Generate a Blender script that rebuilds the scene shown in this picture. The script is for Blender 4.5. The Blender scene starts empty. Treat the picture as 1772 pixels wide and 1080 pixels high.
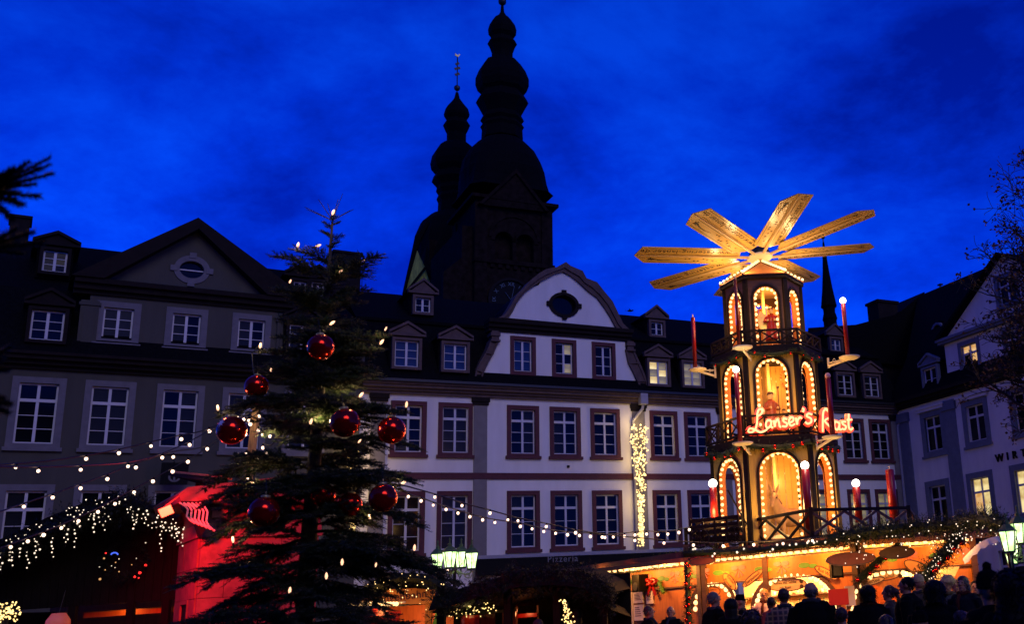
import bpy, bmesh, math, random
from mathutils import Vector, Matrix, noise
R = math.radians
rng = random.Random(7)
sc = bpy.context.scene
COL = sc.collection
# ------------------------------------------------------------------ camera
FPX, PITCH, ROLL = 1825.0, 0.2685, -0.0684        # lens in photo pixels, upward tilt, roll
PPX, PPY, PW, PH = 1327.0, 535.0, 1772.0, 1080.0  # principal point of the (cropped) photo
CAM = Vector((0, 0, 1.7))
fw = Vector((0, math.cos(PITCH), math.sin(PITCH)))
rt0 = Vector((1, 0, 0)); up0 = rt0.cross(fw)
rt = rt0 * math.cos(ROLL) + up0 * math.sin(ROLL)
up = -rt0 * math.sin(ROLL) + up0 * math.cos(ROLL)
cd = bpy.data.cameras.new('camera'); cam = bpy.data.objects.new('camera', cd); COL.objects.link(cam)
cam.matrix_world = Matrix(((rt.x, up.x, -fw.x, CAM.x), (rt.y, up.y, -fw.y, CAM.y), (rt.z, up.z, -fw.z, CAM.z), (0, 0, 0, 1)))
cd.sensor_width = 36; cd.lens = 36 * FPX / PW
cd.shift_x = (PW / 2 - PPX) / PW; cd.shift_y = (PPY - PH / 2) / PW
cd.clip_start = 0.1; cd.clip_end = 2000
cd.dof.use_dof = True; cd.dof.focus_distance = 28; cd.dof.aperture_fstop = 2.2
sc.camera = cam
# ------------------------------------------------------------------ dusk sky, glow of the west, exposure
SUN_AZ = Vector((0.52, -0.85)).normalized(); SUN_EL = R(31)
w = bpy.data.worlds.new('World'); sc.world = w; w.use_nodes = True
nt = w.node_tree; nt.nodes.clear()
def N(t, typ, **kw):
    n = t.nodes.new(typ)
    for k, v in kw.items():
        if k in ('loc',): continue
        setattr(n, k, v)
    return n
sky = N(nt, 'ShaderNodeTexSky', sky_type='NISHITA', sun_disc=False)
sky.sun_elevation = SUN_EL; sky.sun_rotation = math.atan2(SUN_AZ.x, SUN_AZ.y); sky.ozone_density = 6; sky.dust_density = .3; sky.air_density = 1
tc = N(nt, 'ShaderNodeTexCoord')
mp = N(nt, 'ShaderNodeMapping'); mp.inputs['Rotation'].default_value = (R(12), R(-28), R(15)); mp.inputs['Scale'].default_value = (1.5, 1.5, 2.7)
nz = N(nt, 'ShaderNodeTexNoise'); nz.inputs['Scale'].default_value = 2.3; nz.inputs['Detail'].default_value = 10; nz.inputs['Roughness'].default_value = .64; nz.inputs['Distortion'].default_value = .2
rp = N(nt, 'ShaderNodeValToRGB'); cr = rp.color_ramp
cr.elements[0].position = .36; cr.elements[0].color = (.0001, .042, .64, 1)
cr.elements[1].position = .68; cr.elements[1].color = (.006, .23, 1.52, 1)
e = cr.elements.new(.5); e.color = (.0005, .105, 1.10, 1)
mx = N(nt, 'ShaderNodeMix', data_type='RGBA', blend_type='MULTIPLY'); mx.inputs[0].default_value = 1
bg = N(nt, 'ShaderNodeBackground'); bg.inputs['Strength'].default_value = .14
ow = N(nt, 'ShaderNodeOutputWorld')
L_ = nt.links.new
L_(tc.outputs['Generated'], mp.inputs['Vector']); L_(mp.outputs['Vector'], nz.inputs['Vector']); L_(nz.outputs['Fac'], rp.inputs['Fac'])
L_(sky.outputs['Color'], mx.inputs[6]); L_(rp.outputs['Color'], mx.inputs[7]); L_(mx.outputs[2], bg.inputs['Color']); L_(bg.outputs['Background'], ow.inputs['Surface'])
sd = bpy.data.lights.new('western_glow', 'SUN'); sd.energy = .50; sd.angle = R(30); sd.color = (1, .87, .66)
so = bpy.data.objects.new('western_glow', sd); COL.objects.link(so)
so.rotation_euler = Vector((-SUN_AZ.x * math.cos(SUN_EL), -SUN_AZ.y * math.cos(SUN_EL), -math.sin(SUN_EL))).to_track_quat('-Z', 'Y').to_euler()
so.location = (20, -30, 20)
vs = sc.view_settings; vs.view_transform = 'Standard'; vs.look = 'None'; vs.exposure = 0; vs.gamma = 1; vs.use_curve_mapping = False
sc.render.engine = 'CYCLES'; cy = sc.cycles
cy.use_denoising = True; cy.max_bounces = 5; cy.diffuse_bounces = 2; cy.glossy_bounces = 3; cy.sample_clamp_indirect = 4; cy.sample_clamp_direct = 0; cy.caustics_reflective = False; cy.caustics_refractive = False
cy.use_light_tree = True
# ------------------------------------------------------------------ photo pixel -> ray, and back onto planes of the place
def ray(px, py): return fw + rt * ((px - PPX) / FPX) - up * ((py - PPY) / FPX)
def atY(px, py, Y):
    d = ray(px, py); return CAM + d * (Y / d.y)
def zat(px, py, Y): return atY(px, py, Y).z
class Face:                                        # a vertical plane: local x along it, y behind it, z up
    def __init__(s, O, yaw):
        s.O = Vector((O[0], O[1], 0)); s.yaw = yaw
        s.u = Vector((math.cos(yaw), math.sin(yaw), 0)); s.v = Vector((-math.sin(yaw), math.cos(yaw), 0))
    def sz(s, px, py, dy=0):
        d = ray(px, py); t = ((s.O + s.v * dy - CAM).dot(s.v)) / d.dot(s.v); P = CAM + d * t
        return ((P - s.O).dot(s.u), P.z)
    def w(s, x, y, z=0): return s.O + s.u * x + s.v * y + Vector((0, 0, z))
    def loc(s, P):
        q = Vector(P) - s.O; return (q.dot(s.u), q.dot(s.v), P[2])
# ------------------------------------------------------------------ mesh helpers
class MB:
    def __init__(s): s.v = []; s.f = []; s.m = []; s.cur = 0
    def poly(s, pts, m=None):
        i = len(s.v); s.v += [tuple(p) for p in pts]; s.f.append(tuple(range(i, i + len(pts)))); s.m.append(s.cur if m is None else m)
    def add(s, vs, fs):
        i = len(s.v); s.v += [tuple(p) for p in vs]
        for f in fs: s.f.append(tuple(a + i for a in f)); s.m.append(s.cur)
    def box(s, x0, x1, y0, y1, z0, z1):
        s.add([(x0, y0, z0), (x1, y0, z0), (x1, y1, z0), (x0, y1, z0), (x0, y0, z1), (x1, y0, z1), (x1, y1, z1), (x0, y1, z1)],
              [(0, 3, 2, 1), (4, 5, 6, 7), (0, 1, 5, 4), (1, 2, 6, 5), (2, 3, 7, 6), (3, 0, 4, 7)]); return s
    def bar(s, a, b, w, h, upv=(0, 0, 1)):         # rectangular beam from a to b
        a = Vector(a); b = Vector(b); d = (b - a).normalized(); upv = Vector(upv)
        sd_ = d.cross(upv)
        if sd_.length < 1e-4: sd_ = d.cross(Vector((0, 1, 0)))
        sd_.normalize(); u_ = sd_.cross(d); x = sd_ * (w / 2); z = u_ * (h / 2)
        P = [a - x - z, a + x - z, a + x + z, a - x + z, b - x - z, b + x - z, b + x + z, b - x + z]
        s.add(P, [(0, 1, 2, 3), (7, 6, 5, 4), (0, 4, 5, 1), (1, 5, 6, 2), (2, 6, 7, 3), (3, 7, 4, 0)]); return s
    def tube(s, pts, rad, n=6, cap=True):
        pts = [Vector(p) for p in pts]; k = len(pts)
        if not hasattr(rad, '__len__'): rad = [rad] * k
        base = len(s.v); prev = None
        for i in range(k):
            d = (pts[min(i + 1, k - 1)] - pts[max(i - 1, 0)]).normalized()
            if prev is None:
                a = d.cross(Vector((0, 0, 1)))
                if a.length < 1e-3: a = d.cross(Vector((0, 1, 0)))
            else: a = prev - d * prev.dot(d)
            a.normalize(); prev = a; b = d.cross(a)
            for j in range(n):
                t = 2 * math.pi * j / n; s.v.append(tuple(pts[i] + (a * math.cos(t) + b * math.sin(t)) * rad[i]))
        for i in range(k - 1):
            for j in range(n):
                s.f.append((base + i * n + j, base + i * n + (j + 1) % n, base + (i + 1) * n + (j + 1) % n, base + (i + 1) * n + j)); s.m.append(s.cur)
        if cap:
            s.f.append(tuple(base + j for j in reversed(range(n)))); s.m.append(s.cur)
            s.f.append(tuple(base + (k - 1) * n + j for j in range(n))); s.m.append(s.cur)
        return s
    def lathe(s, prof, n=12, c=(0, 0, 0), ph=0.0, cap=True):
        base = len(s.v); k = len(prof)
        for r, z in prof:
            for j in range(n):
                t = 2 * math.pi * j / n + ph; s.v.append((c[0] + r * math.cos(t), c[1] + r * math.sin(t), c[2] + z))
        for i in range(k - 1):
            for j in range(n):
                s.f.append((base + i * n + j, base + i * n + (j + 1) % n, base + (i + 1) * n + (j + 1) % n, base + (i + 1) * n + j)); s.m.append(s.cur)
        if cap:
            s.f.append(tuple(base + j for j in reversed(range(n)))); s.m.append(s.cur)
            s.f.append(tuple(base + (k - 1) * n + j for j in range(n))); s.m.append(s.cur)
        return s
    def ell(s, c, r, n=10, k=7, rot=None):
        if not hasattr(r, '__len__'): r = (r, r, r)
        vs = []; c = Vector(c)
        def P(x, y, z):
            q = Vector((x * r[0], y * r[1], z * r[2])); return tuple(c + (rot @ q if rot else q))
        vs.append(P(0, 0, -1))
        for i in range(1, k):
            a = -math.pi / 2 + math.pi * i / k
            for j in range(n):
                t = 2 * math.pi * j / n; vs.append(P(math.cos(a) * math.cos(t), math.cos(a) * math.sin(t), math.sin(a)))
        vs.append(P(0, 0, 1)); fs = []
        for j in range(n): fs.append((0, 1 + (j + 1) % n, 1 + j))
        for i in range(k - 2):
            for j in range(n): fs.append((1 + i * n + j, 1 + i * n + (j + 1) % n, 1 + (i + 1) * n + (j + 1) % n, 1 + (i + 1) * n + j))
        t = len(vs) - 1; o = 1 + (k - 2) * n
        for j in range(n): fs.append((o + j, o + (j + 1) % n, t))
        s.add(vs, fs); return s
    def prism(s, pts, y0, y1):                     # outline in x,z pushed from y0 to y1
        n = len(pts); a = [(p[0], y0, p[1]) for p in pts]; b = [(p[0], y1, p[1]) for p in pts]
        s.add(a + b, [tuple(range(n)), tuple(reversed(range(n, 2 * n)))] + [((i + 1) % n, i, n + i, n + (i + 1) % n) for i in range(n)]); return s
    def prismz(s, pts, z0, z1):                    # outline in x,y raised from z0 to z1
        n = len(pts); a = [(p[0], p[1], z0) for p in pts]; b = [(p[0], p[1], z1) for p in pts]
        s.add(a + b, [tuple(reversed(range(n))), tuple(range(n, 2 * n))] + [(i, (i + 1) % n, n + (i + 1) % n, n + i) for i in range(n)]); return s
    def ribbon(s, pa, pb, y0, y1):                 # band between two outlines (x,z), pushed from y0 to y1
        for i in range(len(pa) - 1):
            s.prism([pa[i], pa[i + 1], pb[i + 1], pb[i]], y0, y1)
        return s
    def mesh(s, name, mats, smooth=False):
        me = bpy.data.meshes.new(name); me.from_pydata(s.v, [], s.f)
        if mats is not None:
            for m in (mats if isinstance(mats, (list, tuple)) else [mats]): me.materials.append(m)
        if any(s.m): me.polygons.foreach_set('material_index', s.m)
        if smooth: me.polygons.foreach_set('use_smooth', [True] * len(me.polygons))
        me.update(); return me
    def build(s, name, mats, parent=None, smooth=False, **kw):
        return obj(name, s.mesh(name, mats, smooth), parent, **kw)
def obj(name, me, parent=None, loc=None, rot=None, scale=None, mat=None):
    o = bpy.data.objects.new(name, me); COL.objects.link(o)
    if parent is not None: o.parent = parent
    if loc is not None: o.location = loc
    if rot is not None: o.rotation_euler = rot
    if scale is not None: o.scale = scale if hasattr(scale, '__len__') else (scale,) * 3
    return o
def empty(name, loc=(0, 0, 0), rz=0, parent=None):
    o = bpy.data.objects.new(name, None); COL.objects.link(o); o.location = loc; o.rotation_euler = (0, 0, rz); o.empty_display_size = .2
    if parent is not None: o.parent = parent
    return o
def tag(o, label=None, cat=None, group=None, kind=None):
    if label: o['label'] = label
    if cat: o['category'] = cat
    if group: o['group'] = group
    if kind: o['kind'] = kind
    return o
def thing(name, label, cat, loc=(0, 0, 0), rz=0, group=None): return tag(empty(name, loc, rz), label, cat, group)
def lamp(name, loc, power, col, r=.1, typ='POINT', parent=None, target=None, ang=60, blend=.5):
    d = bpy.data.lights.new(name, typ); d.energy = power; d.color = col; d.shadow_soft_size = r
    if typ == 'SPOT': d.spot_size = R(ang); d.spot_blend = blend
    o = bpy.data.objects.new(name, d); COL.objects.link(o); o.location = loc
    if target is not None: o.rotation_euler = (Vector(target) - Vector(loc)).to_track_quat('-Z', 'Y').to_euler()
    return o
def wall_mesh(name, outline, holes, mats, y0=0.0, th=.3):
    bm = bmesh.new(); loops = []
    for lp in [outline] + list(holes):
        vs_ = [bm.verts.new((p[0], y0, p[1])) for p in lp]
        loops.append([bm.edges.new((vs_[i], vs_[(i + 1) % len(vs_)])) for i in range(len(vs_))])
    bmesh.ops.triangle_fill(bm, use_beauty=True, use_dissolve=False, edges=[e_ for l in loops for e_ in l], normal=(0, -1, 0))
    for f_ in bm.faces:
        if f_.normal.y > 0: f_.normal_flip()
    for l in loops:
        for e_ in l:
            a, b = e_.verts; c = bm.verts.new((b.co.x, y0 + th, b.co.z)); d = bm.verts.new((a.co.x, y0 + th, a.co.z))
            bm.faces.new((a, b, c, d))
    me = bpy.data.meshes.new(name); bm.to_mesh(me); bm.free()
    for m in (mats if isinstance(mats, (list, tuple)) else [mats]): me.materials.append(m)
    return me
def rect(x0, x1, z0, z1): return [(x0, z0), (x1, z0), (x1, z1), (x0, z1)]
def oval(cx, cz, a, b, n=28): return [(cx + a * math.cos(2 * math.pi * i / n), cz + b * math.sin(2 * math.pi * i / n)) for i in range(n)]
def arch(cx, z0, zs, hw, n=12, rise=None):         # opening with a round head, springing at zs
    rise = hw if rise is None else rise
    return [(cx - hw, z0), (cx + hw, z0)] + [(cx + hw * math.cos(math.pi * i / n), zs + rise * math.sin(math.pi * i / n)) for i in range(n + 1)]
def star(cx, cz, r, n=5, ph=math.pi / 2, q=.42): return [(cx + (r if i % 2 == 0 else r * q) * math.cos(ph + math.pi * i / n), cz + (r if i % 2 == 0 else r * q) * math.sin(ph + math.pi * i / n)) for i in range(2 * n)]
_FONT = {}
def text_mesh(s, size, depth=.01, mat=None, shear=0.0, align='CENTER', space=1.0):
    cu = bpy.data.curves.new('lettering', 'FONT'); cu.body = s; cu.size = size; cu.extrude = depth; cu.align_x = align; cu.align_y = 'CENTER'; cu.shear = shear; cu.resolution_u = 3; cu.space_character = space
    o = bpy.data.objects.new('lettering', cu); COL.objects.link(o)
    me = bpy.data.meshes.new_from_object(o.evaluated_get(bpy.context.evaluated_depsgraph_get()))
    bpy.data.objects.remove(o); bpy.data.curves.remove(cu)
    me.materials.clear(); me.materials.append(mat); return me
def text_obj(name, s, size, mat, parent, loc, yaw=0.0, depth=.008, spin=0.0, shear=0.0, space=1.0):   # upright lettering on a wall, facing local -y
    o = obj(name, text_mesh(s, size, depth, mat, shear, space=space), parent)
    o.matrix_local = Matrix.Translation(loc) @ Matrix.Rotation(yaw, 4, 'Z') @ Matrix.Rotation(R(90), 4, 'X') @ Matrix.Rotation(spin, 4, 'Z')
    return o
def fused(mb, voxel, name, mats, smooth_it=4):      # weld overlapping masses into one continuous skin
    o = mb.build('tmp', None); m = o.modifiers.new('r', 'REMESH'); m.mode = 'VOXEL'; m.voxel_size = voxel; m.use_smooth_shade = True
    if smooth_it:
        k = o.modifiers.new('s', 'SMOOTH'); k.iterations = smooth_it; k.factor = .5
    me = bpy.data.meshes.new_from_object(o.evaluated_get(bpy.context.evaluated_depsgraph_get()))
    bpy.data.objects.remove(o); me.name = name
    me.materials.clear()
    for q in (mats if isinstance(mats, (list, tuple)) else [mats]): me.materials.append(q)
    return me
# ------------------------------------------------------------------ materials
MATS = {}
def mat(name, col, rough=.7, metal=0, var=.18, scale=6, bump=.0, bscale=60, spec=.4, coat=0, col2=None, stretch=None, detail=5):
    m = bpy.data.materials.new(name); m.use_nodes = True; t = m.node_tree; b = t.nodes['Principled BSDF']
    b.inputs['Roughness'].default_value = rough; b.inputs['Metallic'].default_value = metal; b.inputs['Specular IOR Level'].default_value = spec
    if coat: b.inputs['Coat Weight'].default_value = coat; b.inputs['Coat Roughness'].default_value = .12
    if var > 0 or col2:
        tcx = N(t, 'ShaderNodeTexCoord'); mpx = N(t, 'ShaderNodeMapping'); nzx = N(t, 'ShaderNodeTexNoise'); rpx = N(t, 'ShaderNodeValToRGB')
        nzx.inputs['Scale'].default_value = scale; nzx.inputs['Detail'].default_value = detail; nzx.inputs['Roughness'].default_value = .62
        if stretch: mpx.inputs['Scale'].default_value = stretch
        c2 = col2 or tuple(min(1, c * (1 + var)) for c in col); c1 = col if col2 else tuple(c * (1 - var) for c in col)
        rpx.color_ramp.elements[0].position = .3; rpx.color_ramp.elements[1].position = .7
        rpx.color_ramp.elements[0].color = (*c1, 1); rpx.color_ramp.elements[1].color = (*c2, 1)
        t.links.new(tcx.outputs['Object'], mpx.inputs['Vector']); t.links.new(mpx.outputs['Vector'], nzx.inputs['Vector']); t.links.new(nzx.outputs['Fac'], rpx.inputs['Fac']); t.links.new(rpx.outputs['Color'], b.inputs['Base Color'])
        if bump:
            n2 = N(t, 'ShaderNodeTexNoise'); n2.inputs['Scale'].default_value = bscale; n2.inputs['Detail'].default_value = 4; bm_ = N(t, 'ShaderNodeBump'); bm_.inputs['Strength'].default_value = bump; bm_.inputs['Distance'].default_value = .02
            t.links.new(mpx.outputs['Vector'], n2.inputs['Vector']); t.links.new(n2.outputs['Fac'], bm_.inputs['Height']); t.links.new(bm_.outputs['Normal'], b.inputs['Normal'])
    else: b.inputs['Base Color'].default_value = (*col, 1)
    MATS[name] = m; return m
def emit(name, col, strength, sample='NONE', var=None, scale=3):
    m = bpy.data.materials.new(name); m.use_nodes = True; t = m.node_tree; b = t.nodes['Principled BSDF']
    b.inputs['Base Color'].default_value = (.3, .25, .2, 1); b.inputs['Emission Strength'].default_value = strength; b.inputs['Emission Color'].default_value = (*col, 1)
    if var:
        tcx = N(t, 'ShaderNodeTexCoord'); nzx = N(t, 'ShaderNodeTexNoise'); rpx = N(t, 'ShaderNodeValToRGB'); nzx.inputs['Scale'].default_value = scale; nzx.inputs['Detail'].default_value = 3
        rpx.color_ramp.elements[0].position = .38; rpx.color_ramp.elements[1].position = .6
        rpx.color_ramp.elements[0].color = (*var, 1); rpx.color_ramp.elements[1].color = (*col, 1)
        t.links.new(tcx.outputs['Object'], nzx.inputs['Vector']); t.links.new(nzx.outputs['Fac'], rpx.inputs['Fac']); t.links.new(rpx.outputs['Color'], b.inputs['Emission Color'])
    m.cycles.emission_sampling = sample; MATS[name] = m; return m
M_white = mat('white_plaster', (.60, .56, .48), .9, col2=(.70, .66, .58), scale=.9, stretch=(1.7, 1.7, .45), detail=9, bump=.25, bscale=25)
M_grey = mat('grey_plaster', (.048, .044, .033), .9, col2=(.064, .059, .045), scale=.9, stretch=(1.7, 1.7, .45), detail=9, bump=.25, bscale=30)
M_pale = mat('pale_plaster', (.50, .48, .44), .9, col2=(.62, .59, .54), scale=.9, stretch=(1.7, 1.7, .45), detail=9, bump=.25, bscale=30)
M_trim = mat('burgundy_stone', (.075, .017, .020), .8, var=.2, scale=5, bump=.1)
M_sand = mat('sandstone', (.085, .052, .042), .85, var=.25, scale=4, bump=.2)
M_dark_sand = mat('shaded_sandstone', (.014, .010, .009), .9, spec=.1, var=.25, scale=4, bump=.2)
M_pil = mat('grey_render', (.17, .15, .13), .85, var=.12, scale=3)
M_lsur = mat('pale_stone', (.125, .115, .12), .85, var=.15, scale=4)
M_rsur = mat('blue_grey_stone', (.11, .12, .15), .85, var=.15, scale=4)
M_slate = mat('slate', (.0035, .0034, .004), .8, var=.5, scale=9, bump=.3, bscale=14, spec=.04)
M_frame = mat('white_paint', (.50, .48, .46), .5, var=.06, scale=8)
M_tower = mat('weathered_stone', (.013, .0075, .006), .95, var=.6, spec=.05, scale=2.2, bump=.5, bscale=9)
M_green_lit = mat('green_lit_slate', (.20, .24, .035), .7, var=.5, scale=3, stretch=(3, 1, .4))  # church roof patch: green light on slate, put into the base colour
M_gold = mat('gilt', (.5, .42, .18), .35, metal=.6, var=0)
M_iron = mat('black_iron', (.012, .012, .012), .45, var=0)
M_zinc = mat('zinc_pipe', (.26, .25, .26), .5, var=.1)
def glass(name, col, rough=.06, spec=.5):
    return mat(name, col, rough, var=.35, scale=.9, spec=spec)
M_pane = glass('dark_glass', (.003, .004, .006), .08, .13)
M_pane_curt = glass('net_curtain_glass', (.011, .012, .015), .2, .12)
M_pane_blue = glass('curtained_glass', (.012, .028, .085), .2, .2)
M_lit = emit('lit_window', (1, .80, .33), .95, var=(.55, .36, .08), scale=1.6)
M_lit_dim = emit('dim_lit_window', (.40, .33, .10), .5, var=(.12, .10, .03), scale=2.2)
M_lit_warm = emit('warm_lit_window', (1, .62, .22), .8, var=(.75, .36, .06), scale=3)
M_bulb = emit('warm_bulb', (1, .58, .22), 2.5)
M_bulb_deep = emit('amber_bulb', (1, .55, .2), 2.4)
M_led = emit('fairy_light', (1, .66, .22), 2.2)
M_led_w = emit('white_fairy_light', (1, .80, .58), 1.5)
M_globe = emit('glowing_globe', (1, .88, .76), 7)
M_globe_off = mat('pink_globe', (.75, .35, .30), .3, var=0)
M_neon = emit('neon_tube', (1, .40, .15), 2.6)
M_neon_red = emit('red_neon_halo', (1, .022, .004), 1.5)
M_lamp = emit('lantern_glass', (.80, 1, .50), 2.6, var=(.36, .72, .18), scale=7)
M_flood = emit('red_flood_glass', (1, .17, .03), 2.6)
M_wood = mat('varnished_pine', (.50, .30, .075), .30, var=.05, scale=2, stretch=(1, 8, 8), spec=.5)
M_wood_y = mat('ochre_board', (.46, .29, .05), .5, var=.18, scale=3, stretch=(6, 6, .7), spec=.4)
M_wood_o = mat('orange_pine', (.50, .17, .028), .5, var=.2, scale=2.5, stretch=(5, 5, .8))
M_wood_pale = mat('pale_pine', (.60, .40, .19), .5, var=.18, scale=4, stretch=(1, 6, 6))
M_dark_wood = mat('dark_wood', (.014, .008, .006), .7, spec=.15, var=.3, scale=4, stretch=(1, 6, 6))
M_brown_wood = mat('brown_wood', (.085, .038, .022), .6, var=.3, scale=4, stretch=(1, 6, 6))
M_post = mat('rough_post', (.35, .20, .07), .7, var=.35, scale=8, stretch=(4, 4, .6))
M_ink = mat('dark_ink', (.035, .015, .008), .7, var=0)
M_red = mat('red_lacquer', (.26, .009, .006), .3, var=.08)
M_bauble = mat('red_bauble', (.60, .016, .008), .16, metal=.85, var=0, spec=.6)
M_star = mat('silver_star', (.75, .75, .8), .3, metal=.4, var=0)
M_cream = mat('cream_paint', (.66, .56, .36), .5, var=.08)
M_needle = mat('fir_needles', (.013, .026, .008), .55, var=.4, scale=7, spec=.3)
M_needle_d = mat('dark_fir_needles', (.008, .013, .006), .6, var=.4, scale=7, spec=.2)
M_bark = mat('bark', (.06, .045, .03), .85, var=.3, scale=14, bump=.5)
M_bark_d = mat('dark_bark', (.012, .009, .008), .85, var=.3, scale=14)
M_leaf_r = mat('russet_leaf', (.06, .022, .014), .7, var=.4, scale=5)
M_cable = mat('cable', (.010, .013, .010), .5, var=0)
M_stone_w = mat('pavilion_stone', (.19, .075, .058), .85, var=.3, scale=4, bump=.3, bscale=18)
M_stripe = mat('cream_stripe', (.62, .58, .44), .6, var=.06)
M_black = mat('black_paint', (.005, .005, .005), .7, var=0, spec=.1)
M_paper = mat('paper', (.72, .62, .48), .7, var=.05)
M_board = mat('menu_board', (.060, .045, .024), .6, var=.2, scale=6)
M_chalk = mat('chalk', (.42, .33, .17), .8, var=0)
M_greenp = mat('green_paint', (.11, .27, .035), .6, var=.2)
M_pinkp = mat('pink_paint', (.52, .16, .15), .6, var=.2)
M_canvas = mat('canvas', (.60, .58, .56), .8, var=.1)
M_cobble = mat('cobbles', (.05, .047, .045), .7, var=.4, scale=5, bump=.6, bscale=7)
# ================================================================== GROUND
g = MB(); g.poly([(-150, -60, 0), (150, -60, 0), (150, 200, 0), (-150, 200, 0)]); tag(g.build('ground', M_cobble), kind='structure')
# the fourth side of the square, behind the viewer: it darkens the window panes and shades the near part of the square
OP = tag(empty('houses_opposite', (0, -12, 0), R(-6)), kind='structure')
q = MB()
for i, (xa, xb, hh) in enumerate(((-46, -28, 15.5), (-28, -9, 16.5), (-9, 8, 15), (8, 24, 17), (24, 44, 15.5))):
    q.box(xa + .02, xb - .02, -12, 0, 0, hh); q.prism([(xa, hh + .01), (xb, hh + .01), (xb - .5, hh + 4.2), (xa + .5, hh + 4.2)], -9, -3)
ob_ = q.build('opposite_wall', M_grey, OP); tag(ob_, kind='structure')
# ================================================================== WINDOWS
_WC = {}
def window(parent, cx, z0, w, h, sw=.17, top=.24, rows=3, sur=None, pane=None, y=0.0, proj=.05, deep=.16, sill=True, panes_mat=None, cols=2, hood=False):
    """surround (the part) > sash frame and every pane (sub-parts); outer size w x h, bottom at z0"""
    key = (round(w, 2), round(h, 2), sw, top, rows, sur.name, proj, deep, sill, cols)
    iw, ih = w - 2 * sw, h - 2 * sw
    if key not in _WC:
        a = MB(); a.box(-w / 2, -iw / 2, -proj, deep, 0, h); a.box(iw / 2, w / 2, -proj, deep, 0, h)
        a.box(-iw / 2, iw / 2, -proj + .002, deep, 0, sw); a.box(-iw / 2, iw / 2, -proj + .002, deep, h - sw, h)
        if sill: a.box(-w / 2 - .06, w / 2 + .06, -proj - .07, .01, -.05, .07)
        f = MB(); b = .055; y0, y1 = deep - .07, deep - .02
        f.box(-iw / 2, -iw / 2 + b, y0, y1, sw, sw + ih); f.box(iw / 2 - b, iw / 2, y0, y1, sw, sw + ih)
        f.box(-iw / 2 + b, iw / 2 - b, y0 + .002, y1, sw, sw + b); f.box(-iw / 2 + b, iw / 2 - b, y0 + .002, y1, sw + ih - b, sw + ih)
        cells = []; zb, zt = sw + b, sw + ih - b
        zs = zb + (zt - zb) * (1 - top) if top else zt
        tr = .10 if top else 0
        if top: f.box(-iw / 2 + b, iw / 2 - b, y0 - .02, y1, zs - tr / 2, zs + tr / 2)
        mw = .085
        xs = [-iw / 2 + b, -mw / 2, mw / 2, iw / 2 - b]
        f.box(-mw / 2, mw / 2, y0 - .012, y1 - .001, zb, zs - tr / 2)
        if top: f.box(-mw / 2, mw / 2, y0 - .012, y1 - .001, zs + tr / 2, zt)
        for (xa, xb) in ((xs[0], xs[1]), (xs[2], xs[3])):
            if top: cells.append((xa, xb, zs + tr / 2, zt))
            ze = zs - tr / 2; hh = (ze - zb) / rows
            for i in range(rows):
                cells.append((xa, xb, zb + i * hh + (.011 if i else 0), zb + (i + 1) * hh - (.011 if i < rows - 1 else 0)))
                if i: f.box(xa, xb, y0 + .01, y1 - .003, zb + i * hh - .011, zb + i * hh + .011)
        cm = {}
        _WC[key] = (a.mesh('window', sur), f.mesh('frame', M_frame), cells, y1 - .014, {})
    ms, mf, cells, yp, pc = _WC[key]
    o = obj('window', ms, parent, (cx, y, z0)); obj('frame', mf, o)
    if panes_mat is None and pane is None:
        v_ = rng.random(); nc = len(cells) // 2
        if v_ < .2: panes_mat = [M_pane_curt] * len(cells)
        elif v_ < .38: panes_mat = [M_pane_curt] * nc + [None] * nc
        elif v_ < .5: panes_mat = [None] * nc + [M_pane_curt] * nc
    for i, (xa, xb, za, zb) in enumerate(cells):
        pm = (panes_mat[i] if panes_mat else None) or pane or M_pane
        k = (round(xb - xa, 3), round(zb - za, 3), pm.name)
        if k not in pc:
            q = MB(); q.box(-(xb - xa) / 2, (xb - xa) / 2, 0, .008, -(zb - za) / 2, (zb - za) / 2); pc[k] = q.mesh('pane', pm)
        obj('pane', pc[k], o, ((xa + xb) / 2, yp, (za + zb) / 2), rot=(rng.uniform(-.006, .006), 0, rng.uniform(-.008, .008)))
    return o
def hole(cx, z0, w, h, sw=.17): return rect(cx - w / 2 + sw, cx + w / 2 - sw, z0 + sw, z0 + h - sw)
def dormer(parent, F, px, py, w, h, dy, wsur, back, pane=None, panes_mat=None, ped=.42, over=.14, rows=3, roofm=M_slate, sw=.11):
    """dormer window with a small pediment, standing on the roof slope; px,py = centre of the window in the photo"""
    s, z = F.sz(px, py, dy); z0 = z - h / 2
    a = MB(); a.box(s - w / 2 - .07, s + w / 2 + .07, dy + .2, dy + back, z0 - .1, z0 + h + .05)
    hw = w / 2 + over; zt = z0 + h + .06
    a.prism([(s - hw, zt + .12), (s + hw, zt + .12), (s, zt + ped + .12)], dy + .06, dy + back)
    o = a.build('dormer', roofm, parent)
    b = MB(); b.box(s - hw, s + hw, dy - .10, dy + .1, zt, zt + .09)
    b.ribbon([(s - hw, zt + .10), (s, zt + ped + .08), (s + hw, zt + .10)], [(s - hw, zt + .20), (s, zt + ped + .19), (s + hw, zt + .20)], dy - .10, dy + .12)
    b.prism([(s - hw + .1, zt + .09), (s + hw - .1, zt + .09), (s, zt + ped + .06)], dy - .01, dy + .08)
    b.build('pediment', wsur, o)
    window(parent, s, z0, w, h, sw=sw, top=0, rows=rows, sur=wsur, pane=pane, y=dy, panes_mat=panes_mat, sill=False)
    return o
def px_poly(F, pts, org=(0, 0), k=1.0, dy=0.0): return [F.sz(org[0] + p[0] / k, org[1] + p[1] / k, dy) for p in pts]
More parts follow.
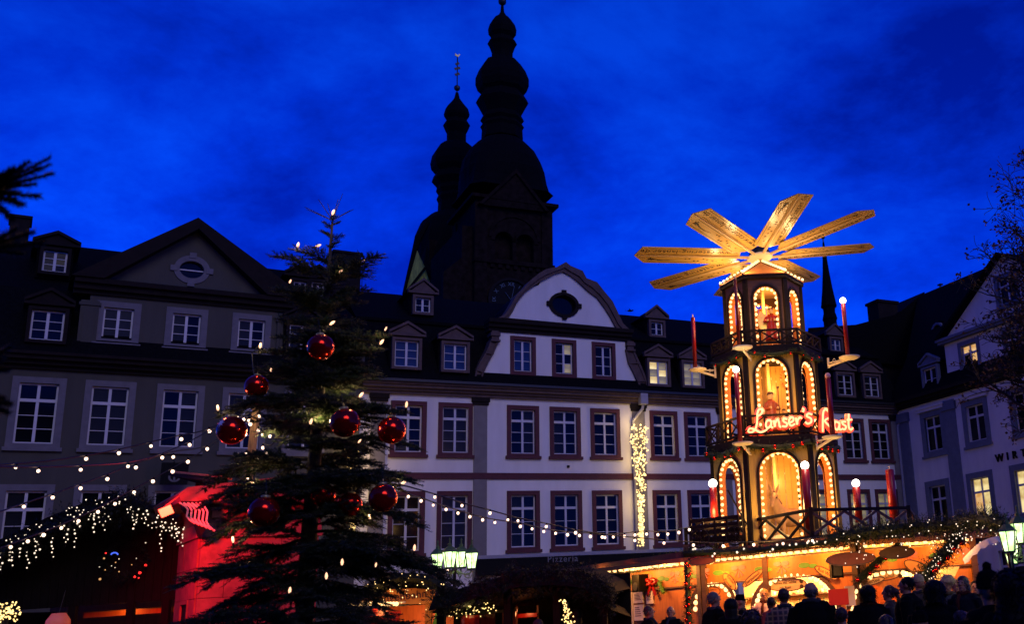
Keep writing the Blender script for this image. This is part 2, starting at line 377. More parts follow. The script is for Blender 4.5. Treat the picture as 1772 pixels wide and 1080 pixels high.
# ================================================================== THE LONG WHITE HOUSE (middle)
FC = Face(atY(845, 960, 42), .572)
HC = thing('white_house', 'long white baroque house with burgundy window surrounds and a curved gable in the middle', 'house', FC.O, FC.yaw)
LEN0, LEN1 = -4.95, 21.28
wx = [-3.15, -1.34, 1.42, 3.24, 5.05, 7.84, 9.53, 12.3, 14.1, 15.9, 18.22, 19.9]
WU, WL = (7.90, 2.16), (4.17, 2.40)
holes = [hole(x, WU[0], 1.36, WU[1]) for x in wx] + [hole(x, WL[0], 1.36, WL[1]) for x in wx]
gf = [-3.3, 1.15, 4.4, 8.6, 12.6, 16.5]
holes += [arch(x, .02, 1.9, 1.15) for x in gf]
obj('wall', wall_mesh('wall', rect(LEN0, LEN1, 0, 10.32), holes, M_white, 0, .35), HC)
for x in wx:
    window(HC, x, WU[0], 1.36, WU[1], sur=M_trim)
    window(HC, x, WL[0], 1.36, WL[1], sur=M_trim, panes_mat=None if x < 15 else [M_lit_dim] * 8)
for x in gf:
    a = MB(); o_ = arch(x, .02, 1.9, 1.15); i_ = arch(x, .02, 1.9, .98)
    a.ribbon([o_[1]] + o_[2:] + [o_[0]], [i_[1]] + i_[2:] + [i_[0]], -.05, .2); sh = a.build('shop_front', M_trim, HC)
    b = MB(); b.prism(arch(x, .02, 1.9, .98), .12, .15); b.build('glazing', M_pane, sh)
a = MB(); a.box(LEN0, LEN1, -.07, .02, 7.03, 7.28); a.build('string_course', M_trim, HC)
for s0, s1 in ((-4.55, -4.0), (-.62, -.08), (6.32, 6.9), (10.6, 11.15), (20.62, 21.2)):
    a = MB(); a.box(s0, s1, -.055, .01, 0, 7.03); a.box(s0, s1, -.055, .01, 7.28, 10.0); pl = a.build('pilaster', M_pil, HC)
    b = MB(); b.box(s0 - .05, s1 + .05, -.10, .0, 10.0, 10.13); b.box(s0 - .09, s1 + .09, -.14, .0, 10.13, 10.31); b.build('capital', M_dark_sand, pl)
a = MB()
for z0, z1, d in ((10.31, 10.44, .12), (10.44, 10.54, .22), (10.54, 10.66, .34), (10.66, 10.74, .42)): a.box(LEN0, LEN1, -d, .3, z0, z1)
a.build('cornice', M_sand, HC)
a = MB(); a.bar((LEN0, -.46, 10.79), (LEN1, -.46, 10.79), .12, .10); a.build('gutter', M_iron, HC)
# mansard roof
def ridge_z(F, px, py, dy): return F.sz(px, py, dy)[1]
RZ = ridge_z(FC, 1068, 544, 5.0); MZ = 13.6
a = MB(); a.add([(LEN0, -.4, 10.74), (LEN1, -.4, 10.74), (LEN1, 1.3, MZ), (LEN0, 1.3, MZ), (LEN0, 5, RZ), (LEN1, 5, RZ), (LEN1, 10.2, 10.7), (LEN0, 10.2, 10.7)],
                [(0, 1, 2, 3), (3, 2, 5, 4), (4, 5, 6, 7), (0, 3, 4, 7), (1, 6, 5, 2)]); a.build('roof', M_slate, HC)
a = MB(); a.box(LEN0, LEN1, 1.15, 1.36, MZ - .06, MZ + .06); a.build('roof_kerb', M_slate, HC)
a = MB(); a.box(LEN0, LEN1, 9.8, 10.2, 0, 10.7); a.box(LEN0, LEN0 + .3, .4, 9.8, 0, 10.7); a.box(LEN1 - .3, LEN1, .4, 9.8, 0, 10.7); a.build('rear_wall', M_white, HC)
for (px, py, lit) in ((704, 612, M_pane_blue), (788, 618, M_pane_blue), (1140, 645, 'L'), (1199, 648, 'D'), (1463, 666, None), (1509, 669, None)):
    pm = None; pn = lit
    if lit == 'L': pm = [M_lit, M_lit_dim, M_lit] + [M_lit_dim, M_lit, M_lit_dim]; pn = None
    if lit == 'D': pm = [M_lit_dim] * 6; pn = None
    dormer(HC, FC, px, py, 1.14, 1.28, -.24, M_sand, 1.6, pane=pn, panes_mat=pm)
for (px, py) in ((732, 528), (1137, 569), (1447, 597)):
    dormer(HC, FC, px, py, .86, .86, 2.0, M_sand, 2.4, rows=2, ped=.5, over=.2, pane=M_pane_blue if px > 1400 else None)
# curved gable: two fields, volutes, oval window
GO, GK = (820, 440), 4.5
def gp(pts, dy=-.02): return px_poly(FC, pts, GO, GK, dy)
low = gp([(62, 978), (75, 925), (110, 850), (150, 780), (185, 700), (195, 660), (193, 594), (1176, 682), (1180, 760), (1200, 850), (1240, 925), (1268, 995), (1308, 1052)])
low = [(low[0][0], 11.03)] + low[1:-1] + [(low[-1][0], 11.03)]
gh = []; gw = []
for x0, x1, y0, y1 in ((290, 470, 645, 957), (613, 788, 673, 977), (924, 1094, 702, 997)):
    a0, a1 = FC.sz(GO[0] + x0 / GK, GO[1] + (y0 + y1) / 2 / GK, 0), FC.sz(GO[0] + x1 / GK, GO[1] + (y0 + y1) / 2 / GK, 0)
    gw.append((a0[0] + a1[0]) / 2)
GZ0, GH, GWD = 11.33, 1.66, 1.10
gh = [hole(x, GZ0, GWD, GH, .16) for x in gw]
obj('gable_wall', wall_mesh('gable_wall', low, gh, M_white, -.03, .33), HC)
gl = [[M_pane_blue] * 6, [M_pane] * 3 + [M_lit_dim, M_pane, M_lit_dim], [M_pane] * 6]
for x, pm in zip(gw, gl): window(HC, x, GZ0, GWD, GH, sw=.16, top=0, rows=3, sur=M_trim, y=-.03, panes_mat=pm, sill=False)
upf = gp([(270, 497), (300, 455), (340, 370), (400, 300), (455, 258), (503, 242), (520, 215), (560, 193), (620, 160), (695, 139), (770, 180), (830, 230), (888, 284), (960, 340), (1020, 420), (1070, 500), (1106, 571)])
upo = gp([(185, 500), (240, 470), (285, 400), (328, 320), (400, 250), (430, 212), (505, 150), (562, 118), (640, 104), (712, 64), (750, 95), (842, 133), (872, 190), (955, 222), (1012, 295), (1075, 370), (1113, 450), (1155, 540), (1212, 597)], -.12)
c_ = gp([(700, 397)])[0]; ov = gp([(583, 385), (818, 405), (700, 300), (700, 494)])
oa, ob = (ov[1][0] - ov[0][0]) / 2, (ov[2][1] - ov[3][1]) / 2
obj('gable_field', wall_mesh('gable_field', upf, [oval(c_[0], c_[1], oa * .8, ob * .8)], M_white, -.03, .33), HC)
upi = gp([(268, 499), (290, 460), (322, 400), (352, 355), (405, 292), (452, 258), (520, 212), (562, 190), (636, 152), (696, 137), (752, 168), (805, 208), (850, 250), (888, 286), (962, 342), (1022, 424), (1064, 492), (1092, 545), (1108, 574)], -.12)
a = MB(); a.ribbon(upi, upo, -.14, .42)
k2 = [((p[0] * .6 + q[0] * .4), (p[1] * .6 + q[1] * .4)) for p, q in zip(upi, upo)]
a.ribbon(k2, upo, -.21, -.13); a.build('gable_coping', M_sand, HC)
a = MB(); a.ribbon(oval(c_[0], c_[1], oa, ob) + [oval(c_[0], c_[1], oa, ob)[0]], oval(c_[0], c_[1], oa * .78, ob * .76) + [oval(c_[0], c_[1], oa * .78, ob * .76)[0]], -.10, .2)
for dx, dz in ((oa, 0), (-oa, 0), (0, ob), (0, -ob)): a.box(c_[0] + dx - .10, c_[0] + dx + .10, -.13, .05, c_[1] + dz - .10, c_[1] + dz + .10)
ow_ = a.build('oval_window', M_dark_sand, HC)
a = MB(); a.prism(oval(c_[0], c_[1], oa * .78, ob * .76), .14, .16); a.build('pane', M_pane, ow_)
# volutes beside the lower field
for inn, out in (([(62, 978), (75, 925), (110, 850), (150, 780), (185, 700), (195, 660)], [(0, 978), (14, 900), (52, 830), (88, 770), (112, 720), (128, 665)]),
                 ([(1178, 745), (1200, 850), (1240, 925), (1268, 990), (1288, 1050)], [(1240, 745), (1290, 850), (1322, 925), (1345, 990), (1358, 1058)])):
    a = MB(); A, B = gp(inn, -.08), gp(out, -.08); a.ribbon(A, B, -.10, .4)
    m1 = [(p[0] * .8 + q[0] * .2, p[1] * .8 + q[1] * .2) for p, q in zip(A, B)]; m2 = [(p[0] * .2 + q[0] * .8, p[1] * .2 + q[1] * .8) for p, q in zip(A, B)]
    a.ribbon(A, m1, -.15, -.09); a.ribbon(m2, B, -.15, -.09)
    for t in (1, 3): a.bar((A[t][0], -.14, A[t][1]), (B[t][0], -.14, B[t][1]), .06, .06)
    a.build('volute', M_sand, HC)
zc0 = FC.sz(GO[0] + 700 / GK, GO[1] + 640 / GK, -.1)[1]; zc1 = FC.sz(GO[0] + 700 / GK, GO[1] + 538 / GK, -.4)[1]
xl, xr = gp([(110, 560)])[0][0], gp([(1215, 640)])[0][0]
a = MB(); hh_ = zc1 - zc0
for i, d in enumerate((.12, .24, .36)): a.box(xl - .02 * i, xr + .02 * i, -d, .4, zc0 + hh_ * i / 3, zc0 + hh_ * (i + 1) / 3)
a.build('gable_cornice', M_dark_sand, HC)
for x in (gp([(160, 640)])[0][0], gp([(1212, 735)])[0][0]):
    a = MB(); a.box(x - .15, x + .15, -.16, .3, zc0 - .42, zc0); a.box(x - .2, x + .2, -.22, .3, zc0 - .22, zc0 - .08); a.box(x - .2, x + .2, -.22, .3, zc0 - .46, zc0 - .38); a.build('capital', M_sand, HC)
a = MB(); g1 = [(p[0] * .96 + c_[0] * .04, p[1] - .1) for p in upo]; a.prism(g1, .42, 5.0); g2 = [(p[0], p[1]) for p in low]; a.prism(g2, .36, 1.6); a.build('gable_roof', M_slate, HC)
# rainwater head and pipe, pizzeria awning
sx, sz_ = FC.sz(1112, 690, -.3)
a = MB(); a.box(sx - .17, sx + .17, -.5, -.2, 10.25, 10.72); a.tube([(sx, -.36, 10.3), (sx - .05, -.34, 10.05), (sx - .42, -.16, 9.55), (sx - .42, -.14, 9.3), (sx - .42, -.14, .2)], .065, 8); a.build('downpipe', M_zinc, HC)
sx2, _ = FC.sz(1560, 760, -.1)
a = MB(); a.tube([(sx2 + .25, -.42, 10.7), (sx2 + .2, -.4, 10.4), (sx2 - .2, -.14, 9.7), (sx2 - .2, -.12, 9.4), (sx2 - .2, -.12, .2)], .07, 8); a.build('downpipe', M_zinc, HC)
ax0, ax1 = FC.sz(822, 964, -.1)[0], FC.sz(1192, 945, -.1)[0]
a = MB(); a.box(ax0, ax1, -.30, .0, 3.93, 4.06); a.build('awning_box', M_zinc, HC)
a = MB(); a.box(ax0 + .03, ax1 - .03, -.32, -.02, 3.30, 3.925); aw = a.build('awning', M_black, HC)
M_dim_letter = mat('dim_letter', (.16, .16, .16), .7, var=0)
ps, pz_ = FC.sz(974, 968, -.34); text_obj('lettering', 'Pizzeria', .36, M_dim_letter, aw, (ps, -.325, pz_), space=1.15)
a = MB(); vx, vz = FC.sz(983, 808, 0); a.box(vx - .05, vx + .05, -.06, .02, vz - .05, vz + .05); a.build('vent', M_black, HC)
# ================================================================== THE GREY HOUSE (left)
FL = Face(atY(250, 780, 35), .635)
HL = thing('grey_house', 'dark grey house with pale window surrounds and a triangular pediment, left of the square', 'house', FL.O, FL.yaw)
rowA = [FL.sz(px, 722)[0] for px in (62, 187, 310, 422)]
stp = rowA[3] - rowA[2]; rowA = [rowA[0] - stp] + rowA + [rowA[3] + stp]
rowC = [FL.sz(px, 568)[0] for px in (203, 322, 435)]
LX0, LX1 = rowA[0] - 3, 6.93
hA = [hole(x, 7.84, 1.46, 2.36, .2) for x in rowA]; hB = [hole(x, 4.28, 1.46, 2.46, .2) for x in rowA]
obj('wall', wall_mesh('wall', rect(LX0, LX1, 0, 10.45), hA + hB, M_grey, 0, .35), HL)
for i, x in enumerate(rowA):
    window(HL, x, 7.84, 1.46, 2.36, sw=.2, top=.27, sur=M_lsur, proj=.03); window(HL, x, 4.28, 1.46, 2.46, sw=.2, top=.27, sur=M_lsur, proj=.03)
a = MB()
for z0, z1, d in ((10.45, 10.58, .1), (10.58, 10.72, .24), (10.72, 10.86, .4), (10.86, 10.96, .5)): a.box(LX0, LX1, -d, .3, z0, z1)
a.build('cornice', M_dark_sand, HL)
mx0, mx1 = FL.sz(148, 590)[0], FL.sz(492, 600)[0]
hC = [hole(x, 11.42, 1.30, 1.52, .21) for x in rowC]
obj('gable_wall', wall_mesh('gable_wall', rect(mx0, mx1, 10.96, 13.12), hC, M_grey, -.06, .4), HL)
for x in rowC: window(HL, x, 11.42, 1.30, 1.52, sw=.21, top=0, rows=3, sur=M_lsur, y=-.06, proj=.03)
for s0, s1 in ((mx0 - .25, mx0 + .28), (mx1 - .30, mx1 + .25)):
    a = MB(); a.box(s0, s1, -.14, .0, 10.96, 12.9); a.box(s0 - .05, s1 + .05, -.18, .0, 12.72, 12.82); a.box(s0 + .1, s1 - .1, -.16, -.13, 11.3, 12.5); a.build('pilaster', M_grey, HL)
pb = [FL.sz(180, 487, -.06), FL.sz(458, 515, -.06)]; zb = 13.62
ap = FL.sz(341, 402, -.06)
a = MB()
for z0, z1, d in ((13.12, 13.26, .14), (13.26, 13.45, .28), (13.45, 13.62, .42)): a.box(mx0 - .5, mx1 + .5, -d, .3, z0, z1)
a.build('gable_cornice', M_dark_sand, HL)
oc = FL.sz(332, 467, -.06)
oA = FL.sz(354, 467, -.06)[0] - oc[0]; oB = .34
obj('pediment_wall', wall_mesh('pediment_wall', [(pb[0][0], zb), (pb[1][0], zb), (ap[0], ap[1])], [oval(oc[0], oc[1], oA, oB)], M_grey, -.06, .3), HL)
o1 = oval(oc[0], oc[1], oA * 1.42, oB * 1.55); o2 = oval(oc[0], oc[1], oA * .97, oB * .95)
a = MB(); a.ribbon(o1 + [o1[0]], o2 + [o2[0]], -.10, .1)
for dx, dz in ((oA * 1.42, 0), (-oA * 1.42, 0), (0, oB * 1.55), (0, -oB * 1.55)): a.box(oc[0] + dx - .11, oc[0] + dx + .11, -.125, .0, oc[1] + dz - .1, oc[1] + dz + .1)
ovw = a.build('oval_window', M_lsur, HL); a = MB(); a.prism(o2, .08, .1); a.build('pane', M_pane, ovw)
a = MB(); a.box(oc[0] - oA * .95, oc[0] + oA * .95, .03, .07, oc[1] - .02, oc[1] + .02); a.build('frame', M_frame, ovw)
ao = FL.sz(343, 377, -.45); e0, e1 = (mx0 - .62, 13.58), (mx1 + .62, 13.58)
a = MB(); a.ribbon([(pb[0][0] - .02, zb), (ap[0], ap[1]), (pb[1][0] + .02, zb)], [(e0[0], zb), (ao[0], ao[1]), (e1[0], zb)], -.5, .3); a.build('raking_cornice', M_dark_sand, HL)
a = MB(); a.prism([(e0[0], zb + .02), (e1[0], zb + .02), (ao[0], ao[1] + .03)], .3, 6.0); a.prism(rect(mx0, mx1, 10.96, 13.6), .35, 2.0); a.build('gable_roof', M_slate, HL)
RZL = ridge_z(FL, 441, 462, 5.0); MZL = 13.5
a = MB(); a.add([(LX0, -.48, 10.96), (LX1, -.48, 10.96), (LX1, 1.2, MZL), (LX0, 1.2, MZL), (LX0, 5, RZL), (LX1 - .9, 5, RZL), (LX1, 10, 10.9), (LX0, 10, 10.9), (LX1, 5, RZL - .9)],
                [(0, 1, 2, 3), (3, 2, 8, 5, 4), (4, 5, 8, 6, 7), (0, 3, 4, 7), (1, 6, 8, 2)]); a.build('roof', M_slate, HL)
a = MB(); a.box(LX0, LX1, 9.7, 10, 0, 10.9); a.box(LX0, LX0 + .3, .4, 9.7, 0, 10.9); a.box(LX1 - .3, LX1, .4, 9.7, 0, 10.9); a.build('rear_wall', M_grey, HL)
fx = FL.sz(613, 640, -.1)[0]
a = MB(); a.box(fx - .24, fx + .27, -.5, .5, 10.96, FL.sz(613, 612, -.1)[1]); a.build('fire_wall', M_grey, HL)
for px, py in ((82, 563), (523, 585)): dormer(HL, FL, px, py, 1.12, 1.22, -.36, M_dark_sand, 1.4, roofm=M_slate)
for px, py in ((95, 452), (550, 500), (519, 499)): dormer(HL, FL, px, py, .92 if px < 500 else .7, 1.0 if px < 500 else .8, 1.7, M_dark_sand, 2.6, rows=3, ped=.36, over=.25)
for px, w_, py in ((597, .56, 441), (36, .30, 380)):
    cx_, cz_ = FL.sz(px, py, 5.0); a = MB(); a.box(cx_ - w_, cx_ + w_, 4.5, 5.5, RZL - 2.2, cz_ - .1); a.box(cx_ - w_ - .06, cx_ + w_ + .06, 4.44, 5.56, cz_ - .1, cz_); a.build('chimney', M_dark_sand, HL)
cx_, cz_ = FL.sz(627, 470, 5.0); a = MB(); a.tube([(cx_, 5, RZL - 1.5), (cx_, 5, cz_ + .3)], .015, 4); a.build('aerial', M_iron, HL)
# hanging sign on the grey house
hs, hz = FL.sz(302, 820, -.6)
sg = thing('hanging_sign', 'square black hanging sign with a pale emblem on the grey house wall', 'sign', FL.w(hs, -.6, hz), FL.yaw)
a = MB(); a.box(-.40, .40, -.03, .03, -.36, .36); a.build('board', M_black, sg)
a = MB(); a.ribbon(oval(0, -.12, .18, .17), oval(0, -.12, .12, .11), -.045, -.03); a.box(-.03, .03, -.045, -.03, -.28, .12); a.build('emblem', M_lsur, sg)
a = MB(); a.bar((0, 0, .42), (0, .62, .42), .04, .04); a.bar((0, 0, .36), (0, 0, .44), .03, .03); a.build('bracket', M_iron, sg)
# ================================================================== THE TAVERN (right)
oR = FC.w(LEN1 - .22, .02); FR = Face(oR, .572 - math.pi / 2)
HR = thing('tavern', 'pale blue-grey gabled tavern with lettering on its wall, right of the square', 'tavern', FR.O, FR.yaw)
RX1 = 13.2
rw = [FR.sz(px, 752)[0] for px in (1616, 1692)]; stp = rw[1] - rw[0]; rw = rw + [rw[1] + stp * 1.02, rw[1] + 2.05 * stp]
rw2 = [FR.sz(px, py)[0] for px, py in ((1626, 880), (1699, 860), (1777, 850))]; rw2.append(rw2[-1] + 3)
hU = [hole(x, 7.84, 1.72, 2.2, .27) for x in rw]; hW = [hole(x, 4.3, 1.72, 2.4, .27) for x in rw2]
gr = [rw2[1] + 1.4, rw2[2] + 1.6]; gdx = rw2[0] + 1.55
hG = [hole(x, 1.0, 1.9, 2.3, .2) for x in gr] + [rect(gdx - .55, gdx + .55, .02, 2.6)]
obj('wall', wall_mesh('wall', rect(0, RX1, 0, 10.5), hU + hW + hG, M_pale, 0, .35), HR)
litw = [[None] * 8, [M_lit, M_lit_warm, M_lit, M_lit, M_lit_warm, M_lit_warm, M_lit, M_lit], [M_lit] * 8, [None] * 8]
for x in rw: window(HR, x, 7.84, 1.72, 2.2, sw=.27, top=.3, rows=1, sur=M_rsur)
for x, pm in zip(rw2, litw): window(HR, x, 4.3, 1.72, 2.4, sw=.27, top=.33, rows=1, sur=M_rsur, panes_mat=pm)
for x in gr: window(HR, x, 1.0, 1.9, 2.3, sw=.2, top=.35, rows=1, sur=M_pale)
for x in rw:
    a = MB(); a.box(x - 1.0, x + 1.0, -.16, .0, 10.06, 10.2); a.box(x - 1.08, x + 1.08, -.22, .0, 10.2, 10.3); a.build('window_hood', M_pale, HR)
for s0, s1 in ((.15, .95), (FR.sz(1653, 800)[0] - .42, FR.sz(1653, 800)[0] + .42), (RX1 - .8, RX1)):
    a = MB(); a.box(s0, s1, -.06, .01, 0, 10.0); a.box(s0 - .08, s1 + .08, -.14, .0, 9.85, 10.3); a.build('pilaster', M_rsur, HR)
a = MB(); a.box(gdx - .55, gdx + .55, .2, .26, 0, 2.6); dr = a.build('door', M_black, HR)
a = MB(); a.ell((gdx - .4, .17, 1.05), .05); a.build('handle', M_gold, dr)
a = MB()
for z0, z1, d in ((10.5, 10.62, .15), (10.62, 10.78, .3), (10.78, 10.95, .46)): a.box(0, RX1, -d, .3, z0, z1)
a.build('cornice', M_dark_sand, HR)
# attic storey under the gable, gable wall
gx0 = FR.sz(1639, 640, -.03)[0]; gA = FR.sz(1735, 441, -.03); gx1 = 2 * gA[0] - gx0 + .15
gz0, gz1 = 10.95, 13.0
at = [FR.sz(1681, 632)[0], FR.sz(1757, 600)[0]]; at.append(2 * gA[0] - at[0])
at = [at[0], gA[0] + .05, at[2]]
hT = [hole(x, 11.15, 1.45, 1.7, .2) for x in at]
obj('gable_wall', wall_mesh('gable_wall', rect(gx0, gx1, gz0, gz1), hT, M_pale, -.03, .35), HR)
ltm = [[M_lit_warm, None, M_lit_warm, M_lit_warm], None, None]
for x, pm in zip(at, ltm): window(HR, x, 11.15, 1.45, 1.7, sw=.2, top=.3, rows=1, sur=M_rsur, y=-.03, panes_mat=pm)
a = MB(); a.box(gx0 - .2, gx1 + .2, -.3, .2, gz1, gz1 + .12); a.box(gx0 - .25, gx1 + .25, -.4, .2, gz1 + .12, gz1 + .25); a.build('gable_cornice', M_rsur, HR)
gt = FR.sz(1742, 495)[0], FR.sz(1742, 500)[1]
obj('pediment_wall', wall_mesh('pediment_wall', [(gx0 + .1, gz1 + .25), (gx1 - .1, gz1 + .25), gA], [hole(gA[0], 13.7, 1.5, 1.6, .2)], M_pale, -.03, .3), HR)
window(HR, gA[0], 13.7, 1.5, 1.6, sw=.2, top=.3, rows=1, sur=M_rsur, y=-.03)
ga = FR.sz(1730, 435, -.4)
a = MB(); a.ribbon([(gx0 + .05, gz1 + .25), gA, (gx1 - .05, gz1 + .25)], [(gx0 - .3, gz1 + .25), (gA[0], ga[1] + .03), (gx1 + .3, gz1 + .25)], -.45, .3); a.build('raking_cornice', M_slate, HR)
a = MB(); a.prism([(gx0 - .32, gz1 + .25), (gx1 + .32, gz1 + .25), (gA[0], ga[1] + .06)], .3, 7); a.prism(rect(gx0, gx1, 10.95, gz1 + .2), .32, 3); a.build('gable_roof', M_slate, HR)
RZR = FR.sz(1600, 508, 5.0)[1]; rq = FR.sz(1552, 545, 5.0); rr = FR.sz(1588, 513, 5.0)
a = MB(); a.add([(0, -.45, 10.95), (RX1, -.45, 10.95), (RX1, 1.1, 13.4), (0, 1.1, 13.4), (rr[0], 5, RZR), (RX1, 5, RZR), (RX1, 10, 10.9), (-4, 10, 10.9), (-2.5, 4, 13.2)],
                [(0, 1, 2, 3), (3, 2, 5, 4), (4, 5, 6, 7), (3, 4, 8), (4, 7, 8), (0, 3, 8), (0, 8, 7), (1, 6, 5, 2)]); a.build('roof', M_slate, HR)
a = MB(); a.box(-.3, RX1, 9.7, 10, 0, 10.9); a.box(RX1 - .3, RX1, .4, 9.7, 0, 10.9); a.build('rear_wall', M_pale, HR)
dormer(HR, FR, 1610, 656, 1.2, 1.3, -.25, M_rsur, 1.7, ped=.4, rows=2)
ex, ez = FR.sz(1624, 574, 2.4); a = MB(); hA_ = arch(ex, ez - .5, ez, .48); hB_ = arch(ex, ez - .5, ez, .36); a.ribbon(hA_[1:] + [hA_[0]], hB_[1:] + [hB_[0]], 2.3, 2.6); ew = a.build('attic_window', M_rsur, HR); a = MB(); a.prism(hB_, 2.45, 2.5); a.build('pane', M_pane, ew)
a = MB(); a.prism(arch(ex, ez - .7, ez, .6), 2.5, 4.4); a.build('dormer', M_slate, HR)
cx_, cz_ = FR.sz(1526, 524, 9.0); P = atY(1526, 524, 58)
cl = FC.loc(P); a = MB(); ww = 22 / FPX * 58; a.box(cl[0] - ww, cl[0] + ww, cl[1] - .5, cl[1] + .5, 11, P.z - .15); a.box(cl[0] - ww - .08, cl[0] + ww + .08, cl[1] - .58, cl[1] + .58, P.z - .15, P.z); a.build('chimney', M_dark_sand, HC)
rl_ = [FC.sz(px, py, cl[1] - .8) for px, py in ((1466, 566), (1507, 555), (1552, 544), (1600, 505), (1610, 640), (1466, 620))]; a = MB(); a.prism(rl_, cl[1] - .8, cl[1] + 2); a.build('roof_link', M_slate, HC)
vs_, vz_ = FR.sz(1627, 494, 5); a = MB(); a.tube([(vs_, 5, RZR - .2), (vs_, 5, vz_)], .06, 6); a.box(vs_ - .13, vs_ + .13, 4.9, 5.1, vz_, vz_ + .08); a.build('vent_pipe', M_iron, HR)
wl = FR.sz(1722, 795, -.06); wz = wl[1]; xx = wl[0]
for ch in 'WIRTSHAUS':
    wd = {'W': .56, 'I': .26}.get(ch, .43)
    text_obj('letter', ch, .50, M_black, HR, (xx + wd / 2, -.06, wz), depth=.04); xx += wd + .10
# ================================================================== CHURCH
cfr = atY(954, 400, 75); FT = Face(cfr, .572)
CH = thing('church', 'dark church with two onion-domed towers and a clock behind the white house', 'church', FT.O, FT.yaw)
tl = FT.sz(824, 400)[0]; A_ = -tl                 # tower side
ztop = FT.sz(890, 352)[1]; zstr = FT.sz(890, 456)[1]
# belfry opening pair in a recessed field
bw = FT.sz(885, 420); zsp = FT.sz(900, 420)[1]; zb0 = FT.sz(900, 452)[1]
hx = [FT.sz(px, 430)[0] for px in (868, 893, 913)]
def tower(par, x0, y0, s, zt, bel, name='tower', open_=True):
    hl = [arch(x0 + s * q, zb0, zsp, s * .115) for q in (.36, .64)] if open_ else []
    obj('tower_wall', wall_mesh('tower_wall', rect(x0, x0 + s, 0, zt), hl, M_tower, y0, .6), par)
    b = MB(); b.box(x0 + .001, x0 + s - .001, y0 + .6, y0 + s, 0, zt); b.build('tower_body', M_tower, par)
    b = MB()
    for xa, xb in ((x0 - .06, x0 + s * .14), (x0 + s * .86, x0 + s + .06)): b.box(xa, xb, y0 - .12, y0 + .05, 0, zt - .3)
    for ya, yb in ((y0 - .1, y0 + s * .14), (y0 + s * .86, y0 + s + .06)): b.box(x0 - .12, x0 + .02, ya, yb, 0, zt - .3)
    b.box(x0 - .18, x0 + s + .18, y0 - .22, y0 + s + .1, zstr - .18, zstr + .12)
    for q in (.36, .64):
        o_ = arch(x0 + s * q, zsp - .02, zsp, s * .17); i_ = arch(x0 + s * q, zsp - .02, zsp, s * .12); b.ribbon(o_[1:] + [o_[0]], i_[1:] + [i_[0]], y0 - .08, y0 + .05)
    o_ = arch(x0 + s * .5, zsp, zsp + .2, s * .34); i_ = arch(x0 + s * .5, zsp, zsp + .2, s * .30); b.ribbon(o_[2:], i_[2:], y0 - .1, y0 + .05)
    for i in range(9): b.box(x0 + s * (.08 + .1 * i), x0 + s * (.13 + .1 * i), y0 - .16, y0 + .02, zstr - .5, zstr - .22)
    b.build('tower_dressing', M_tower, par)
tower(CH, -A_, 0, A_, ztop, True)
# clock
ck = FT.sz(885, 520, -.2); cr_ = abs(FT.sz(920, 520, -.2)[0] - ck[0])
a = MB(); oo = oval(ck[0], ck[1], cr_ * 1.12, cr_ * 1.12, 40); ii = oval(ck[0], ck[1], cr_, cr_, 40); a.ribbon(oo + [oo[0]], ii + [ii[0]], -.24, .0); cko = a.build('clock', M_dark_sand, CH)
a = MB(); a.prism(ii, -.10, -.06); a.build('clock_face', M_black, cko)
M_clockmark = mat('pale_blue_mark', (.07, .105, .12), .6, var=0)
for i, rn in enumerate(('XII', 'I', 'II', 'III', 'IIII', 'V', 'VI', 'VII', 'VIII', 'IX', 'X', 'XI')):
    t = math.pi / 2 - i * math.pi / 6; text_obj('numeral', rn, cr_ * .26, M_clockmark, cko, (ck[0] + cr_ * .82 * math.cos(t), -.12, ck[1] + cr_ * .82 * math.sin(t)), spin=t - math.pi / 2)
a = MB()
for t, l, w_ in ((R(78), .78, .05), (R(128), .5, .07)): a.bar((ck[0] - math.cos(t) * .1, -.14, ck[1] - math.sin(t) * .1), (ck[0] + math.cos(t) * cr_ * l, -.14, ck[1] + math.sin(t) * cr_ * l), .02, cr_ * w_, (0, 1, 0))
a.build('clock_hand', M_clockmark, cko)
# domes: profiles read off the silhouette (half width in photo px at photo y)
def dome(par, name, xc, yc, prof, depth, n, m):
    """prof: (half width px, photo x, photo y); the axis is upright at local xc,yc"""
    Pw = FT.w(xc, yc); b = MB(); b.lathe([(r * Pw.y / FPX * 1.04, zat(px, py, Pw.y)) for r, px, py in prof], n, (xc, yc, 0), math.pi / 8 if n == 8 else math.pi / 4)
    return b.build(name, m, par)
cxm, cym = -A_ / 2, A_ / 2
# bell-shaped roof: square at the eaves, rounding to the lantern
Yc = FT.w(cxm, cym).y; kk = Yc / FPX
def zz(y, x=880): return zat(x, y, Yc)
b = MB(); rings = []
for hw, y in ((92, 345), (84, 337), (80, 324), (77, 304), (70, 284), (59, 264), (45, 250), (36, 243)):
    z = zz(y + 2); sq = min(1, max(0, (345 - y) / 55)); s_ = hw * kk * ((1 - sq) / 1.19 + sq)
    rg = []
    for j in range(24):
        t = 2 * math.pi * (j + .5) / 24; c, s2 = math.cos(t), math.sin(t)
        q = 1 / max(abs(c), abs(s2)); q = q * (1 - sq) + 1.04 * sq; rg.append((cxm + c * q * s_, cym + s2 * q * s_, z))
    rings.append(rg)
for r_ in rings: b.v += r_
for i in range(len(rings) - 1):
    for j in range(24): b.f.append((i * 24 + j, i * 24 + (j + 1) % 24, (i + 1) * 24 + (j + 1) % 24, (i + 1) * 24 + j)); b.m.append(0)
b.f.append(tuple(reversed(range(24)))); b.m.append(0)
b.build('tower_roof', M_slate, CH)
b = MB(); b.box(-A_ - .45, .45, -.45, A_ + .45, ztop, ztop + .25); b.build('eaves', M_tower, CH)
b = MB(); gx = FT.sz(895, 300, -.5); ga_ = [FT.sz(828, 352, -.5), FT.sz(950, 366, -.5), FT.sz(893, 292, -.5)]
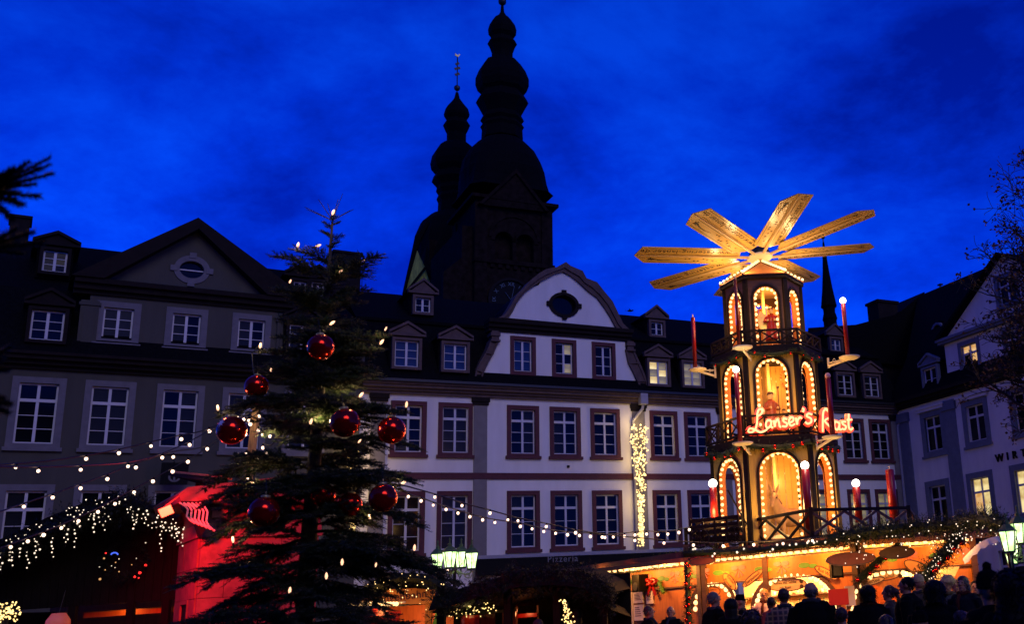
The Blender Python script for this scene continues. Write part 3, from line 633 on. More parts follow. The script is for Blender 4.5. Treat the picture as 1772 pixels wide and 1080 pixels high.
b.prism(ga_, -.4, 3); gi = [(p[0] * .8 + gx[0] * .2, p[1] * .8 + (ztop + .8) * .2) for p in ga_]
b.build('tower_gable', M_tower, CH)
b = MB(); b.ribbon([ga_[0], ga_[2], ga_[1]], [(ga_[0][0] + .3, ga_[0][1] + .02), (ga_[2][0], ga_[2][1] - .35), (ga_[1][0] - .3, ga_[1][1])], -.6, -.38); b.build('gable_moulding', M_tower, CH)
pr = [(37, 871, 243), (36, 871, 225), (39, 871, 220), (35, 871, 214), (39, 871, 209), (34, 871, 200), (38, 871, 193), (47, 871, 178), (44, 871, 172), (38, 871, 163), (44, 871, 158), (48, 871, 148), (48, 871, 136), (42, 871, 122), (33, 871, 110), (24, 871, 105),
      (19, 870, 100), (19, 870, 92), (23, 870, 82), (27, 870, 76), (23, 870, 69), (20, 870, 66), (25, 870, 60), (26, 870, 51), (23, 870, 42), (16, 870, 33), (8, 870, 27), (3.5, 870, 20), (2.5, 870, 9)]
dome(CH, 'onion_dome', cxm, cym, pr, 0, 8, M_slate)
b = MB(); b.ell((cxm, cym, zz(2, 870)), (8 * kk, 8 * kk, 8 * kk)); b.tube([(cxm, cym, zz(9, 870)), (cxm, cym, zz(-60, 870))], .05, 5); b.build('finial', M_iron, CH)
# second tower, further back
P2 = atY(789, 300, 84); q2 = FT.loc(P2); k2_ = P2.y / FPX; x2, y2 = q2[0], q2[1]
a2 = A_ * 1.0; b = MB(); b.box(x2 - a2 / 2, x2 + a2 / 2, y2 - a2 / 2, y2 + a2 / 2, 0, zat(780, 440, P2.y)); b.build('tower_body', M_tower, CH)
b = MB(); rings = []
for hw, y in ((90, 500), (80, 470), (74, 440), (69, 415), (59, 392), (44, 378), (28, 371)):
    z = zat(780, y, P2.y); sq = min(1, max(0, (500 - y) / 90)); s_ = hw * k2_ * ((1 - sq) / 1.19 + sq); rg = []
    for j in range(24):
        t = 2 * math.pi * (j + .5) / 24; c, s2 = math.cos(t), math.sin(t); q = 1 / max(abs(c), abs(s2)); q = q * (1 - sq) + 1.04 * sq; rg.append((x2 + c * q * s_, y2 + s2 * q * s_, z))
    rings.append(rg)
for r_ in rings: b.v += r_
for i in range(len(rings) - 1):
    for j in range(24): b.f.append((i * 24 + j, i * 24 + (j + 1) % 24, (i + 1) * 24 + (j + 1) % 24, (i + 1) * 24 + j)); b.m.append(0)
b.build('tower_roof', M_slate, CH)
pr2 = [(31, 789, 376), (30, 789, 352), (33, 789, 345), (30, 789, 338), (34, 789, 332), (33, 789, 325), (42, 789, 315), (39, 789, 306), (36, 789, 302), (43, 789, 294), (45, 789, 284), (42, 789, 270), (34, 789, 258), (25, 789, 251),
       (17, 789, 247), (17, 789, 232), (21, 789, 224), (24, 789, 217), (20, 789, 211), (18, 789, 208), (22, 789, 202), (23, 789, 198), (20, 789, 188), (12, 789, 179), (5, 789, 170), (2.5, 789, 160)]
Pw2 = FT.w(x2, y2); b = MB(); b.lathe([(r * Pw2.y / FPX * 1.04, zat(px, py, Pw2.y)) for r, px, py in pr2], 8, (x2, y2, 0), math.pi / 8); b.build('onion_dome', M_slate, CH)
b = MB(); b.ell((x2, y2, zat(789, 152, P2.y)), (6 * k2_,) * 3); b.tube([(x2, y2, zat(789, 160, P2.y)), (x2, y2, zat(789, 97, P2.y))], .05, 5)
for py, w_ in ((128, 4), (118, 5), (110, 3)): b.bar((x2 - w_ * k2_, y2, zat(789, py + 2, P2.y)), (x2 + w_ * k2_, y2, zat(789, py - 2, P2.y)), .08, .22)
b.build('finial', M_iron, CH)
zc_ = zat(789, 97, P2.y); q = .047
ckp = [(-5, 1), (-3.5, 3), (-4.6, 5.5), (-2, 3.4), (.5, 2.2), (2, 3.2), (2.7, 5.6), (4, 5.2), (4.8, 4.3), (3.6, 4), (3.4, 1.6), (1.4, -.6), (.4, -2.4), (-.4, -2.4), (-1.2, -.6)]
b = MB(); b.prism([(x2 + p[0] * q * 1.1, zc_ + p[1] * q) for p in ckp], y2 - .04, y2 + .04); b.build('weathercock', M_gold, CH)
# nave roof: the green light on its flank is put into the colour
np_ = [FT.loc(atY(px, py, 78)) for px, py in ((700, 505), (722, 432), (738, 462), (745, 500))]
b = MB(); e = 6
b.poly([FT.loc(atY(700, 512, 78)), FT.loc(atY(748, 512, 78)), FT.loc(atY(744, 488, 78)), FT.loc(atY(735, 462, 78.5)), FT.loc(atY(722, 433, 79))]); b.build('green_lit_roof', M_green_lit, CH)
b = MB(); b.bar(FT.loc(atY(701, 508, 77.9)), FT.loc(atY(737, 462, 78.3)), .16, .16); b.build('roof_hip', M_slate, CH)
b = MB(); b.tube([FT.loc(atY(699, 510, 78)), FT.loc(atY(708, 470, 78.5)), FT.loc(atY(716, 440, 79)), FT.loc(atY(724, 412, 79.5)), FT.loc(atY(740, 385, 80))], [.14, .15, .2, .3, .2], 5); b.build('roof_edge', M_slate, CH)
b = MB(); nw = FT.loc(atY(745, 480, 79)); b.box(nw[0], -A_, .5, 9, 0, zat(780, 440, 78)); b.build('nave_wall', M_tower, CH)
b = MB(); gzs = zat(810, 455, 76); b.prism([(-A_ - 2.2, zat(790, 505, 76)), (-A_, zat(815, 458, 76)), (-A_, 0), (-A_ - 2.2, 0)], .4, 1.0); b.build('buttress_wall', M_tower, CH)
# distant spire
Ps = atY(1435, 540, 88); SP = thing('church_spire', 'thin dark pointed spire rising behind the wooden pyramid', 'spire', (Ps.x, Ps.y, 0)); ks = Ps.y / FPX
b = MB(); b.box(-2.0, 2.0, -2.0, 2.0, 0, zat(1435, 575, Ps.y)); b.build('tower_body', M_tower, SP)
b = MB(); b.lathe([(r * ks * 1.05, zat(1430, y, Ps.y)) for r, y in ((12, 572), (12, 560), (12, 556), (13.5, 553), (12, 547), (10.5, 542), (11, 534), (14.5, 531), (13, 522), (9.5, 500), (6, 470), (3.5, 440), (1.6, 419))], 8, ph=math.pi / 8); b.build('spire_roof', M_slate, SP)
b = MB(); b.ell((0, 0, zat(1430, 411, Ps.y)), (3.6 * ks, 3.6 * ks, 2.6 * ks)); b.tube([(0, 0, zat(1430, 420, Ps.y)), (0, 0, zat(1430, 406, Ps.y))], .06, 5); b.build('finial', M_iron, SP)
# bird
Pb = atY(1090, 538, 40); BD = thing('bird', 'small dark bird in flight above the white house roof ridge', 'bird', Pb, .3)
b = MB(); b.ell((0, 0, 0), (.11, .04, .04)); b.ell((.11, 0, .02), (.035, .03, .03)); b.add([(-.02, .03, .01), (.05, .03, .01), (-.06, .16, .07), (-.02, -.03, .01), (.05, -.03, .01), (-.06, -.16, .07), (-.1, 0, 0), (-.19, .04, .01), (-.19, -.04, .01)], [(0, 1, 2), (4, 3, 5), (6, 7, 8)]); b.build('body', M_black, BD)
# ================================================================== GREENERY HELPERS
def spray(mb, p, d, L, w, n, rg, droop=0.0):
    """a fir twig: n needle pairs along a short stem"""
    p = Vector(p); d = Vector(d).normalized(); a = d.cross(Vector((0, 0, 1)))
    if a.length < .05: a = Vector((1, 0, 0))
    a.normalize(); b = a.cross(d)
    for i in range(n):
        t = (i + rg.random() * .6) / n; q = p + d * (L * t) + Vector((0, 0, -droop * L * t * t)); ang = rg.uniform(0, 6.283)
        o = a * math.cos(ang) + b * math.sin(ang); nd = (d * .75 + o).normalized(); ln = w * (1.05 - .5 * t) * rg.uniform(.7, 1.15); s = nd.cross(o.cross(d)).normalized() if False else d.cross(o).normalized()
        h = max(.004, ln * .13)
        mb.add([q - s * h, q + s * h, q + nd * ln], [(0, 1, 2)])
def path_pts(pts, step):
    pts = [Vector(p) for p in pts]; out = []
    for i in range(len(pts) - 1):
        d = (pts[i + 1] - pts[i]); n = max(1, int(d.length / step))
        for k in range(n): out.append((pts[i] + d * (k / n), d.normalized()))
    return out
def garland(name, label, pts, rad, parent=None, m=None, per_m=150, baubles=0, group=None, brad=.045, cat='garland', leds=0, led_r=.011, sag=0, needle=1.0, led_drop=0.0, led_m=None):
    m = m or M_needle
    rg = random.Random(hash(name + label) % 9999 if False else sum(map(ord, label)))
    o0 = Vector(pts[0]); r_ = thing(name, label, cat, o0, 0, group) if parent is None else empty(name, o0, 0, parent)
    P = path_pts([Vector(p) - o0 for p in pts], .05); L = .05 * len(P)
    mb = MB()
    mb.tube([q[0] for q in P[::4]] + [P[-1][0]], rad * .45, 6)
    for _ in range(int(L * per_m)):
        q, d = P[rg.randrange(len(P))]; a = d.orthogonal().normalized(); b = d.cross(a); t = rg.uniform(0, 6.283); o = a * math.cos(t) + b * math.sin(t)
        l = rad * rg.uniform(.7, 1.45)
        spray(mb, q + o * rad * .15 + d * rg.uniform(-.04, .04), o + d * rg.uniform(-.9, .9) - Vector((0, 0, .15)), l, rad * .42 * needle, 9, rg)
    tag(mb.build('fir_foliage', m, r_), kind='stuff')
    for i in range(baubles):
        q, d = P[int((i + .5 + rg.uniform(-.3, .3)) * len(P) / baubles) % len(P)]; b = MB(); s = -1
        nrm = Vector((rg.uniform(-.5, .5), -1, rg.uniform(-.9, .2))).normalized(); b.ell(q + nrm * rad * .95, brad, 10, 7); b.build('bauble', M_bauble, r_, True)
    if leds:
        b = MB()
        for _ in range(leds):
            q, d = P[rg.randrange(len(P))]; o = Vector((rg.uniform(-.6, .6), -1, rg.uniform(-.8, .9))).normalized(); c = q + o * rad * rg.uniform(.8, 1.2) - Vector((0, 0, led_drop * rg.random() ** 1.5)); b.ell(c, led_r * rg.uniform(.7, 1.2), 5, 3)
        tag(b.build('fairy_lights', led_m or M_led_w, r_), kind='stuff')
    return r_
BULB = MB().ell((0, 0, 0), .040, 8, 6).mesh('bulb', M_bulb, True)
# ================================================================== THE WOODEN PYRAMID
PD = 27.8; pb_ = atY(1343, 860, PD); PX, PY_ = pb_.x, pb_.y; PHI = .09
PYR = thing('christmas_pyramid', 'tall three-storey wooden Christmas pyramid with lit arches and a winged rotor', 'Christmas pyramid', (PX, PY_, 0), PHI)
def hexp(r, off=0): return [(r * math.cos(R(60 * k + off)), r * math.sin(R(60 * k + off))) for k in range(6)]
tiers = [dict(R=1.62, z0=zat(1358, 952, PD - 1.4), z1=zat(1357, 764, PD - 1.4), at=zat(1357, 781, PD - 1.4), hw=.315, m=M_wood_y, sp=.150),
         dict(R=1.31, z0=zat(1348, 757, PD - 1.13), z1=zat(1346, 606, PD - 1.13), at=zat(1347, 619, PD - 1.13), hw=.325, m=M_wood_y, sp=.148),
         dict(R=1.05, z0=zat(1338, 602, PD - .92), z1=zat(1338, 481, PD - .92), at=zat(1338, 494, PD - .92), hw=.315, m=M_brown_wood, sp=.135)]
for ti, T in enumerate(tiers):
    Rr, z0, z1 = T['R'], T['z0'], T['z1']; ap_ = Rr * math.cos(R(30)); hw = T['hw'] * Rr; zs = T['at'] - hw
    hl = arch(0, z0 + .06, zs, hw, 14); me = wall_mesh('wall_panel', rect(-Rr / 2, Rr / 2, z0, z1), [hl], T['m'], 0, .07)
    tr = MB(); o_ = arch(0, z0 + .05, zs, hw + .055, 14); i_ = arch(0, z0 + .05, zs, hw - .004, 14); tr.ribbon([o_[1]] + o_[2:] + [o_[0]], [i_[1]] + i_[2:] + [i_[0]], -.035, .02); mt = tr.mesh('arch_trim', M_dark_wood)
    jb = MB(); i2 = arch(0, z0 + .06, zs, hw - .003, 14); j2 = arch(0, z0 + .06, zs, hw - .028, 14); jb.ribbon([i2[1]] + i2[2:] + [i2[0]], [j2[1]] + j2[2:] + [j2[0]], -.005, .18); mj = jb.mesh('arch_lining', M_wood_o)
    pa = [(hw - .055, z0 + .2)]; n_s = max(3, int((zs - z0 - .2) / T['sp'])); pl = []
    for i in range(n_s + 1): pl.append((-(hw - .05), z0 + .2 + (zs - z0 - .2) * i / n_s))
    n_a = max(6, int(math.pi * hw / T['sp']))
    for i in range(1, n_a): t = math.pi - math.pi * i / n_a; pl.append(((hw - .05) * math.cos(t), zs + (hw - .05) * math.sin(t)))
    for i in range(n_s + 1): pl.append((hw - .05, zs - (zs - z0 - .2) * i / n_s))
    for k in range(6):
        th = R(60 * k - 60); wp = obj('wall_panel', me, PYR, (ap_ * math.sin(th), -ap_ * math.cos(th), 0), (0, 0, th))
        obj('arch_trim', mt, wp); obj('arch_lining', mj, wp)
        if k < 3:
            for (bx, bz) in pl: obj('bulb', BULB, wp, (bx, .02 + rng.uniform(-.01, .01), bz + rng.uniform(-.012, .012)), scale=rng.uniform(.9, 1.15))
        else:
            b = MB()
            for (bx, bz) in pl: b.ell((bx, .1, bz), .04, 6, 4)
            tag(b.build('bulb_row', M_bulb, wp), kind='stuff')
        cp = MB(); cp.prismz([(-.06, -.05), (.06, -.05), (.06, .07), (-.06, .07)], z0, z1 - .02); a2 = th + R(30)
        cp.build('corner_post', M_dark_wood, PYR, loc=(Rr * math.sin(a2), -Rr * math.cos(a2), 0), rot=(0, 0, a2))
    if ti == 1 or ti == 2:
        rr = tiers[ti - 1]['R'] + (.10 if ti == 1 else .16); zt = tiers[ti - 1]['z1']
        d = MB(); d.prismz(hexp(rr + .02), zt + .002, z0 + .0); d.build('deck', M_dark_wood, PYR)
        d = MB(); d.prismz(hexp(rr + .06), zt - .10, zt); d.build('cornice', M_dark_wood, PYR)
        hgt = .52 if ti == 1 else .40
        for k in range(6):
            th = R(60 * k - 60); sd_ = rr; apr = rr * math.cos(R(30))
            rl = empty('railing', (apr * math.sin(th), -apr * math.cos(th), z0), th, PYR)
            q = MB(); q.bar((-sd_ / 2, 0, hgt), (sd_ / 2, 0, hgt), .06, .05); q.build('handrail', M_dark_wood, rl)
            q = MB(); q.bar((-sd_ / 2, 0, .06), (sd_ / 2, 0, .06), .05, .05); q.build('bottom_rail', M_dark_wood, rl)
            nX = 3 if ti == 1 else 3
            for i in range(nX):
                xa, xb = -sd_ / 2 + sd_ * i / nX, -sd_ / 2 + sd_ * (i + 1) / nX
                q = MB(); q.bar((xa, -.012, .08), (xb, -.012, hgt - .02), .022, .035); q.build('brace', M_dark_wood, rl)
                q = MB(); q.bar((xa, .012, hgt - .02), (xb, .012, .08), .022, .035); q.build('brace', M_dark_wood, rl)
                q = MB(); q.bar((xa, 0, .02), (xa, 0, hgt + .01), .05, .05, (0, 1, 0)); q.build('baluster', M_dark_wood, rl)
d = MB(); T3 = tiers[2]; ze = T3['z1']
d.prismz(hexp(T3['R'] + .10), ze, ze + .10); d.build('eaves', M_dark_wood, PYR)
d = MB(); d.prismz(hexp(T3['R'] - .05), ze - .05, ze - .002); d.build('ceiling', M_wood_pale, PYR)
for q_ in tiers[:2]: d = MB(); d.prismz(hexp(q_['R'] - .12), q_['z1'] - .06, q_['z1'] - .004); d.build('ceiling', M_wood_pale, PYR)
apz = zat(1326, 456, PD); rc = hexp(T3['R'] + .12)
for k in range(6):
    a, b_ = rc[k], rc[(k + 1) % 6]; q = MB(); q.add([(a[0], a[1], ze + .105), (b_[0], b_[1], ze + .105), (b_[0] * .06, b_[1] * .06, apz), (a[0] * .06, a[1] * .06, apz), (a[0], a[1], ze + .125), (b_[0], b_[1], ze + .125), (b_[0] * .06, b_[1] * .06, apz + .02), (a[0] * .06, a[1] * .06, apz + .02)], [(3, 2, 1, 0), (4, 5, 6, 7), (0, 1, 5, 4)])
    rp_ = q.build('roof_panel', M_wood_o, PYR)
    nb = 11; q = MB(); q.bar((a[0], a[1], ze + .12), (a[0] * .06, a[1] * .06, apz + .02), .05, .05); q.build('ridge', M_brown_wood, PYR)
    for i in range(nb):
        t = (i + .4) / nb; obj('bulb', BULB, rp_, (a[0] * (1 - t * .94), a[1] * (1 - t * .94), ze + .12 + (apz - ze - .1) * t + .055))
ms = MB(); hub = atY(1323, 444, PD); hz_ = hub.z; ms.lathe([(.05, tiers[0]['z0']), (.05, hz_ + .1)], 10); ms.build('mast', M_wood_pale, PYR)
RT = empty('rotor', (0, 0, hz_), 0, PYR); RT.rotation_euler = (R(-3.5), R(-5.5), -PHI)
q = MB(); q.lathe([(.02, -.07), (.34, -.06), (.36, -.02), (.34, .02), (.1, .04)], 24); q.build('hub_disc', M_cream, RT)
q = MB(); q.lathe([(.28, .03), (.30, .10), (.24, .22), (.05, .26)], 16); q.build('hub', M_iron, RT)
def blade_mesh():
    q = MB(); o_ = [(.62, -.10), (.86, -.43), (3.2, -.43), (3.52, -.04), (3.38, .43), (.70, .43), (.60, .12)]
    q.prismz(o_, -.012, .012)
    q.cur = 1
    for pl in ([(.95, -.36), (3.14, -.36)], [(.95, -.07), (3.18, -.07)], [(.95, .07), (3.2, .07)], [(.85, .36), (3.3, .36)]): q.bar((*pl[0], -.0135), (*pl[1], -.0135), .012, .004)
    def flat(pts, z=-.0145): q.prismz(pts, z - .002, z + .003)
    flat(star(3.05, -.21, .10)); k = 9
    cm = [(3.0 - .7 * i / k, -.21 - .06 * math.sin(math.pi * i / k) + (.026 * (1 - i / k))) for i in range(k + 1)] + [(3.0 - .7 * i / k, -.21 - .06 * math.sin(math.pi * i / k) - (.026 * (1 - i / k))) for i in range(k, -1, -1)]
    flat(cm)
    rg = random.Random(3)
    for i in range(9): flat(star(1.05 + i * .13 + rg.uniform(-.03, .03), -.21 + rg.uniform(-.07, .07), rg.uniform(.018, .05), ph=rg.random()))
    q.cur = 2; q.tube([(.3, 0, -.03), (3.44, 0, -.02)], [.045, .022], 8)
    return q.mesh('blade', [M_wood, M_ink, M_wood_pale])
BM = blade_mesh(); TX = text_mesh('www.catering-lanser.de', .25, .002, M_ink, space=1.12)
for i in range(8):
    th = R(19 + 45 * i)            # clockwise from the viewer's side, seen from above
    dirx, diry = math.sin(th), -math.cos(th); ang = math.atan2(diry, dirx)
    bl = obj('blade', BM, RT); bl.matrix_local = Matrix.Rotation(ang, 4, 'Z') @ Matrix.Rotation(R(-3), 4, 'Y') @ Matrix.Rotation(R(5), 4, 'X')
    t = obj('lettering', TX, bl); t.matrix_local = Matrix.Translation((2.05, .22, -.0135)) @ Matrix.Rotation(math.pi, 4, 'X')
# candles on brackets
def candle(px, py0, py1, Y, r, globe, gr=.085, lab=None):
    a = atY(px, py0, Y); z1 = zat(px, py1, Y); lx = Matrix.Rotation(-PHI, 3, 'Z') @ Vector((a.x - PX, a.y - PY_, 0))
    q = MB(); q.lathe([(r, a.z), (r, z1 - .02), (r * .6, z1)], 12); c = q.build('candle', M_red, PYR, True, loc=(lx.x, lx.y, 0))
    if globe is not None:
        q = MB(); q.ell((0, 0, z1 + gr * .8), gr, 14, 10); q.build('globe', globe, c, True)
    else:
        q = MB(); q.lathe([(.02, z1), (.012, z1 + .08)], 6); q.build('wick', M_cream, c)
    if globe is M_globe: lamp('candle_light', (a.x, a.y - .12, z1 + gr), 9, (1, .85, .66), .09)
    return lx, a.z
def bracket(px, py, Y, qx, qy, QY, pr_=.30):
    a = atY(px, py, Y); b_ = atY(qx, qy, QY); M3 = Matrix.Rotation(-PHI, 3, 'Z')
    la = M3 @ Vector((a.x - PX, a.y - PY_, 0)); lb = M3 @ Vector((b_.x - PX, b_.y - PY_, 0)); la.z = a.z; lb.z = b_.z
    q = MB(); q.bar(la - Vector((0, 0, .03)), lb, .05, .05); top_ = Vector((lb.x, lb.y, la.z + .02)); q.bar(la - Vector((0, 0, .02)), Vector((lb.x, lb.y, la.z)), .03, .03); q.bar(lb - Vector((0, 0, .05)), top_ + Vector((0, 0, .12)), .05, .05, (0, 1, 0))
    mid = la.lerp(lb, .72) + Vector((0, 0, .09)); d_ = (lb - la).normalized()
    q.tube([mid + d_ * (.06 * math.cos(t) * (1 - t / 9)) + Vector((0, 0, .06 * math.sin(t) * (1 - t / 9))) for t in [i * .6 for i in range(13)]], .008, 4)
    br = q.build('bracket', M_cream, PYR)
    q = MB(); q.lathe([(.02, -.05), (pr_ * .75, -.035), (pr_, 0), (pr_, .02), (pr_ * .9, .012)], 20, la); q.build('plate', M_cream, br, True)
candle(1203, 637, 549, 27.3, .055, None); bracket(1207, 640, 27.3, 1238, 651, 27.5, .24)
candle(1467, 615, 524, 27.0, .058, M_globe); bracket(1470, 619, 27.0, 1434, 634, 27.5, .28)
candle(1281, 764, 644, 25.9, .058, M_globe, .085); bracket(1285, 768, 25.9, 1300, 789, 26.4, .26)
candle(1279, 598, 482, 26.1, .04, None); bracket(1285, 602, 26.1, 1299, 622, 26.6, .26)
candle(1441, 755, 654, 25.9, .07, M_globe_off, .075); bracket(1440, 757, 25.9, 1414, 776, 26.4, .26)
candle(1237, 905, 843, 26.9, .095, M_globe, .11)
candle(1402, 930, 811, 25.2, .10, M_globe, .10)
candle(1487, 905, 842, 26.4, .095, M_globe, .10)
candle(1548, 905, 812, 27.0, .11, None)
# fir garlands with red baubles round the pyramid's storeys
for ti, (rr, zz_, nb) in enumerate(((tiers[0]['R'] + .14, tiers[0]['z1'] - .04, 5), (tiers[1]['R'] + .18, tiers[1]['z1'] - .02, 3))):
    for k, nm in ((0, 'left'), (1, 'front'), (2, 'right')):
        th0, th1 = R(60 * k - 90) + PHI, R(60 * k - 30) + PHI; P0 = Vector((PX + rr * math.sin(th0), PY_ - rr * math.cos(th0), zz_)); P1 = Vector((PX + rr * math.sin(th1), PY_ - rr * math.cos(th1), zz_))
        pts = [P0.lerp(P1, t) - Vector((0, 0, .12 * math.sin(math.pi * t))) for t in (0, .25, .5, .75, 1)]
        garland('fir_garland', f'fir garland with red baubles along the {nm} side of the pyramid under its {("middle", "top")[ti]} storey', pts, .16 if ti == 0 else .12, per_m=120, baubles=nb, brad=.05 if ti == 0 else .035)
# warm light inside the storeys and under the rotor
for T, pw in zip(tiers, (85, 72, 58)):
    zz_ = T['z0'] + (T['z1'] - T['z0']) * .72
    lamp('storey_light', (PX + .15, PY_ - T['R'] * .30, zz_), pw, (1, .38, .08), .12)
M3 = Matrix.Rotation(PHI, 3, 'Z')
for k in range(6):
    a = M3 @ Vector((rc[k][0] * 1.0, rc[k][1] * 1.0, 0)); lamp('roof_light', (PX + a.x, PY_ + a.y, ze + .32), 34, (1, .66, .28), .10)
for T, pw in zip(tiers, (110, 52, 30)):
    for k in (0, 1, 2):
        th = R(60 * k - 60) + PHI; d = T['R'] * .866 + .55; lamp('arch_light', (PX + d * math.sin(th), PY_ - d * math.cos(th), T['z0'] + .9), pw, (1, .56, .18), .25)
# backdrops and carved figures
def board(name, label, x, y, z0, z1, w, m, curve=0):
    t = thing(name, label, 'backdrop', (PX, PY_, 0), PHI); q = MB(); n = 7
    for i in range(n): q.box(x - w / 2 + w * i / n + .004, x - w / 2 + w * (i + 1) / n - .004, y + rng.uniform(0, .006), y + .025, z0, z1)
    tag(q.build('planks', m, t)); return t
T = tiers[0]; board('backdrop', 'pale boarded backdrop behind the donkey in the lowest storey', .06, .42, T['z0'], T['z1'] - .1, 1.15, M_wood)
q = tiers[1]; board('backdrop', 'yellow painted backdrop behind the two figures of the middle storey', .05, .35, q['z0'], q['z1'] - .1, .9, M_wood)
q = tiers[2]; board('backdrop', 'orange boarded backdrop behind the angel of the top storey', .05, .28, q['z0'], q['z1'] - .5, .75, M_wood_o)
# donkey
M_donkey = mat('carved_donkey', (.30, .17, .08), .6, var=.2)
dk = atY(1352, 865, PD - .45); DKY = thing('donkey_figure', 'carved pale donkey standing by a manger in the lowest storey', 'figure', (dk.x, dk.y, T['z0'] + .02), .35)
b = MB(); b.ell((.28, .1, .82), (.46, .20, .24)); b.ell((.02, .05, .86), (.24, .18, .24)); b.tube([(-.02, .02, .92), (-.16, -.05, 1.15), (-.24, -.10, 1.34)], [.17, .12, .10], 10); b.tube([(-.20, -.08, 1.38), (-.30, -.2, 1.28), (-.36, -.30, 1.13)], [.105, .085, .055], 10); b.ell((-.37, -.31, 1.11), (.06, .065, .055))
for x, y in ((-.02, -.06), (.02, .14), (.52, 0), (.55, .2)): b.tube([(x, y, .75), (x + .01, y - .02, .40), (x, y, .02)], [.09, .048, .05], 8)
for s in (-1, 1): b.tube([(-.22 + s * .05, -.1 + s * .03, 1.42), (-.22 + s * .12, -.1 + s * .06, 1.56), (-.22 + s * .17, -.12 + s * .07, 1.68)], [.035, .045, .012], 8)
b.tube([(.72, .12, .9), (.80, .14, .7), (.80, .14, .5)], [.03, .02, .04], 6)
obj('body', fused(b, .022, 'body', M_donkey), DKY)
b = MB(); b.ell((-.36, -.17, 1.31), (.02, .02, .025)); b.ell((-.22, -.26, 1.31), (.02, .02, .025)); b.build('eye', M_ink, DKY)
b = MB(); b.tube([(-.0, .0, 1.16), (-.14, 0.02, 1.36), (-.2, -.04, 1.5)], [.03, .04, .02], 6); b.build('mane', M_brown_wood, DKY)
mg = thing('manger', 'small wooden manger with pale hay at the feet of the donkey', 'manger', (dk.x - .05, dk.y - .35, T['z0'] + .02), .2)
b = MB(); b.prism([(-.3, .28), (.3, .28), (.2, .12), (-.2, .12)], -.14, .14); b.bar((-.25, -.1, 0), (.1, -.1, .3), .03, .03); b.bar((.25, -.1, 0), (-.1, -.1, .3), .03, .03); b.build('trough', M_brown_wood, mg)
b = MB(); b.ell((0, 0, .29), (.28, .13, .10), 10, 6); b.build('hay', M_cream, mg)
def carved(name, label, px, py, Y, h, robe, wings=False, rz=0.0, staff=False, arms=1.0):
    a = atY(px, py, Y); t = thing(name, label, 'figure', (a.x, a.y, a.z), rz); s = h / 1.0
    b = MB(); b.lathe([(.20 * s, 0), (.21 * s, .06 * s), (.15 * s, .35 * s), (.12 * s, .55 * s), (.13 * s, .68 * s), (.10 * s, .76 * s), (.045 * s, .80 * s)], 14)
    for k in (-1, 1): b.tube([(k * .12 * s, 0, .70 * s), (k * .19 * s, -.06 * s, .55 * s), (k * .10 * s, -.17 * s * arms, .56 * s)], [.055 * s, .05 * s, .04 * s], 8)
    obj('robe', fused(b, .018, 'robe', robe), t)
    b = MB(); b.ell((0, -.01 * s, .88 * s), (.075 * s, .08 * s, .10 * s)); b.ell((0, -.09 * s, .87 * s), .018 * s, 6, 4); b.ell((.10 * s, -.17 * s * arms, .56 * s), .035 * s, 8, 5); b.ell((-.10 * s, -.17 * s * arms, .56 * s), .035 * s, 8, 5); b.build('head', M_wood_pale, t, True)
    b = MB(); b.lathe([(.086 * s, .90 * s), (.075 * s, .96 * s), (.01 * s, 1.0 * s)], 10); b.build('hair', M_brown_wood, t, True)
    if wings:
        for k in (-1, 1):
            b = MB(); b.prism([(k * .05 * s, .50 * s), (k * .10 * s, .75 * s), (k * .30 * s, .92 * s), (k * .40 * s, .70 * s), (k * .34 * s, .42 * s), (k * .22 * s, .30 * s)][::k], .10 * s, .13 * s); b.build('wing', M_red if robe is not M_red else M_gold, t)
    if staff:
        b = MB(); b.tube([(.12 * s, -.19 * s, 0), (.12 * s, -.19 * s, 1.05 * s)], .014 * s, 6); b.ell((.12 * s, -.19 * s, 1.06 * s), .035 * s, 8, 5); b.build('staff', M_brown_wood, t)
M_robe = mat('carved_red_brown', (.30, .06, .02), .45, var=.25, scale=6)
carved('shepherd_figure', 'carved red-brown shepherd with a staff on the left of the middle storey', 1337, 748, PD - .55, 1.08, M_robe, staff=True, rz=.5)
carved('child_figure', 'small carved kneeling figure on the right of the middle storey', 1359, 748, PD - .5, .62, M_wood, rz=-.6)
carved('angel_figure', 'carved red angel with spread wings in the top storey', 1337, 590, PD - .35, .95, M_red, wings=True)
tp = atY(1362, 655, PD - .45); t = thing('hanging_wreath', 'reddish fir wreath hanging at the right of the middle storey arch', 'wreath', tp)
b = MB(); rg = random.Random(5)
for i in range(70):
    a_ = i * 2 * math.pi / 70; spray(b, (.12 * math.cos(a_), 0, .22 * math.sin(a_)), (math.cos(a_) + rg.uniform(-.6, .6), rg.uniform(-.6, .6), math.sin(a_) + rg.uniform(-.6, .6)), .09, .06, 8, rg)
tag(b.build('fir_foliage', M_robe, t), kind='stuff')
# neon lettering on the railing of the middle storey
def neon(name, label, strokes, O, yaw, size, adv=0):
    t = thing(name, label, 'neon sign', O, yaw)
    for st in strokes:
        pts = [Vector((p[0] * size, 0, p[1] * size)) for p in st]; sm = []
        for i in range(len(pts) - 1):
            p0, p1, p2, p3 = pts[max(i - 1, 0)], pts[i], pts[i + 1], pts[min(i + 2, len(pts) - 1)]
            for k in range(6):
                u_ = k / 6; sm.append(.5 * ((2 * p1) + (p2 - p0) * u_ + (2 * p0 - 5 * p1 + 4 * p2 - p3) * u_ * u_ + (3 * p1 - p0 - 3 * p2 + p3) * u_ ** 3))
        sm.append(pts[-1]); q = MB(); q.tube(sm, .026, 6); le = q.build('letter', M_neon, t, True)
        q = MB(); q.tube([p + Vector((0, .07, 0)) for p in sm], .078, 6); q.build('glow_halo', M_neon_red, le, True)  # red halo round the letter, built as an added wider glowing tube
    return t
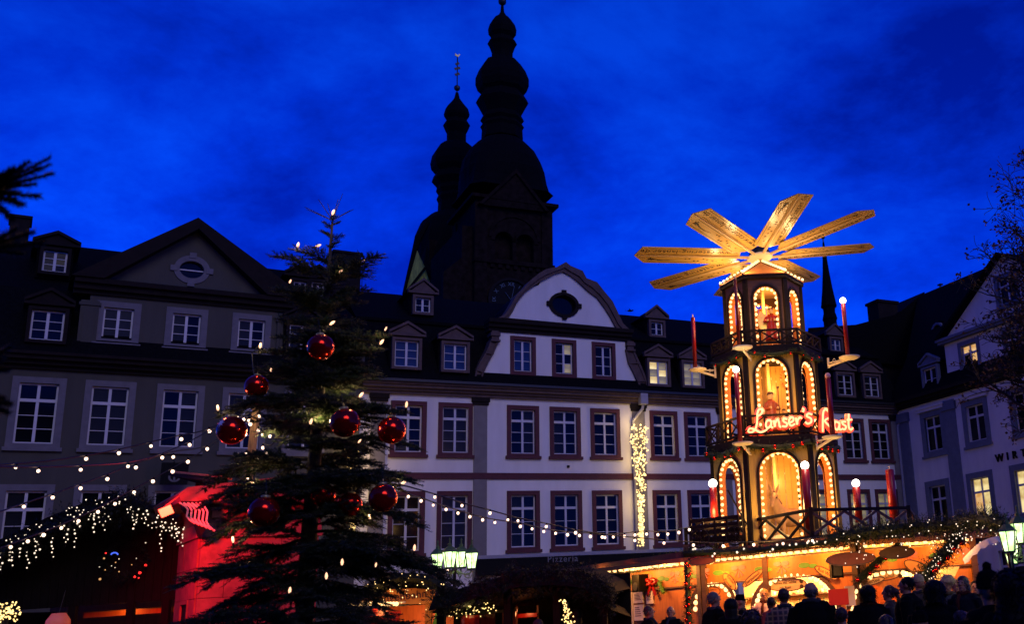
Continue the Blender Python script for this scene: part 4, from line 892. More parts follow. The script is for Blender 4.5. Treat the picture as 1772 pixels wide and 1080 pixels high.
LAN = [[(.34, .74), (.52, .82), (.60, 1.0), (.46, 1.06), (.36, .86), (.33, .5), (.22, .14), (.02, .0), (-.12, .08), (-.02, .20), (.20, .12), (.46, -.02), (.78, .10)],
       [(.98, .48), (.80, .50), (.72, .30), (.80, .16), (.95, .28), (1.0, .50), (.96, .22), (1.06, .16)],
       [(1.10, .50), (1.14, .20), (1.16, .36), (1.28, .52), (1.34, .38), (1.36, .20), (1.44, .18)],
       [(1.74, .52), (1.58, .54), (1.56, .42), (1.70, .32), (1.66, .18), (1.48, .20)],
       [(1.82, .34), (2.00, .42), (2.02, .56), (1.88, .56), (1.80, .36), (1.90, .20), (2.08, .28)],
       [(2.14, .56), (2.18, .24), (2.22, .44), (2.34, .56), (2.42, .50)],
       [(2.46, .98), (2.54, .94), (2.50, .80)],
       [(2.92, .66), (2.74, .72), (2.66, .60), (2.84, .48), (2.84, .32), (2.68, .24), (2.56, .34)]]
th = PHI; rr = tiers[0]['R'] + .16; ap_ = rr * .866
n0 = atY(1299, 749, PD - 1.55); neon('neon_sign', 'glowing neon script reading Lanser\'s on the front railing of the pyramid', LAN, n0, PHI - .05, .54)
RAS = [[(.05, .05), (.16, .95), (.38, 1.0), (.44, .72), (.20, .55), (.40, .30), (.58, .06)], [(.86, .46), (.70, .50), (.64, .28), (.76, .14), (.88, .32), (.90, .48), (.88, .18), (.98, .16)],
       [(1.22, .50), (1.06, .50), (1.06, .40), (1.20, .30), (1.14, .16), (1.0, .20)], [(1.40, .86), (1.34, .30), (1.44, .14), (1.54, .24)], [(1.28, .58), (1.54, .60)]]
th = R(60) + PHI; n1 = atY(1422, 750, PD - 1.0); neon('neon_sign', 'short glowing neon word on the right railing of the pyramid', RAS, n1, PHI + .30, .58)
lamp('neon_light', (PX - .1, PY_ - 2.15, n0.z + .2), 7, (1, .12, .03), .3)
# ================================================================== THE MARKET STALL UNDER THE PYRAMID
ZR = 2.80                                          # underside of the stall roof
QA, QB, QC, QD, QE, QF = [Vector(p) for p in ((-5.1, 30.2), (-2.0, 26.6), (1.66, 24.1), (4.35, 24.5), (5.2, 29.5), (-3.2, 34.0))]
ST = thing('mulled_wine_stall', 'orange-lit wooden mulled wine stall with arched serving openings under the pyramid', 'market stall', (0, 0, 0))
deck = [QA, QB, QC, QD, QE, QF]; cen = sum(deck, Vector((0, 0))) / 6
def off(P, d):
    v = (P - cen).normalized(); return P + v * d
dk_ = [off(p, .75) for p in deck]
a = MB(); a.prismz([(p.x, p.y) for p in dk_], ZR, ZR + .14); a.build('roof_deck', M_brown_wood, ST)
def seg(P0, P1): d = P1 - P0; return Face((P0.x, P0.y), math.atan2(d.y, d.x)), d.length
WALLS = {}
for nm, P0, P1, opens in (('left', QA, QB, []), ('front', QB, QC, [(1233, 1007, .62, .62), (1371, 992, 1.14, .80)]), ('right', QC, QD, [(1539, 986, .95, .8)])):
    F, ln = seg(P0, P1); hl = []
    fr = empty('wall_frame', F.O, F.yaw, ST); WALLS[nm] = (F, ln, fr)
    for (px, py, hw, rise) in opens:
        s, z = F.sz(px, py); hl.append(arch(s, 1.12, z - rise, hw, 14, rise))
    obj('wall_boards', wall_mesh('wall_boards', rect(.0, ln, 0, ZR - .02), hl, M_wood_o, 0, .08), fr)
    for (px, py, hw, rise) in opens:
        s, z = F.sz(px, py); q = MB(); o_ = arch(s, 1.12, z - rise, hw + .10, 14, rise + .10); i_ = arch(s, 1.12, z - rise, hw, 14, rise)
        q.ribbon(o_[1:], i_[1:], -.03, .02); ar = q.build('arch_trim', M_brown_wood, fr)
        L_arc = math.pi * (hw + rise) / 2; n = int(L_arc / .15)
        for i in range(n + 1):
            t = math.pi * i / n; obj('bulb', BULB, ar, (s + (hw - .05) * math.cos(t), .0, z - rise + (rise - .05) * math.sin(t)), scale=1.5)
        q = MB(); q.box(s - hw - .1, s + hw + .1, -.32, .3, 1.04, 1.10); q.build('counter', M_brown_wood, fr)
    q = MB()
    for i in range(int(ln / .16)): q.box(i * .16 + .004, i * .16 + .152, -.035, -.002, .02, 1.02)
    tag(q.build('plinth_boards', M_brown_wood, fr), kind='stuff')
    q = MB(); q.box(.02, ln - .02, -.045, -.001, 2.17, 2.62); q.build('frieze_board', M_wood_o, fr)
    q = MB(); q.box(.0, ln, -.06, -.02, 2.13, 2.165); q.box(.0, ln, -.06, -.02, 2.625, 2.66); q.build('moulding', M_brown_wood, fr)
    for x in ((.08, ln - .08) if nm == 'left' else (.08, 1.92, ln - .08) if nm == 'front' else (.06, ln - .1)):
        q = MB(); q.box(x - .07, x + .07, -.10, .02, 0, ZR - .02); q.build('post', M_brown_wood, fr)
    # soffit lamps: rows of bulbs on battens under the overhang
    for y in ((-.2, -.40, -.60) if nm == 'left' else (-.26, -.50) if nm == 'front' else (-.4,)):
        q = MB(); q.box(.1, ln - .1, y - .03, y + .03, ZR - .06, ZR - .01); bt = q.build('light_batten', M_brown_wood, fr)
        n = int(ln / (.27 if nm == 'left' else .2))
        for i in range(n): obj('bulb', BULB, bt, (.2 + (ln - .4) * i / (n - 1) + y * .3, y, ZR - .10), scale=1.15 * rng.uniform(.9, 1.12))
    q = MB(); q.box(-.1, ln + .1, -.74, -.70, ZR - .10, ZR + .0); q.build('fascia', M_wood_o, fr)
    # painted frieze: leaves and ribbons as thin cut-out shapes
    rg = random.Random(len(nm)); x = .5
    while x < ln - .4:
        q = MB(); q.prism(oval(x, 2.40, .16, .065, 12), -.058, -.046); q.prism(oval(x + .24, 2.37, .12, .05, 12), -.058, -.046); q.build('painted_leaf', M_greenp, fr)
        if rg.random() < .75:
            q = MB()
            for k in range(5): an = R(200 + 35 * k); q.prism([(x + .62, 2.44), (x + .62 + .2 * math.cos(an) - .02, 2.44 + .2 * math.sin(an)), (x + .62 + .2 * math.cos(an) + .03, 2.44 + .2 * math.sin(an) + .02)], -.058, -.046)
            for k in (-1, 1): q.prism(oval(x + .62 + k * .11, 2.48, .11, .055, 10), -.060, -.047)
            q.build('painted_bow', M_pinkp, fr)
        x += 1.25
    for i in range(max(2, int(ln / 1.3))):
        x = ln * (i + .5) / max(2, int(ln / 1.3)); P = F.w(x, -.55, ZR - .22); lamp('soffit_light', P, 72, (1, .39, .075), .12)
# back walls, shelves and their bottles inside
F, ln, fr = WALLS['front']
q = MB(); q.box(.1, ln, 1.5, 1.56, 0, ZR - .02); q.build('back_wall', M_wood_pale, fr)
for z in (1.35, 1.75): q = MB(); q.box(.3, ln - .2, 1.28, 1.5, z, z + .03); q.build('shelf', M_brown_wood, fr)
F2, ln2, fr2 = WALLS['right']; q = MB(); q.box(.1, ln2, 1.4, 1.46, 0, ZR - .02); q.build('back_wall', M_wood_pale, fr2)
for z in (1.35, 1.75): q = MB(); q.box(.4, ln2 - .4, 1.2, 1.4, z, z + .03); q.build('shelf', M_brown_wood, fr2)
for (FF, x) in ((F, 1.0), (F, 3.2), (F2, 1.4)): lamp('stall_inside_light', FF.w(x, .7, 2.2), 380, (1, .56, .18), .15)
M_bot = mat('dark_bottle', (.02, .045, .02), .15, var=0); M_mug = mat('white_mug', (.6, .55, .5), .3, var=0)
ORD = ('first', 'second', 'third', 'fourth', 'fifth', 'sixth', 'seventh', 'eighth', 'ninth', 'tenth', 'eleventh', 'twelfth', 'thirteenth')
bm_ = MB(); bm_.lathe([(.035, 0), (.037, .16), (.014, .22), (.014, .29)], 8); bm_ = bm_.mesh('bottle', M_bot, True)
mm_ = MB(); mm_.lathe([(.038, 0), (.042, .09), (.036, .09), (.034, .01)], 8); mm_ = mm_.mesh('mug', M_mug, True)
for (FF, x0, x1, y, nm) in ((F, .5, ln - .5, 1.38, 'front'), (F2, .6, ln2 - .6, 1.3, 'right')):
    for z, me, cat_ in ((1.38, bm_, 'bottle'), (1.78, mm_, 'mug')):
        n = int((x1 - x0) / .32)
        for i in range(n):
            o = obj(cat_, me, None, FF.w(x0 + (x1 - x0) * i / n + rng.uniform(-.03, .03), y, z), (0, 0, rng.random() * 6))
            tag(o, f'{ORD[i]} {"dark green bottle from the left on the lower" if cat_ == "bottle" else "white mug from the left on the upper"} shelf of the {nm} bar', cat_, f'{cat_}s on the shelf of the {nm} bar')
# oval signs with lettering
M_ovals = mat('pale_orange_board', (.58, .27, .07), .5, var=.15)
M_ochre_d = mat('dark_ochre_board', (.10, .055, .014), .6, var=.3)
M_redbrown = mat('red_brown_board', (.17, .04, .014), .6, var=.25)
def oval_sign(label, px, py, F, w, h, lines, spin=0.0, dy=-.06, m=M_ovals, size=.12, dots=False, point=False):
    s, z = F.sz(px, py, dy); t = thing('oval_sign', label, 'sign', F.w(s, dy, z), F.yaw)
    c, sn = math.cos(spin), math.sin(spin)
    def rot(P): return [(p[0] * c - p[1] * sn, p[0] * sn + p[1] * c) for p in P]
    o1 = oval(0, 0, w / 2, h / 2, 24); o2 = oval(0, 0, w / 2 - .025, h / 2 - .025, 24)
    q = MB(); q.prism(rot(o1), -.015, .015); q.build('board', m, t)
    q = MB(); a1, a2 = rot(o1), rot(o2); q.ribbon(a1 + [a1[0]], a2 + [a2[0]], -.022, -.015); q.build('rim', M_brown_wood, t)
    for i, l in enumerate(lines):
        yy = (len(lines) - 1) * size * .6 - i * size * 1.2; xx = -.06 if dots else 0
        text_obj('lettering', l, size, M_ink, t, (xx * c - yy * sn, -.018, xx * sn + yy * c), spin=spin, depth=.003)
        if dots:
            q = MB(); q.prism(oval(w * .36, yy, .05, .05, 10), -.022, -.014); q.build('dot', M_ink, t)
    return t
oval_sign('oval board reading Kakao mit Sahne hanging in the wide front arch', 1363, 1013, F, 1.10, .30, ['Kakao mit Sahne', 'mit Rum'], dy=.02, m=M_wood_pale, size=.095, dots=True)
oval_sign('oval board reading Glühwein hanging in the small left arch', 1232, 1025, F, .56, .26, ['Glühwein', 'rot / weiss'], dy=.02, m=M_wood_pale, size=.085)
oval_sign('slanted oval board reading Eierpunsch left of the wide front arch', 1303, 1001, F, .72, .19, ['Eierpunsch'], R(29), size=.115)
oval_sign('slanted oval board reading Rot Wein right of the wide front arch', 1430, 992, F, .66, .20, ['Rot Wein'], R(-27), size=.115)
oval_sign('slanted oval board reading Kinder Punsch between the small left arch and the post', 1263, 1007, F, .52, .26, ['Kinder', 'Punsch'], R(-48), size=.10)
oval_sign('oval board reading Glühwein mit Schuss hanging in the right arch', 1537, 994, F2, .74, .28, ['Glühwein', 'mit Schuß'], R(8), dy=.02, m=M_wood_pale, size=.095, dots=True)
oval_sign('pale oval board reading Jagertee low in the right arch', 1508, 1007, F2, .62, .17, ['Jagertee'], R(10), dy=-.02, m=M_wood_pale, size=.115)
oval_sign('dark slanted oval board at the right end of the stall wall', 1592, 986, F2, .80, .30, ['Apfel', 'Punsch'], R(-28), size=.10)
for (px, py, w_, h_, lb, m_) in ((1216, 972, .78, .20, 'reddish oval board at the left corner of the stall roof edge', M_redbrown), (1472, 968, 1.10, .30, 'large reddish oval board under the garland at the stall corner', M_redbrown), (1552, 957, .80, .27, 'brown oval board under the garland right of the stall corner', M_ochre_d)):
    FF = F if px < 1440 else F2; s, z = FF.sz(px, py, -.80); t = thing('oval_board', lb, 'sign', FF.w(s, -.80, z), FF.yaw)
    q = MB(); q.prism(oval(0, 0, w_ / 2, h_ / 2, 24), -.02, .02); q.build('board', m_, t); q = MB(); o1, o2 = oval(0, 0, w_ / 2, h_ / 2, 24), oval(0, 0, w_ / 2 - .03, h_ / 2 - .03, 24); q.ribbon(o1 + [o1[0]], o2 + [o2[0]], -.03, -.02); q.build('rim', M_brown_wood, t)
# things on the left wall: menu boards, notices, bow, speaker box
FA, lnA, frA = WALLS['left']
def onwall(name, label, cat, F, px, py, w_, h_, m, dy=-.03, th=.02):
    s, z = F.sz(px, py, dy); t = thing(name, label, cat, F.w(s, dy, z), F.yaw); q = MB(); q.box(-w_ / 2, w_ / 2, -th, th, -h_ / 2, h_ / 2); q.build('panel', m, t); return t
for i, (px, w_, lb) in enumerate(((1028, .58, 'left of two dark menu boards with rows of chalk lines on the stall wall'), (1060, .62, 'right of two dark menu boards with rows of chalk lines on the stall wall'))):
    t = onwall('menu_board', lb, 'menu board', FA, px, 1064, w_, 1.25, M_board); rg = random.Random(i); q = MB()
    for k in range(17):
        z = .55 - k * .066; l = rg.uniform(.5, .95)
        for x in [j * .045 for j in range(int(l * (w_ - .16) / .045))]:
            if rg.random() < .8: q.box(-w_ / 2 + .06 + x, -w_ / 2 + .06 + x + .034, -.024, -.019, z, z + rg.uniform(.018, .032))
    tag(q.build('chalk_writing', M_chalk, t), kind='stuff')
for px, py, w_, h_, lb in ((1087, 1056, .5, .95, 'tall pale notice beside the menu boards'), (1105, 1035, .46, .28, 'small paper notice pinned above another on the stall wall'), (1125, 1034, .30, .34, 'small square paper notice under the red bow'), (1106, 1061, .46, .40, 'lower paper notice on the orange stall wall')):
    t = onwall('notice', lb, 'notice', FA, px, py, w_, h_, M_paper if px > 1090 else M_cream); q = MB()
    for k in range(5): q.box(-w_ * .36, w_ * (.1 + .05 * k), -.024, -.0195, h_ * (.3 - .13 * k), h_ * (.3 - .13 * k) + .015)
    tag(q.build('writing', M_ink, t), kind='stuff')
t = onwall('speaker_box', 'black loudspeaker box under the roof left of the red bow', 'speaker', FA, 1108, 1010, .34, .44, M_black, -.2, .15); q = MB(); q.prism(oval(0, -.08, .11, .11, 14), -.165, -.15); q.build('cone', M_iron, t)
t = onwall('lamp_box', 'black box hanging at the stall corner below the oval board', 'box', F2, 1447, 984, .26, .42, M_black, -.25, .12); q = MB(); q.box(-.09, .09, -.13, -.12, -.16, .16); q.build('grille', M_iron, t)
t = onwall('red_placard', 'plain red placard on the corner post of the stall', 'sign', F2, 1451, 1034, .44, .34, mat('red_placard', (.62, .012, .008), .6, var=0), -.14, .01)
t = onwall('price_sheet', 'pale price sheet next to the red placard', 'notice', F2, 1471, 1032, .22, .42, M_paper, -.12, .01)
sb, zb_ = FA.sz(1127, 1011, -.08); t = thing('red_bow', 'big red ribbon bow pinned to the left wall of the stall', 'bow', FA.w(sb, -.08, zb_), FA.yaw)
for k in (-1, 1):
    q = MB(); q.tube([(0, 0, 0), (k * .14, -.03, .10), (k * .27, 0, .06), (k * .14, -.02, -.02), (0, 0, 0)], [.03, .06, .05, .05, .03], 8); q.build('loop', M_red, t, True)
    q = MB(); q.bar((0, 0, 0), (k * .20, -.01, -.30), .09, .015, (0, 1, 0)); q.build('tail', M_red, t)
q = MB(); q.ell((0, -.03, 0), .06); q.build('knot', M_red, t, True)
for px0, py0, px1, py1, lb in ((1052, 1012, 1098, 1007, 'short bright green fir swag left of the speaker box'), (1140, 1008, 1149, 1030, 'green fir drop hanging right of the red bow')):
    s0, z0 = FA.sz(px0, py0, -.1); s1, z1 = FA.sz(px1, py1, -.1); garland('fir_swag', lb, [FA.w(s0, -.1, z0), FA.w(s1, -.1, z1)], .10, per_m=130, m=M_greenp)
# garlands on the stall
garland('fir_garland', 'dark fir garland along the left roof edge of the stall', [atY(1030, 996, 29.6), atY(1100, 980, 28.3), atY(1185, 962, 26.3)], .17, per_m=150)
garland('fir_garland', 'dark fir garland along the front roof edge of the stall', [atY(1185, 958, 26), atY(1290, 955, 24.7), atY(1370, 946, 23.9), atY(1440, 938, 23.3)], .15, per_m=150, leds=16, led_r=.026)
garland('fir_garland', 'thick fir garland full of fairy lights along the right roof edge of the stall', [atY(1435, 934, 23.2), atY(1500, 921, 23.0), atY(1570, 914, 23.0), atY(1640, 911, 22.4), atY(1700, 899, 21.2), atY(1742, 910, 20.4)], .24, per_m=260, leds=130, led_r=.013, led_drop=.55)
garland('fir_garland', 'garland with red baubles wound round the left corner post of the stall', [atY(1191, 958, 26.0), atY(1190, 1000, 26.0), atY(1191, 1040, 26.0), atY(1192, 1085, 26.0)], .15, per_m=170, baubles=14, brad=.042)
garland('fir_garland', 'garland with red baubles curving over the right serving arch', [atY(1560, 940, 23.6), atY(1530, 962, 23.6), atY(1500, 990, 23.6), atY(1478, 1012, 23.6)], .17, per_m=170, baubles=5, brad=.05)
garland('fir_garland', 'bushy garland with red baubles hanging down at the right end of the stall', [atY(1662, 925, 22.5), atY(1642, 950, 22.5), atY(1618, 978, 22.5), atY(1592, 1010, 22.5), atY(1610, 1022, 22.5)], .27, per_m=260, baubles=8, brad=.05, leds=45, led_r=.012)
# corner post carrying the garland
bp = atY(1191, 1040, 26.1); t = thing('garland_post', 'square wooden post behind the winding garland at the stall corner', 'post', (bp.x, bp.y, 0)); q = MB(); q.box(-.06, .06, -.06, .06, 0, 3.1); q.build('shaft', M_brown_wood, t)
# balcony railing on the stall roof
rv = [atY(1187, 925, 28.3), atY(1290, 922, 26.9), atY(1404, 905, 24.5), atY(1574, 905, 25.9)]
rz = ZR + .16; hr = [zat(1290, 906, 26.9), zat(1404, 882, 24.5), zat(1574, 878, 25.9)]; ht = sum(hr) / 3 - rz
BAL = thing('balcony_railing', 'dark wooden railing with crossed braces round the stall roof below the pyramid', 'railing', (0, 0, 0))
pts = [Vector((p.x, p.y, rz)) for p in rv] + [Vector((rv[3].x + .5, rv[3].y + 3.2, rz))]
for i in range(len(pts) - 1):
    A, B = pts[i], pts[i + 1]; q = MB(); q.bar(A + Vector((0, 0, ht)), B + Vector((0, 0, ht)), .09, .07); q.build('handrail', M_dark_wood if i < 3 else M_brown_wood, BAL)
    q = MB(); q.bar(A + Vector((0, 0, .05)), B + Vector((0, 0, .05)), .07, .06); q.build('bottom_rail', M_dark_wood, BAL)
    n = max(1, round((B - A).length / .95)); mm = M_brown_wood if i >= 2 else M_dark_wood
    for k in range(n):
        P, Q = A.lerp(B, k / n), A.lerp(B, (k + 1) / n); q = MB(); q.bar(P + Vector((0, 0, .08)), Q + Vector((0, 0, ht - .04)), .04, .06); q.build('brace', mm, BAL)
        q = MB(); q.bar(P + Vector((.0, .03, ht - .04)), Q + Vector((0, .03, .08)), .04, .06); q.build('brace', mm, BAL)
        if k == 0 or i < 0: q = MB(); q.bar(P, P + Vector((0, 0, ht + .06)), .09, .09, (0, 1, 0)); q.build('newel', M_dark_wood, BAL)
# old handcart on the balcony, left
hc = atY(1243, 946, 26.4); CT = thing('handcart', 'dark wooden slatted handcart with spoked wheel standing on the balcony left of the pyramid', 'cart', (hc.x, hc.y, rz + .05), -.15)
hcz = zat(1240, 897, 26.4) - rz - .05
for k, z in enumerate((.20, .36, .52, .68)):
    for y in (-.28, .28): q = MB(); q.bar((-.62, y, z * hcz / .74), (.60, y, z * hcz / .74 + .03), .025, .09); q.build('side_slat', M_dark_wood, CT)
for x in (-.6, -.3, 0, .3, .58):
    for y in (-.30, .30): q = MB(); q.bar((x, y, .1), (x, y, hcz), .05, .04, (0, 1, 0)); q.build('stake', M_dark_wood, CT)
q = MB(); q.box(-.62, .6, -.27, .27, .12, .16); q.build('floor', M_dark_wood, CT)
for x in (-.36, .5):
    q = MB(); q.tube([(x + .22 * math.cos(t), -.38, .22 + .22 * math.sin(t)) for t in [i * math.pi / 8 for i in range(17)]], .025, 6, False)
    for i in range(8): t = i * math.pi / 4; q.bar((x, -.38, .22), (x + .21 * math.cos(t), -.38, .22 + .21 * math.sin(t)), .02, .03, (0, 1, 0))
    q.ell((x, -.38, .22), .045); q.build('wheel', M_dark_wood, CT)
q = MB(); q.tube([(.6, -.1, .3), (.75, -.12, .5), (.34, -.14, 1.35)], .022, 6); q.build('drawbar', M_dark_wood, CT)
# ================================================================== PEOPLE
def body_meshes(pose):
    """one continuous standing body 1.75 m tall facing +y, and coat / trousers over it"""
    b = MB(); c = MB()
    hx = .0
    if pose == 'down': arms = [[(s * .19, 0, 1.42), (s * .25, -.02, 1.14), (s * .26, .05, .90)] for s in (-1, 1)]
    elif pose == 'mug': arms = [[(s * .19, 0, 1.42), (s * .27, -.03, 1.15), (s * .13, .27, 1.20)] for s in (-1, 1)]
    else: arms = [[(-.19, 0, 1.42), (-.25, -.02, 1.14), (-.25, .05, .90)], [(.19, 0, 1.42), (.28, -.02, 1.16), (.14, .25, 1.32)]]
    b.tube([(0, -.01, .90), (0, 0, 1.05), (0, -.01, 1.25), (0, -.015, 1.40)], [.14, .13, .15, .12], 14); b.tube([(0, -.015, 1.38), (0, 0, 1.50), (0, .01, 1.58)], [.08, .055, .055], 10)
    b.tube([(-.18, -.01, 1.42), (0, -.01, 1.45), (.18, -.01, 1.42)], [.06, .08, .06], 10)
    for s in (-1, 1): b.tube([(s * .09, 0, .92), (s * .10, .01, .50), (s * .10, -.02, .09)], [.085, .058, .042], 10); b.ell((s * .10, .05, .045), (.045, .12, .045))
    # head
    b.ell((0, .0, 1.655), (.076, .093, .098), 16, 12); b.ell((0, .025, 1.595), (.058, .066, .062), 12, 8); b.tube([(0, .085, 1.665), (0, .108, 1.632)], [.012, .018], 8); b.ell((0, .078, 1.60), (.03, .015, .014), 8, 6); b.ell((0, .07, 1.556), (.028, .022, .02), 8, 6)
    for s in (-1, 1): b.ell((s * .079, -.01, 1.64), (.012, .022, .034), 8, 6); b.ell((s * .03, .078, 1.683), (.022, .014, .008), 8, 5)
    for A in arms:
        b.tube(A, [.052, .042, .030], 10); w_, e_ = Vector(A[2]), Vector(A[1]); d = (w_ - e_).normalized(); sd_ = d.cross(Vector((0, 0, 1)) if abs(d.z) < .8 else Vector((0, 1, 0))).normalized(); nn = sd_.cross(d)
        pc = w_ + d * .06; b.ell(pc, (.04, .04, .035)); s_in = -1 if A[0][0] > 0 else 1
        for i, fl in enumerate((.068, .078, .072, .056)):
            o_ = sd_ * (.032 - .021 * i); b.tube([w_ + d * .07 + o_, w_ + d * (.09 + fl * .5) + o_, w_ + d * (.09 + fl * .8) + o_ - nn * .03], [.012, .0105, .009], 6)
        b.tube([w_ + d * .03 + sd_ * .03, w_ + d * .065 + sd_ * .058, w_ + d * .10 + sd_ * .062], [.014, .012, .010], 6)
    body = fused(b, .0085, 'body', [M_skin, M_eye, M_lip], 2)
    # coat
    c.tube([(0, -.01, .72), (0, -.01, .95), (0, -.01, 1.10), (0, -.015, 1.28), (0, -.015, 1.42), (0, -.01, 1.49)], [.21, .20, .185, .20, .17, .10], 16)
    c.tube([(-.19, -.01, 1.41), (0, -.01, 1.44), (.19, -.01, 1.41)], [.085, .10, .085], 10); c.tube([(0, -.02, 1.44), (0, -.01, 1.53)], [.10, .085], 12)
    for A in arms: c.tube([A[0], A[1], tuple(Vector(A[1]).lerp(Vector(A[2]), .93))], [.085, .072, .058], 10)
    coat = fused(c, .017, 'coat', M_coat[0], 3)
    t = MB()
    for s in (-1, 1): t.tube([(s * .09, 0, .98), (s * .10, .01, .50), (s * .10, -.015, .07)], [.115, .085, .075], 10)
    t.ell((0, 0, .93), (.17, .13, .13)); tr = fused(t, .017, 'trousers', M_coat[1], 2)
    sh = MB()
    for s in (-1, 1): sh.ell((s * .10, .05, .05), (.055, .135, .06), 10, 6)
    return body, coat, tr, sh.mesh('shoes', M_black, True)
M_skin = mat('skin', (.36, .16, .095), .5, var=.06, spec=.35); M_eye = mat('eye', (.02, .015, .012), .2, var=0); M_lip = mat('lip', (.30, .09, .07), .5, var=0)
M_coat = [mat('black_coat', (.0045, .0042, .0045), .95, var=.3, scale=20, spec=.05), mat('dark_trousers', (.006, .006, .008), .95, var=.2, spec=.05)]
M_coats = dict(black=M_coat[0], navy=mat('navy_coat', (.006, .007, .012), .9, spec=.05, var=.3, scale=20), brown=mat('brown_coat', (.045, .025, .014), .8, var=.3, scale=18), red=mat('red_coat', (.34, .018, .014), .7, var=.15), pink=mat('pale_pink_top', (.55, .33, .28), .8, var=.1), grey=mat('grey_coat', (.05, .048, .046), .8, var=.2, scale=18))
def plaid():
    m = mat('plaid_jacket', (.10, .05, .03), .7, var=0); t = m.node_tree; b = t.nodes['Principled BSDF']; tcx = N(t, 'ShaderNodeTexCoord'); ws = []
    for ax in ('X', 'Z'):
        wv = N(t, 'ShaderNodeTexWave', bands_direction=ax); wv.inputs['Scale'].default_value = 4.2; t.links.new(tcx.outputs['Object'], wv.inputs['Vector']); ws.append(wv)
    mxn = N(t, 'ShaderNodeMix', data_type='RGBA'); mxn.inputs[6].default_value = (.035, .02, .022, 1); mxn.inputs[7].default_value = (.30, .17, .085, 1)
    ad = N(t, 'ShaderNodeMath', operation='MAXIMUM'); t.links.new(ws[0].outputs['Fac'], ad.inputs[0]); t.links.new(ws[1].outputs['Fac'], ad.inputs[1]); pw = N(t, 'ShaderNodeMath', operation='POWER'); pw.inputs[1].default_value = 4; t.links.new(ad.outputs[0], pw.inputs[0])
    t.links.new(pw.outputs[0], mxn.inputs[0]); t.links.new(mxn.outputs[2], b.inputs['Base Color']); return m
M_coats['plaid'] = plaid()
HAIR = dict(black=mat('black_hair', (.004, .003, .003), .6, var=.2, spec=.15), brown=mat('brown_hair', (.040, .018, .009), .45, var=.3, scale=30), grey=mat('grey_hair', (.10, .085, .075), .6, var=.25, scale=30), blond=mat('blond_hair', (.38, .21, .07), .5, var=.25, scale=30))
M_hat = dict(black=M_coat[0], beige=mat('beige_knit', (.40, .26, .14), .9, var=.25, scale=40, bump=.4, bscale=50), cream=mat('cream_fur', (.55, .36, .18), .9, var=.3, scale=40, bump=.6, bscale=60))
BODIES = {p: body_meshes(p) for p in ('down', 'mug', 'one')}
fe = MB()
for s in (-1, 1): fe.ell((s * .030, .085, 1.667), (.013, .008, .008), 8, 5)
ME_eye = fe.mesh('eyes', M_eye, True); fe = MB(); fe.ell((0, .0925, 1.597), (.022, .006, .007), 8, 5); ME_lip = fe.mesh('lips', M_lip, True)
def hair_mesh(kind):
    b = MB()
    if kind in ('short', 'bald'):
        z0 = 1.66 if kind == 'short' else 1.62
        b.ell((0, -.018, 1.678), (.086, .096, .094), 14, 10)
        if kind == 'bald': b = MB(); b.ell((0, -.035, 1.625), (.085, .075, .05), 12, 8)
        return fused(b, .012, 'hair', None, 1)
    if kind == 'bun': b.ell((0, -.02, 1.678), (.09, .10, .096), 14, 10); b.ell((0, -.12, 1.66), (.05, .055, .055), 10, 8); b.tube([(0, -.12, 1.65), (0, -.15, 1.55), (0, -.13, 1.46)], [.035, .03, .012], 8)
    if kind == 'long': b.ell((0, -.02, 1.678), (.095, .104, .10), 14, 10); b.tube([(0, -.05, 1.66), (0, -.07, 1.55), (0, -.075, 1.42)], [.09, .095, .07], 12)
    if kind == 'round': b.ell((0, -.015, 1.665), (.112, .115, .112), 14, 10); b.tube([(0, -.04, 1.6), (0, -.06, 1.52)], [.09, .08], 10)
    if kind == 'beanie': b.lathe([(.090, 1.655), (.098, 1.69), (.092, 1.74), (.065, 1.785), (.012, 1.80)], 16); b.ell((0, -.005, 1.665), (.102, .106, .026), 14, 6); b.ell((0, -.01, 1.825), (.038, .038, .036), 10, 7)
    if kind == 'furhood': b.ell((0, -.03, 1.655), (.115, .11, .125), 14, 10); b.tube([(0, -.03, 1.6), (0, -.03, 1.50), (0, -.02, 1.44)], [.105, .12, .16], 12); b.tube([(.12 * math.cos(t), .035 + .02 * math.cos(2 * t), 1.66 + .125 * math.sin(t)) for t in [i * .4 for i in range(17)]], .026, 6)
    if kind == 'hood': b.ell((0, -.02, 1.665), (.115, .118, .125), 14, 10); b.tube([(0, -.03, 1.6), (0, -.03, 1.50), (0, -.02, 1.44)], [.105, .11, .14], 12)
    if kind == 'cap': b.lathe([(.092, 1.665), (.097, 1.70), (.085, 1.75), (.05, 1.785), (.012, 1.795)], 16); b.ell((0, -.005, 1.672), (.10, .10, .022), 14, 6)
    if kind in ('round', 'long', 'bun'): pass
    if kind == 'fur': b.ell((0, -.005, 1.70), (.125, .125, .075), 14, 10); b.ell((0, -.01, 1.745), (.10, .10, .06), 14, 8)
    if kind == 'brim': b.lathe([(.088, 1.67), (.088, 1.74), (.07, 1.775), (.01, 1.78)], 16); b.ell((0, .05, 1.675), (.10, .13, .014), 14, 6)
    return fused(b, .011, 'hair', None, 2)
def strands(me, n, ln, seed, down=.7):
    rg = random.Random(seed); b = MB(); b.v = [tuple(v.co) for v in me.vertices]; b.f = [tuple(p.vertices) for p in me.polygons]; b.m = [0] * len(b.f); P = list(me.polygons)
    for _ in range(n):
        p = P[rg.randrange(len(P))]; c, nn = p.center, p.normal; d = (nn * rg.uniform(.25, .8) + Vector((rg.uniform(-.3, .3), -.45, -down))).normalized(); l = ln * rg.uniform(.5, 1.2); s_ = d.cross(nn)
        if s_.length < .01: continue
        s_ = s_.normalized() * rg.uniform(.004, .009); q0 = c - nn * .004; b.add([q0 - s_, q0 + s_, q0 + d * l], [(0, 1, 2)])
    return b.mesh('hair', None, True)
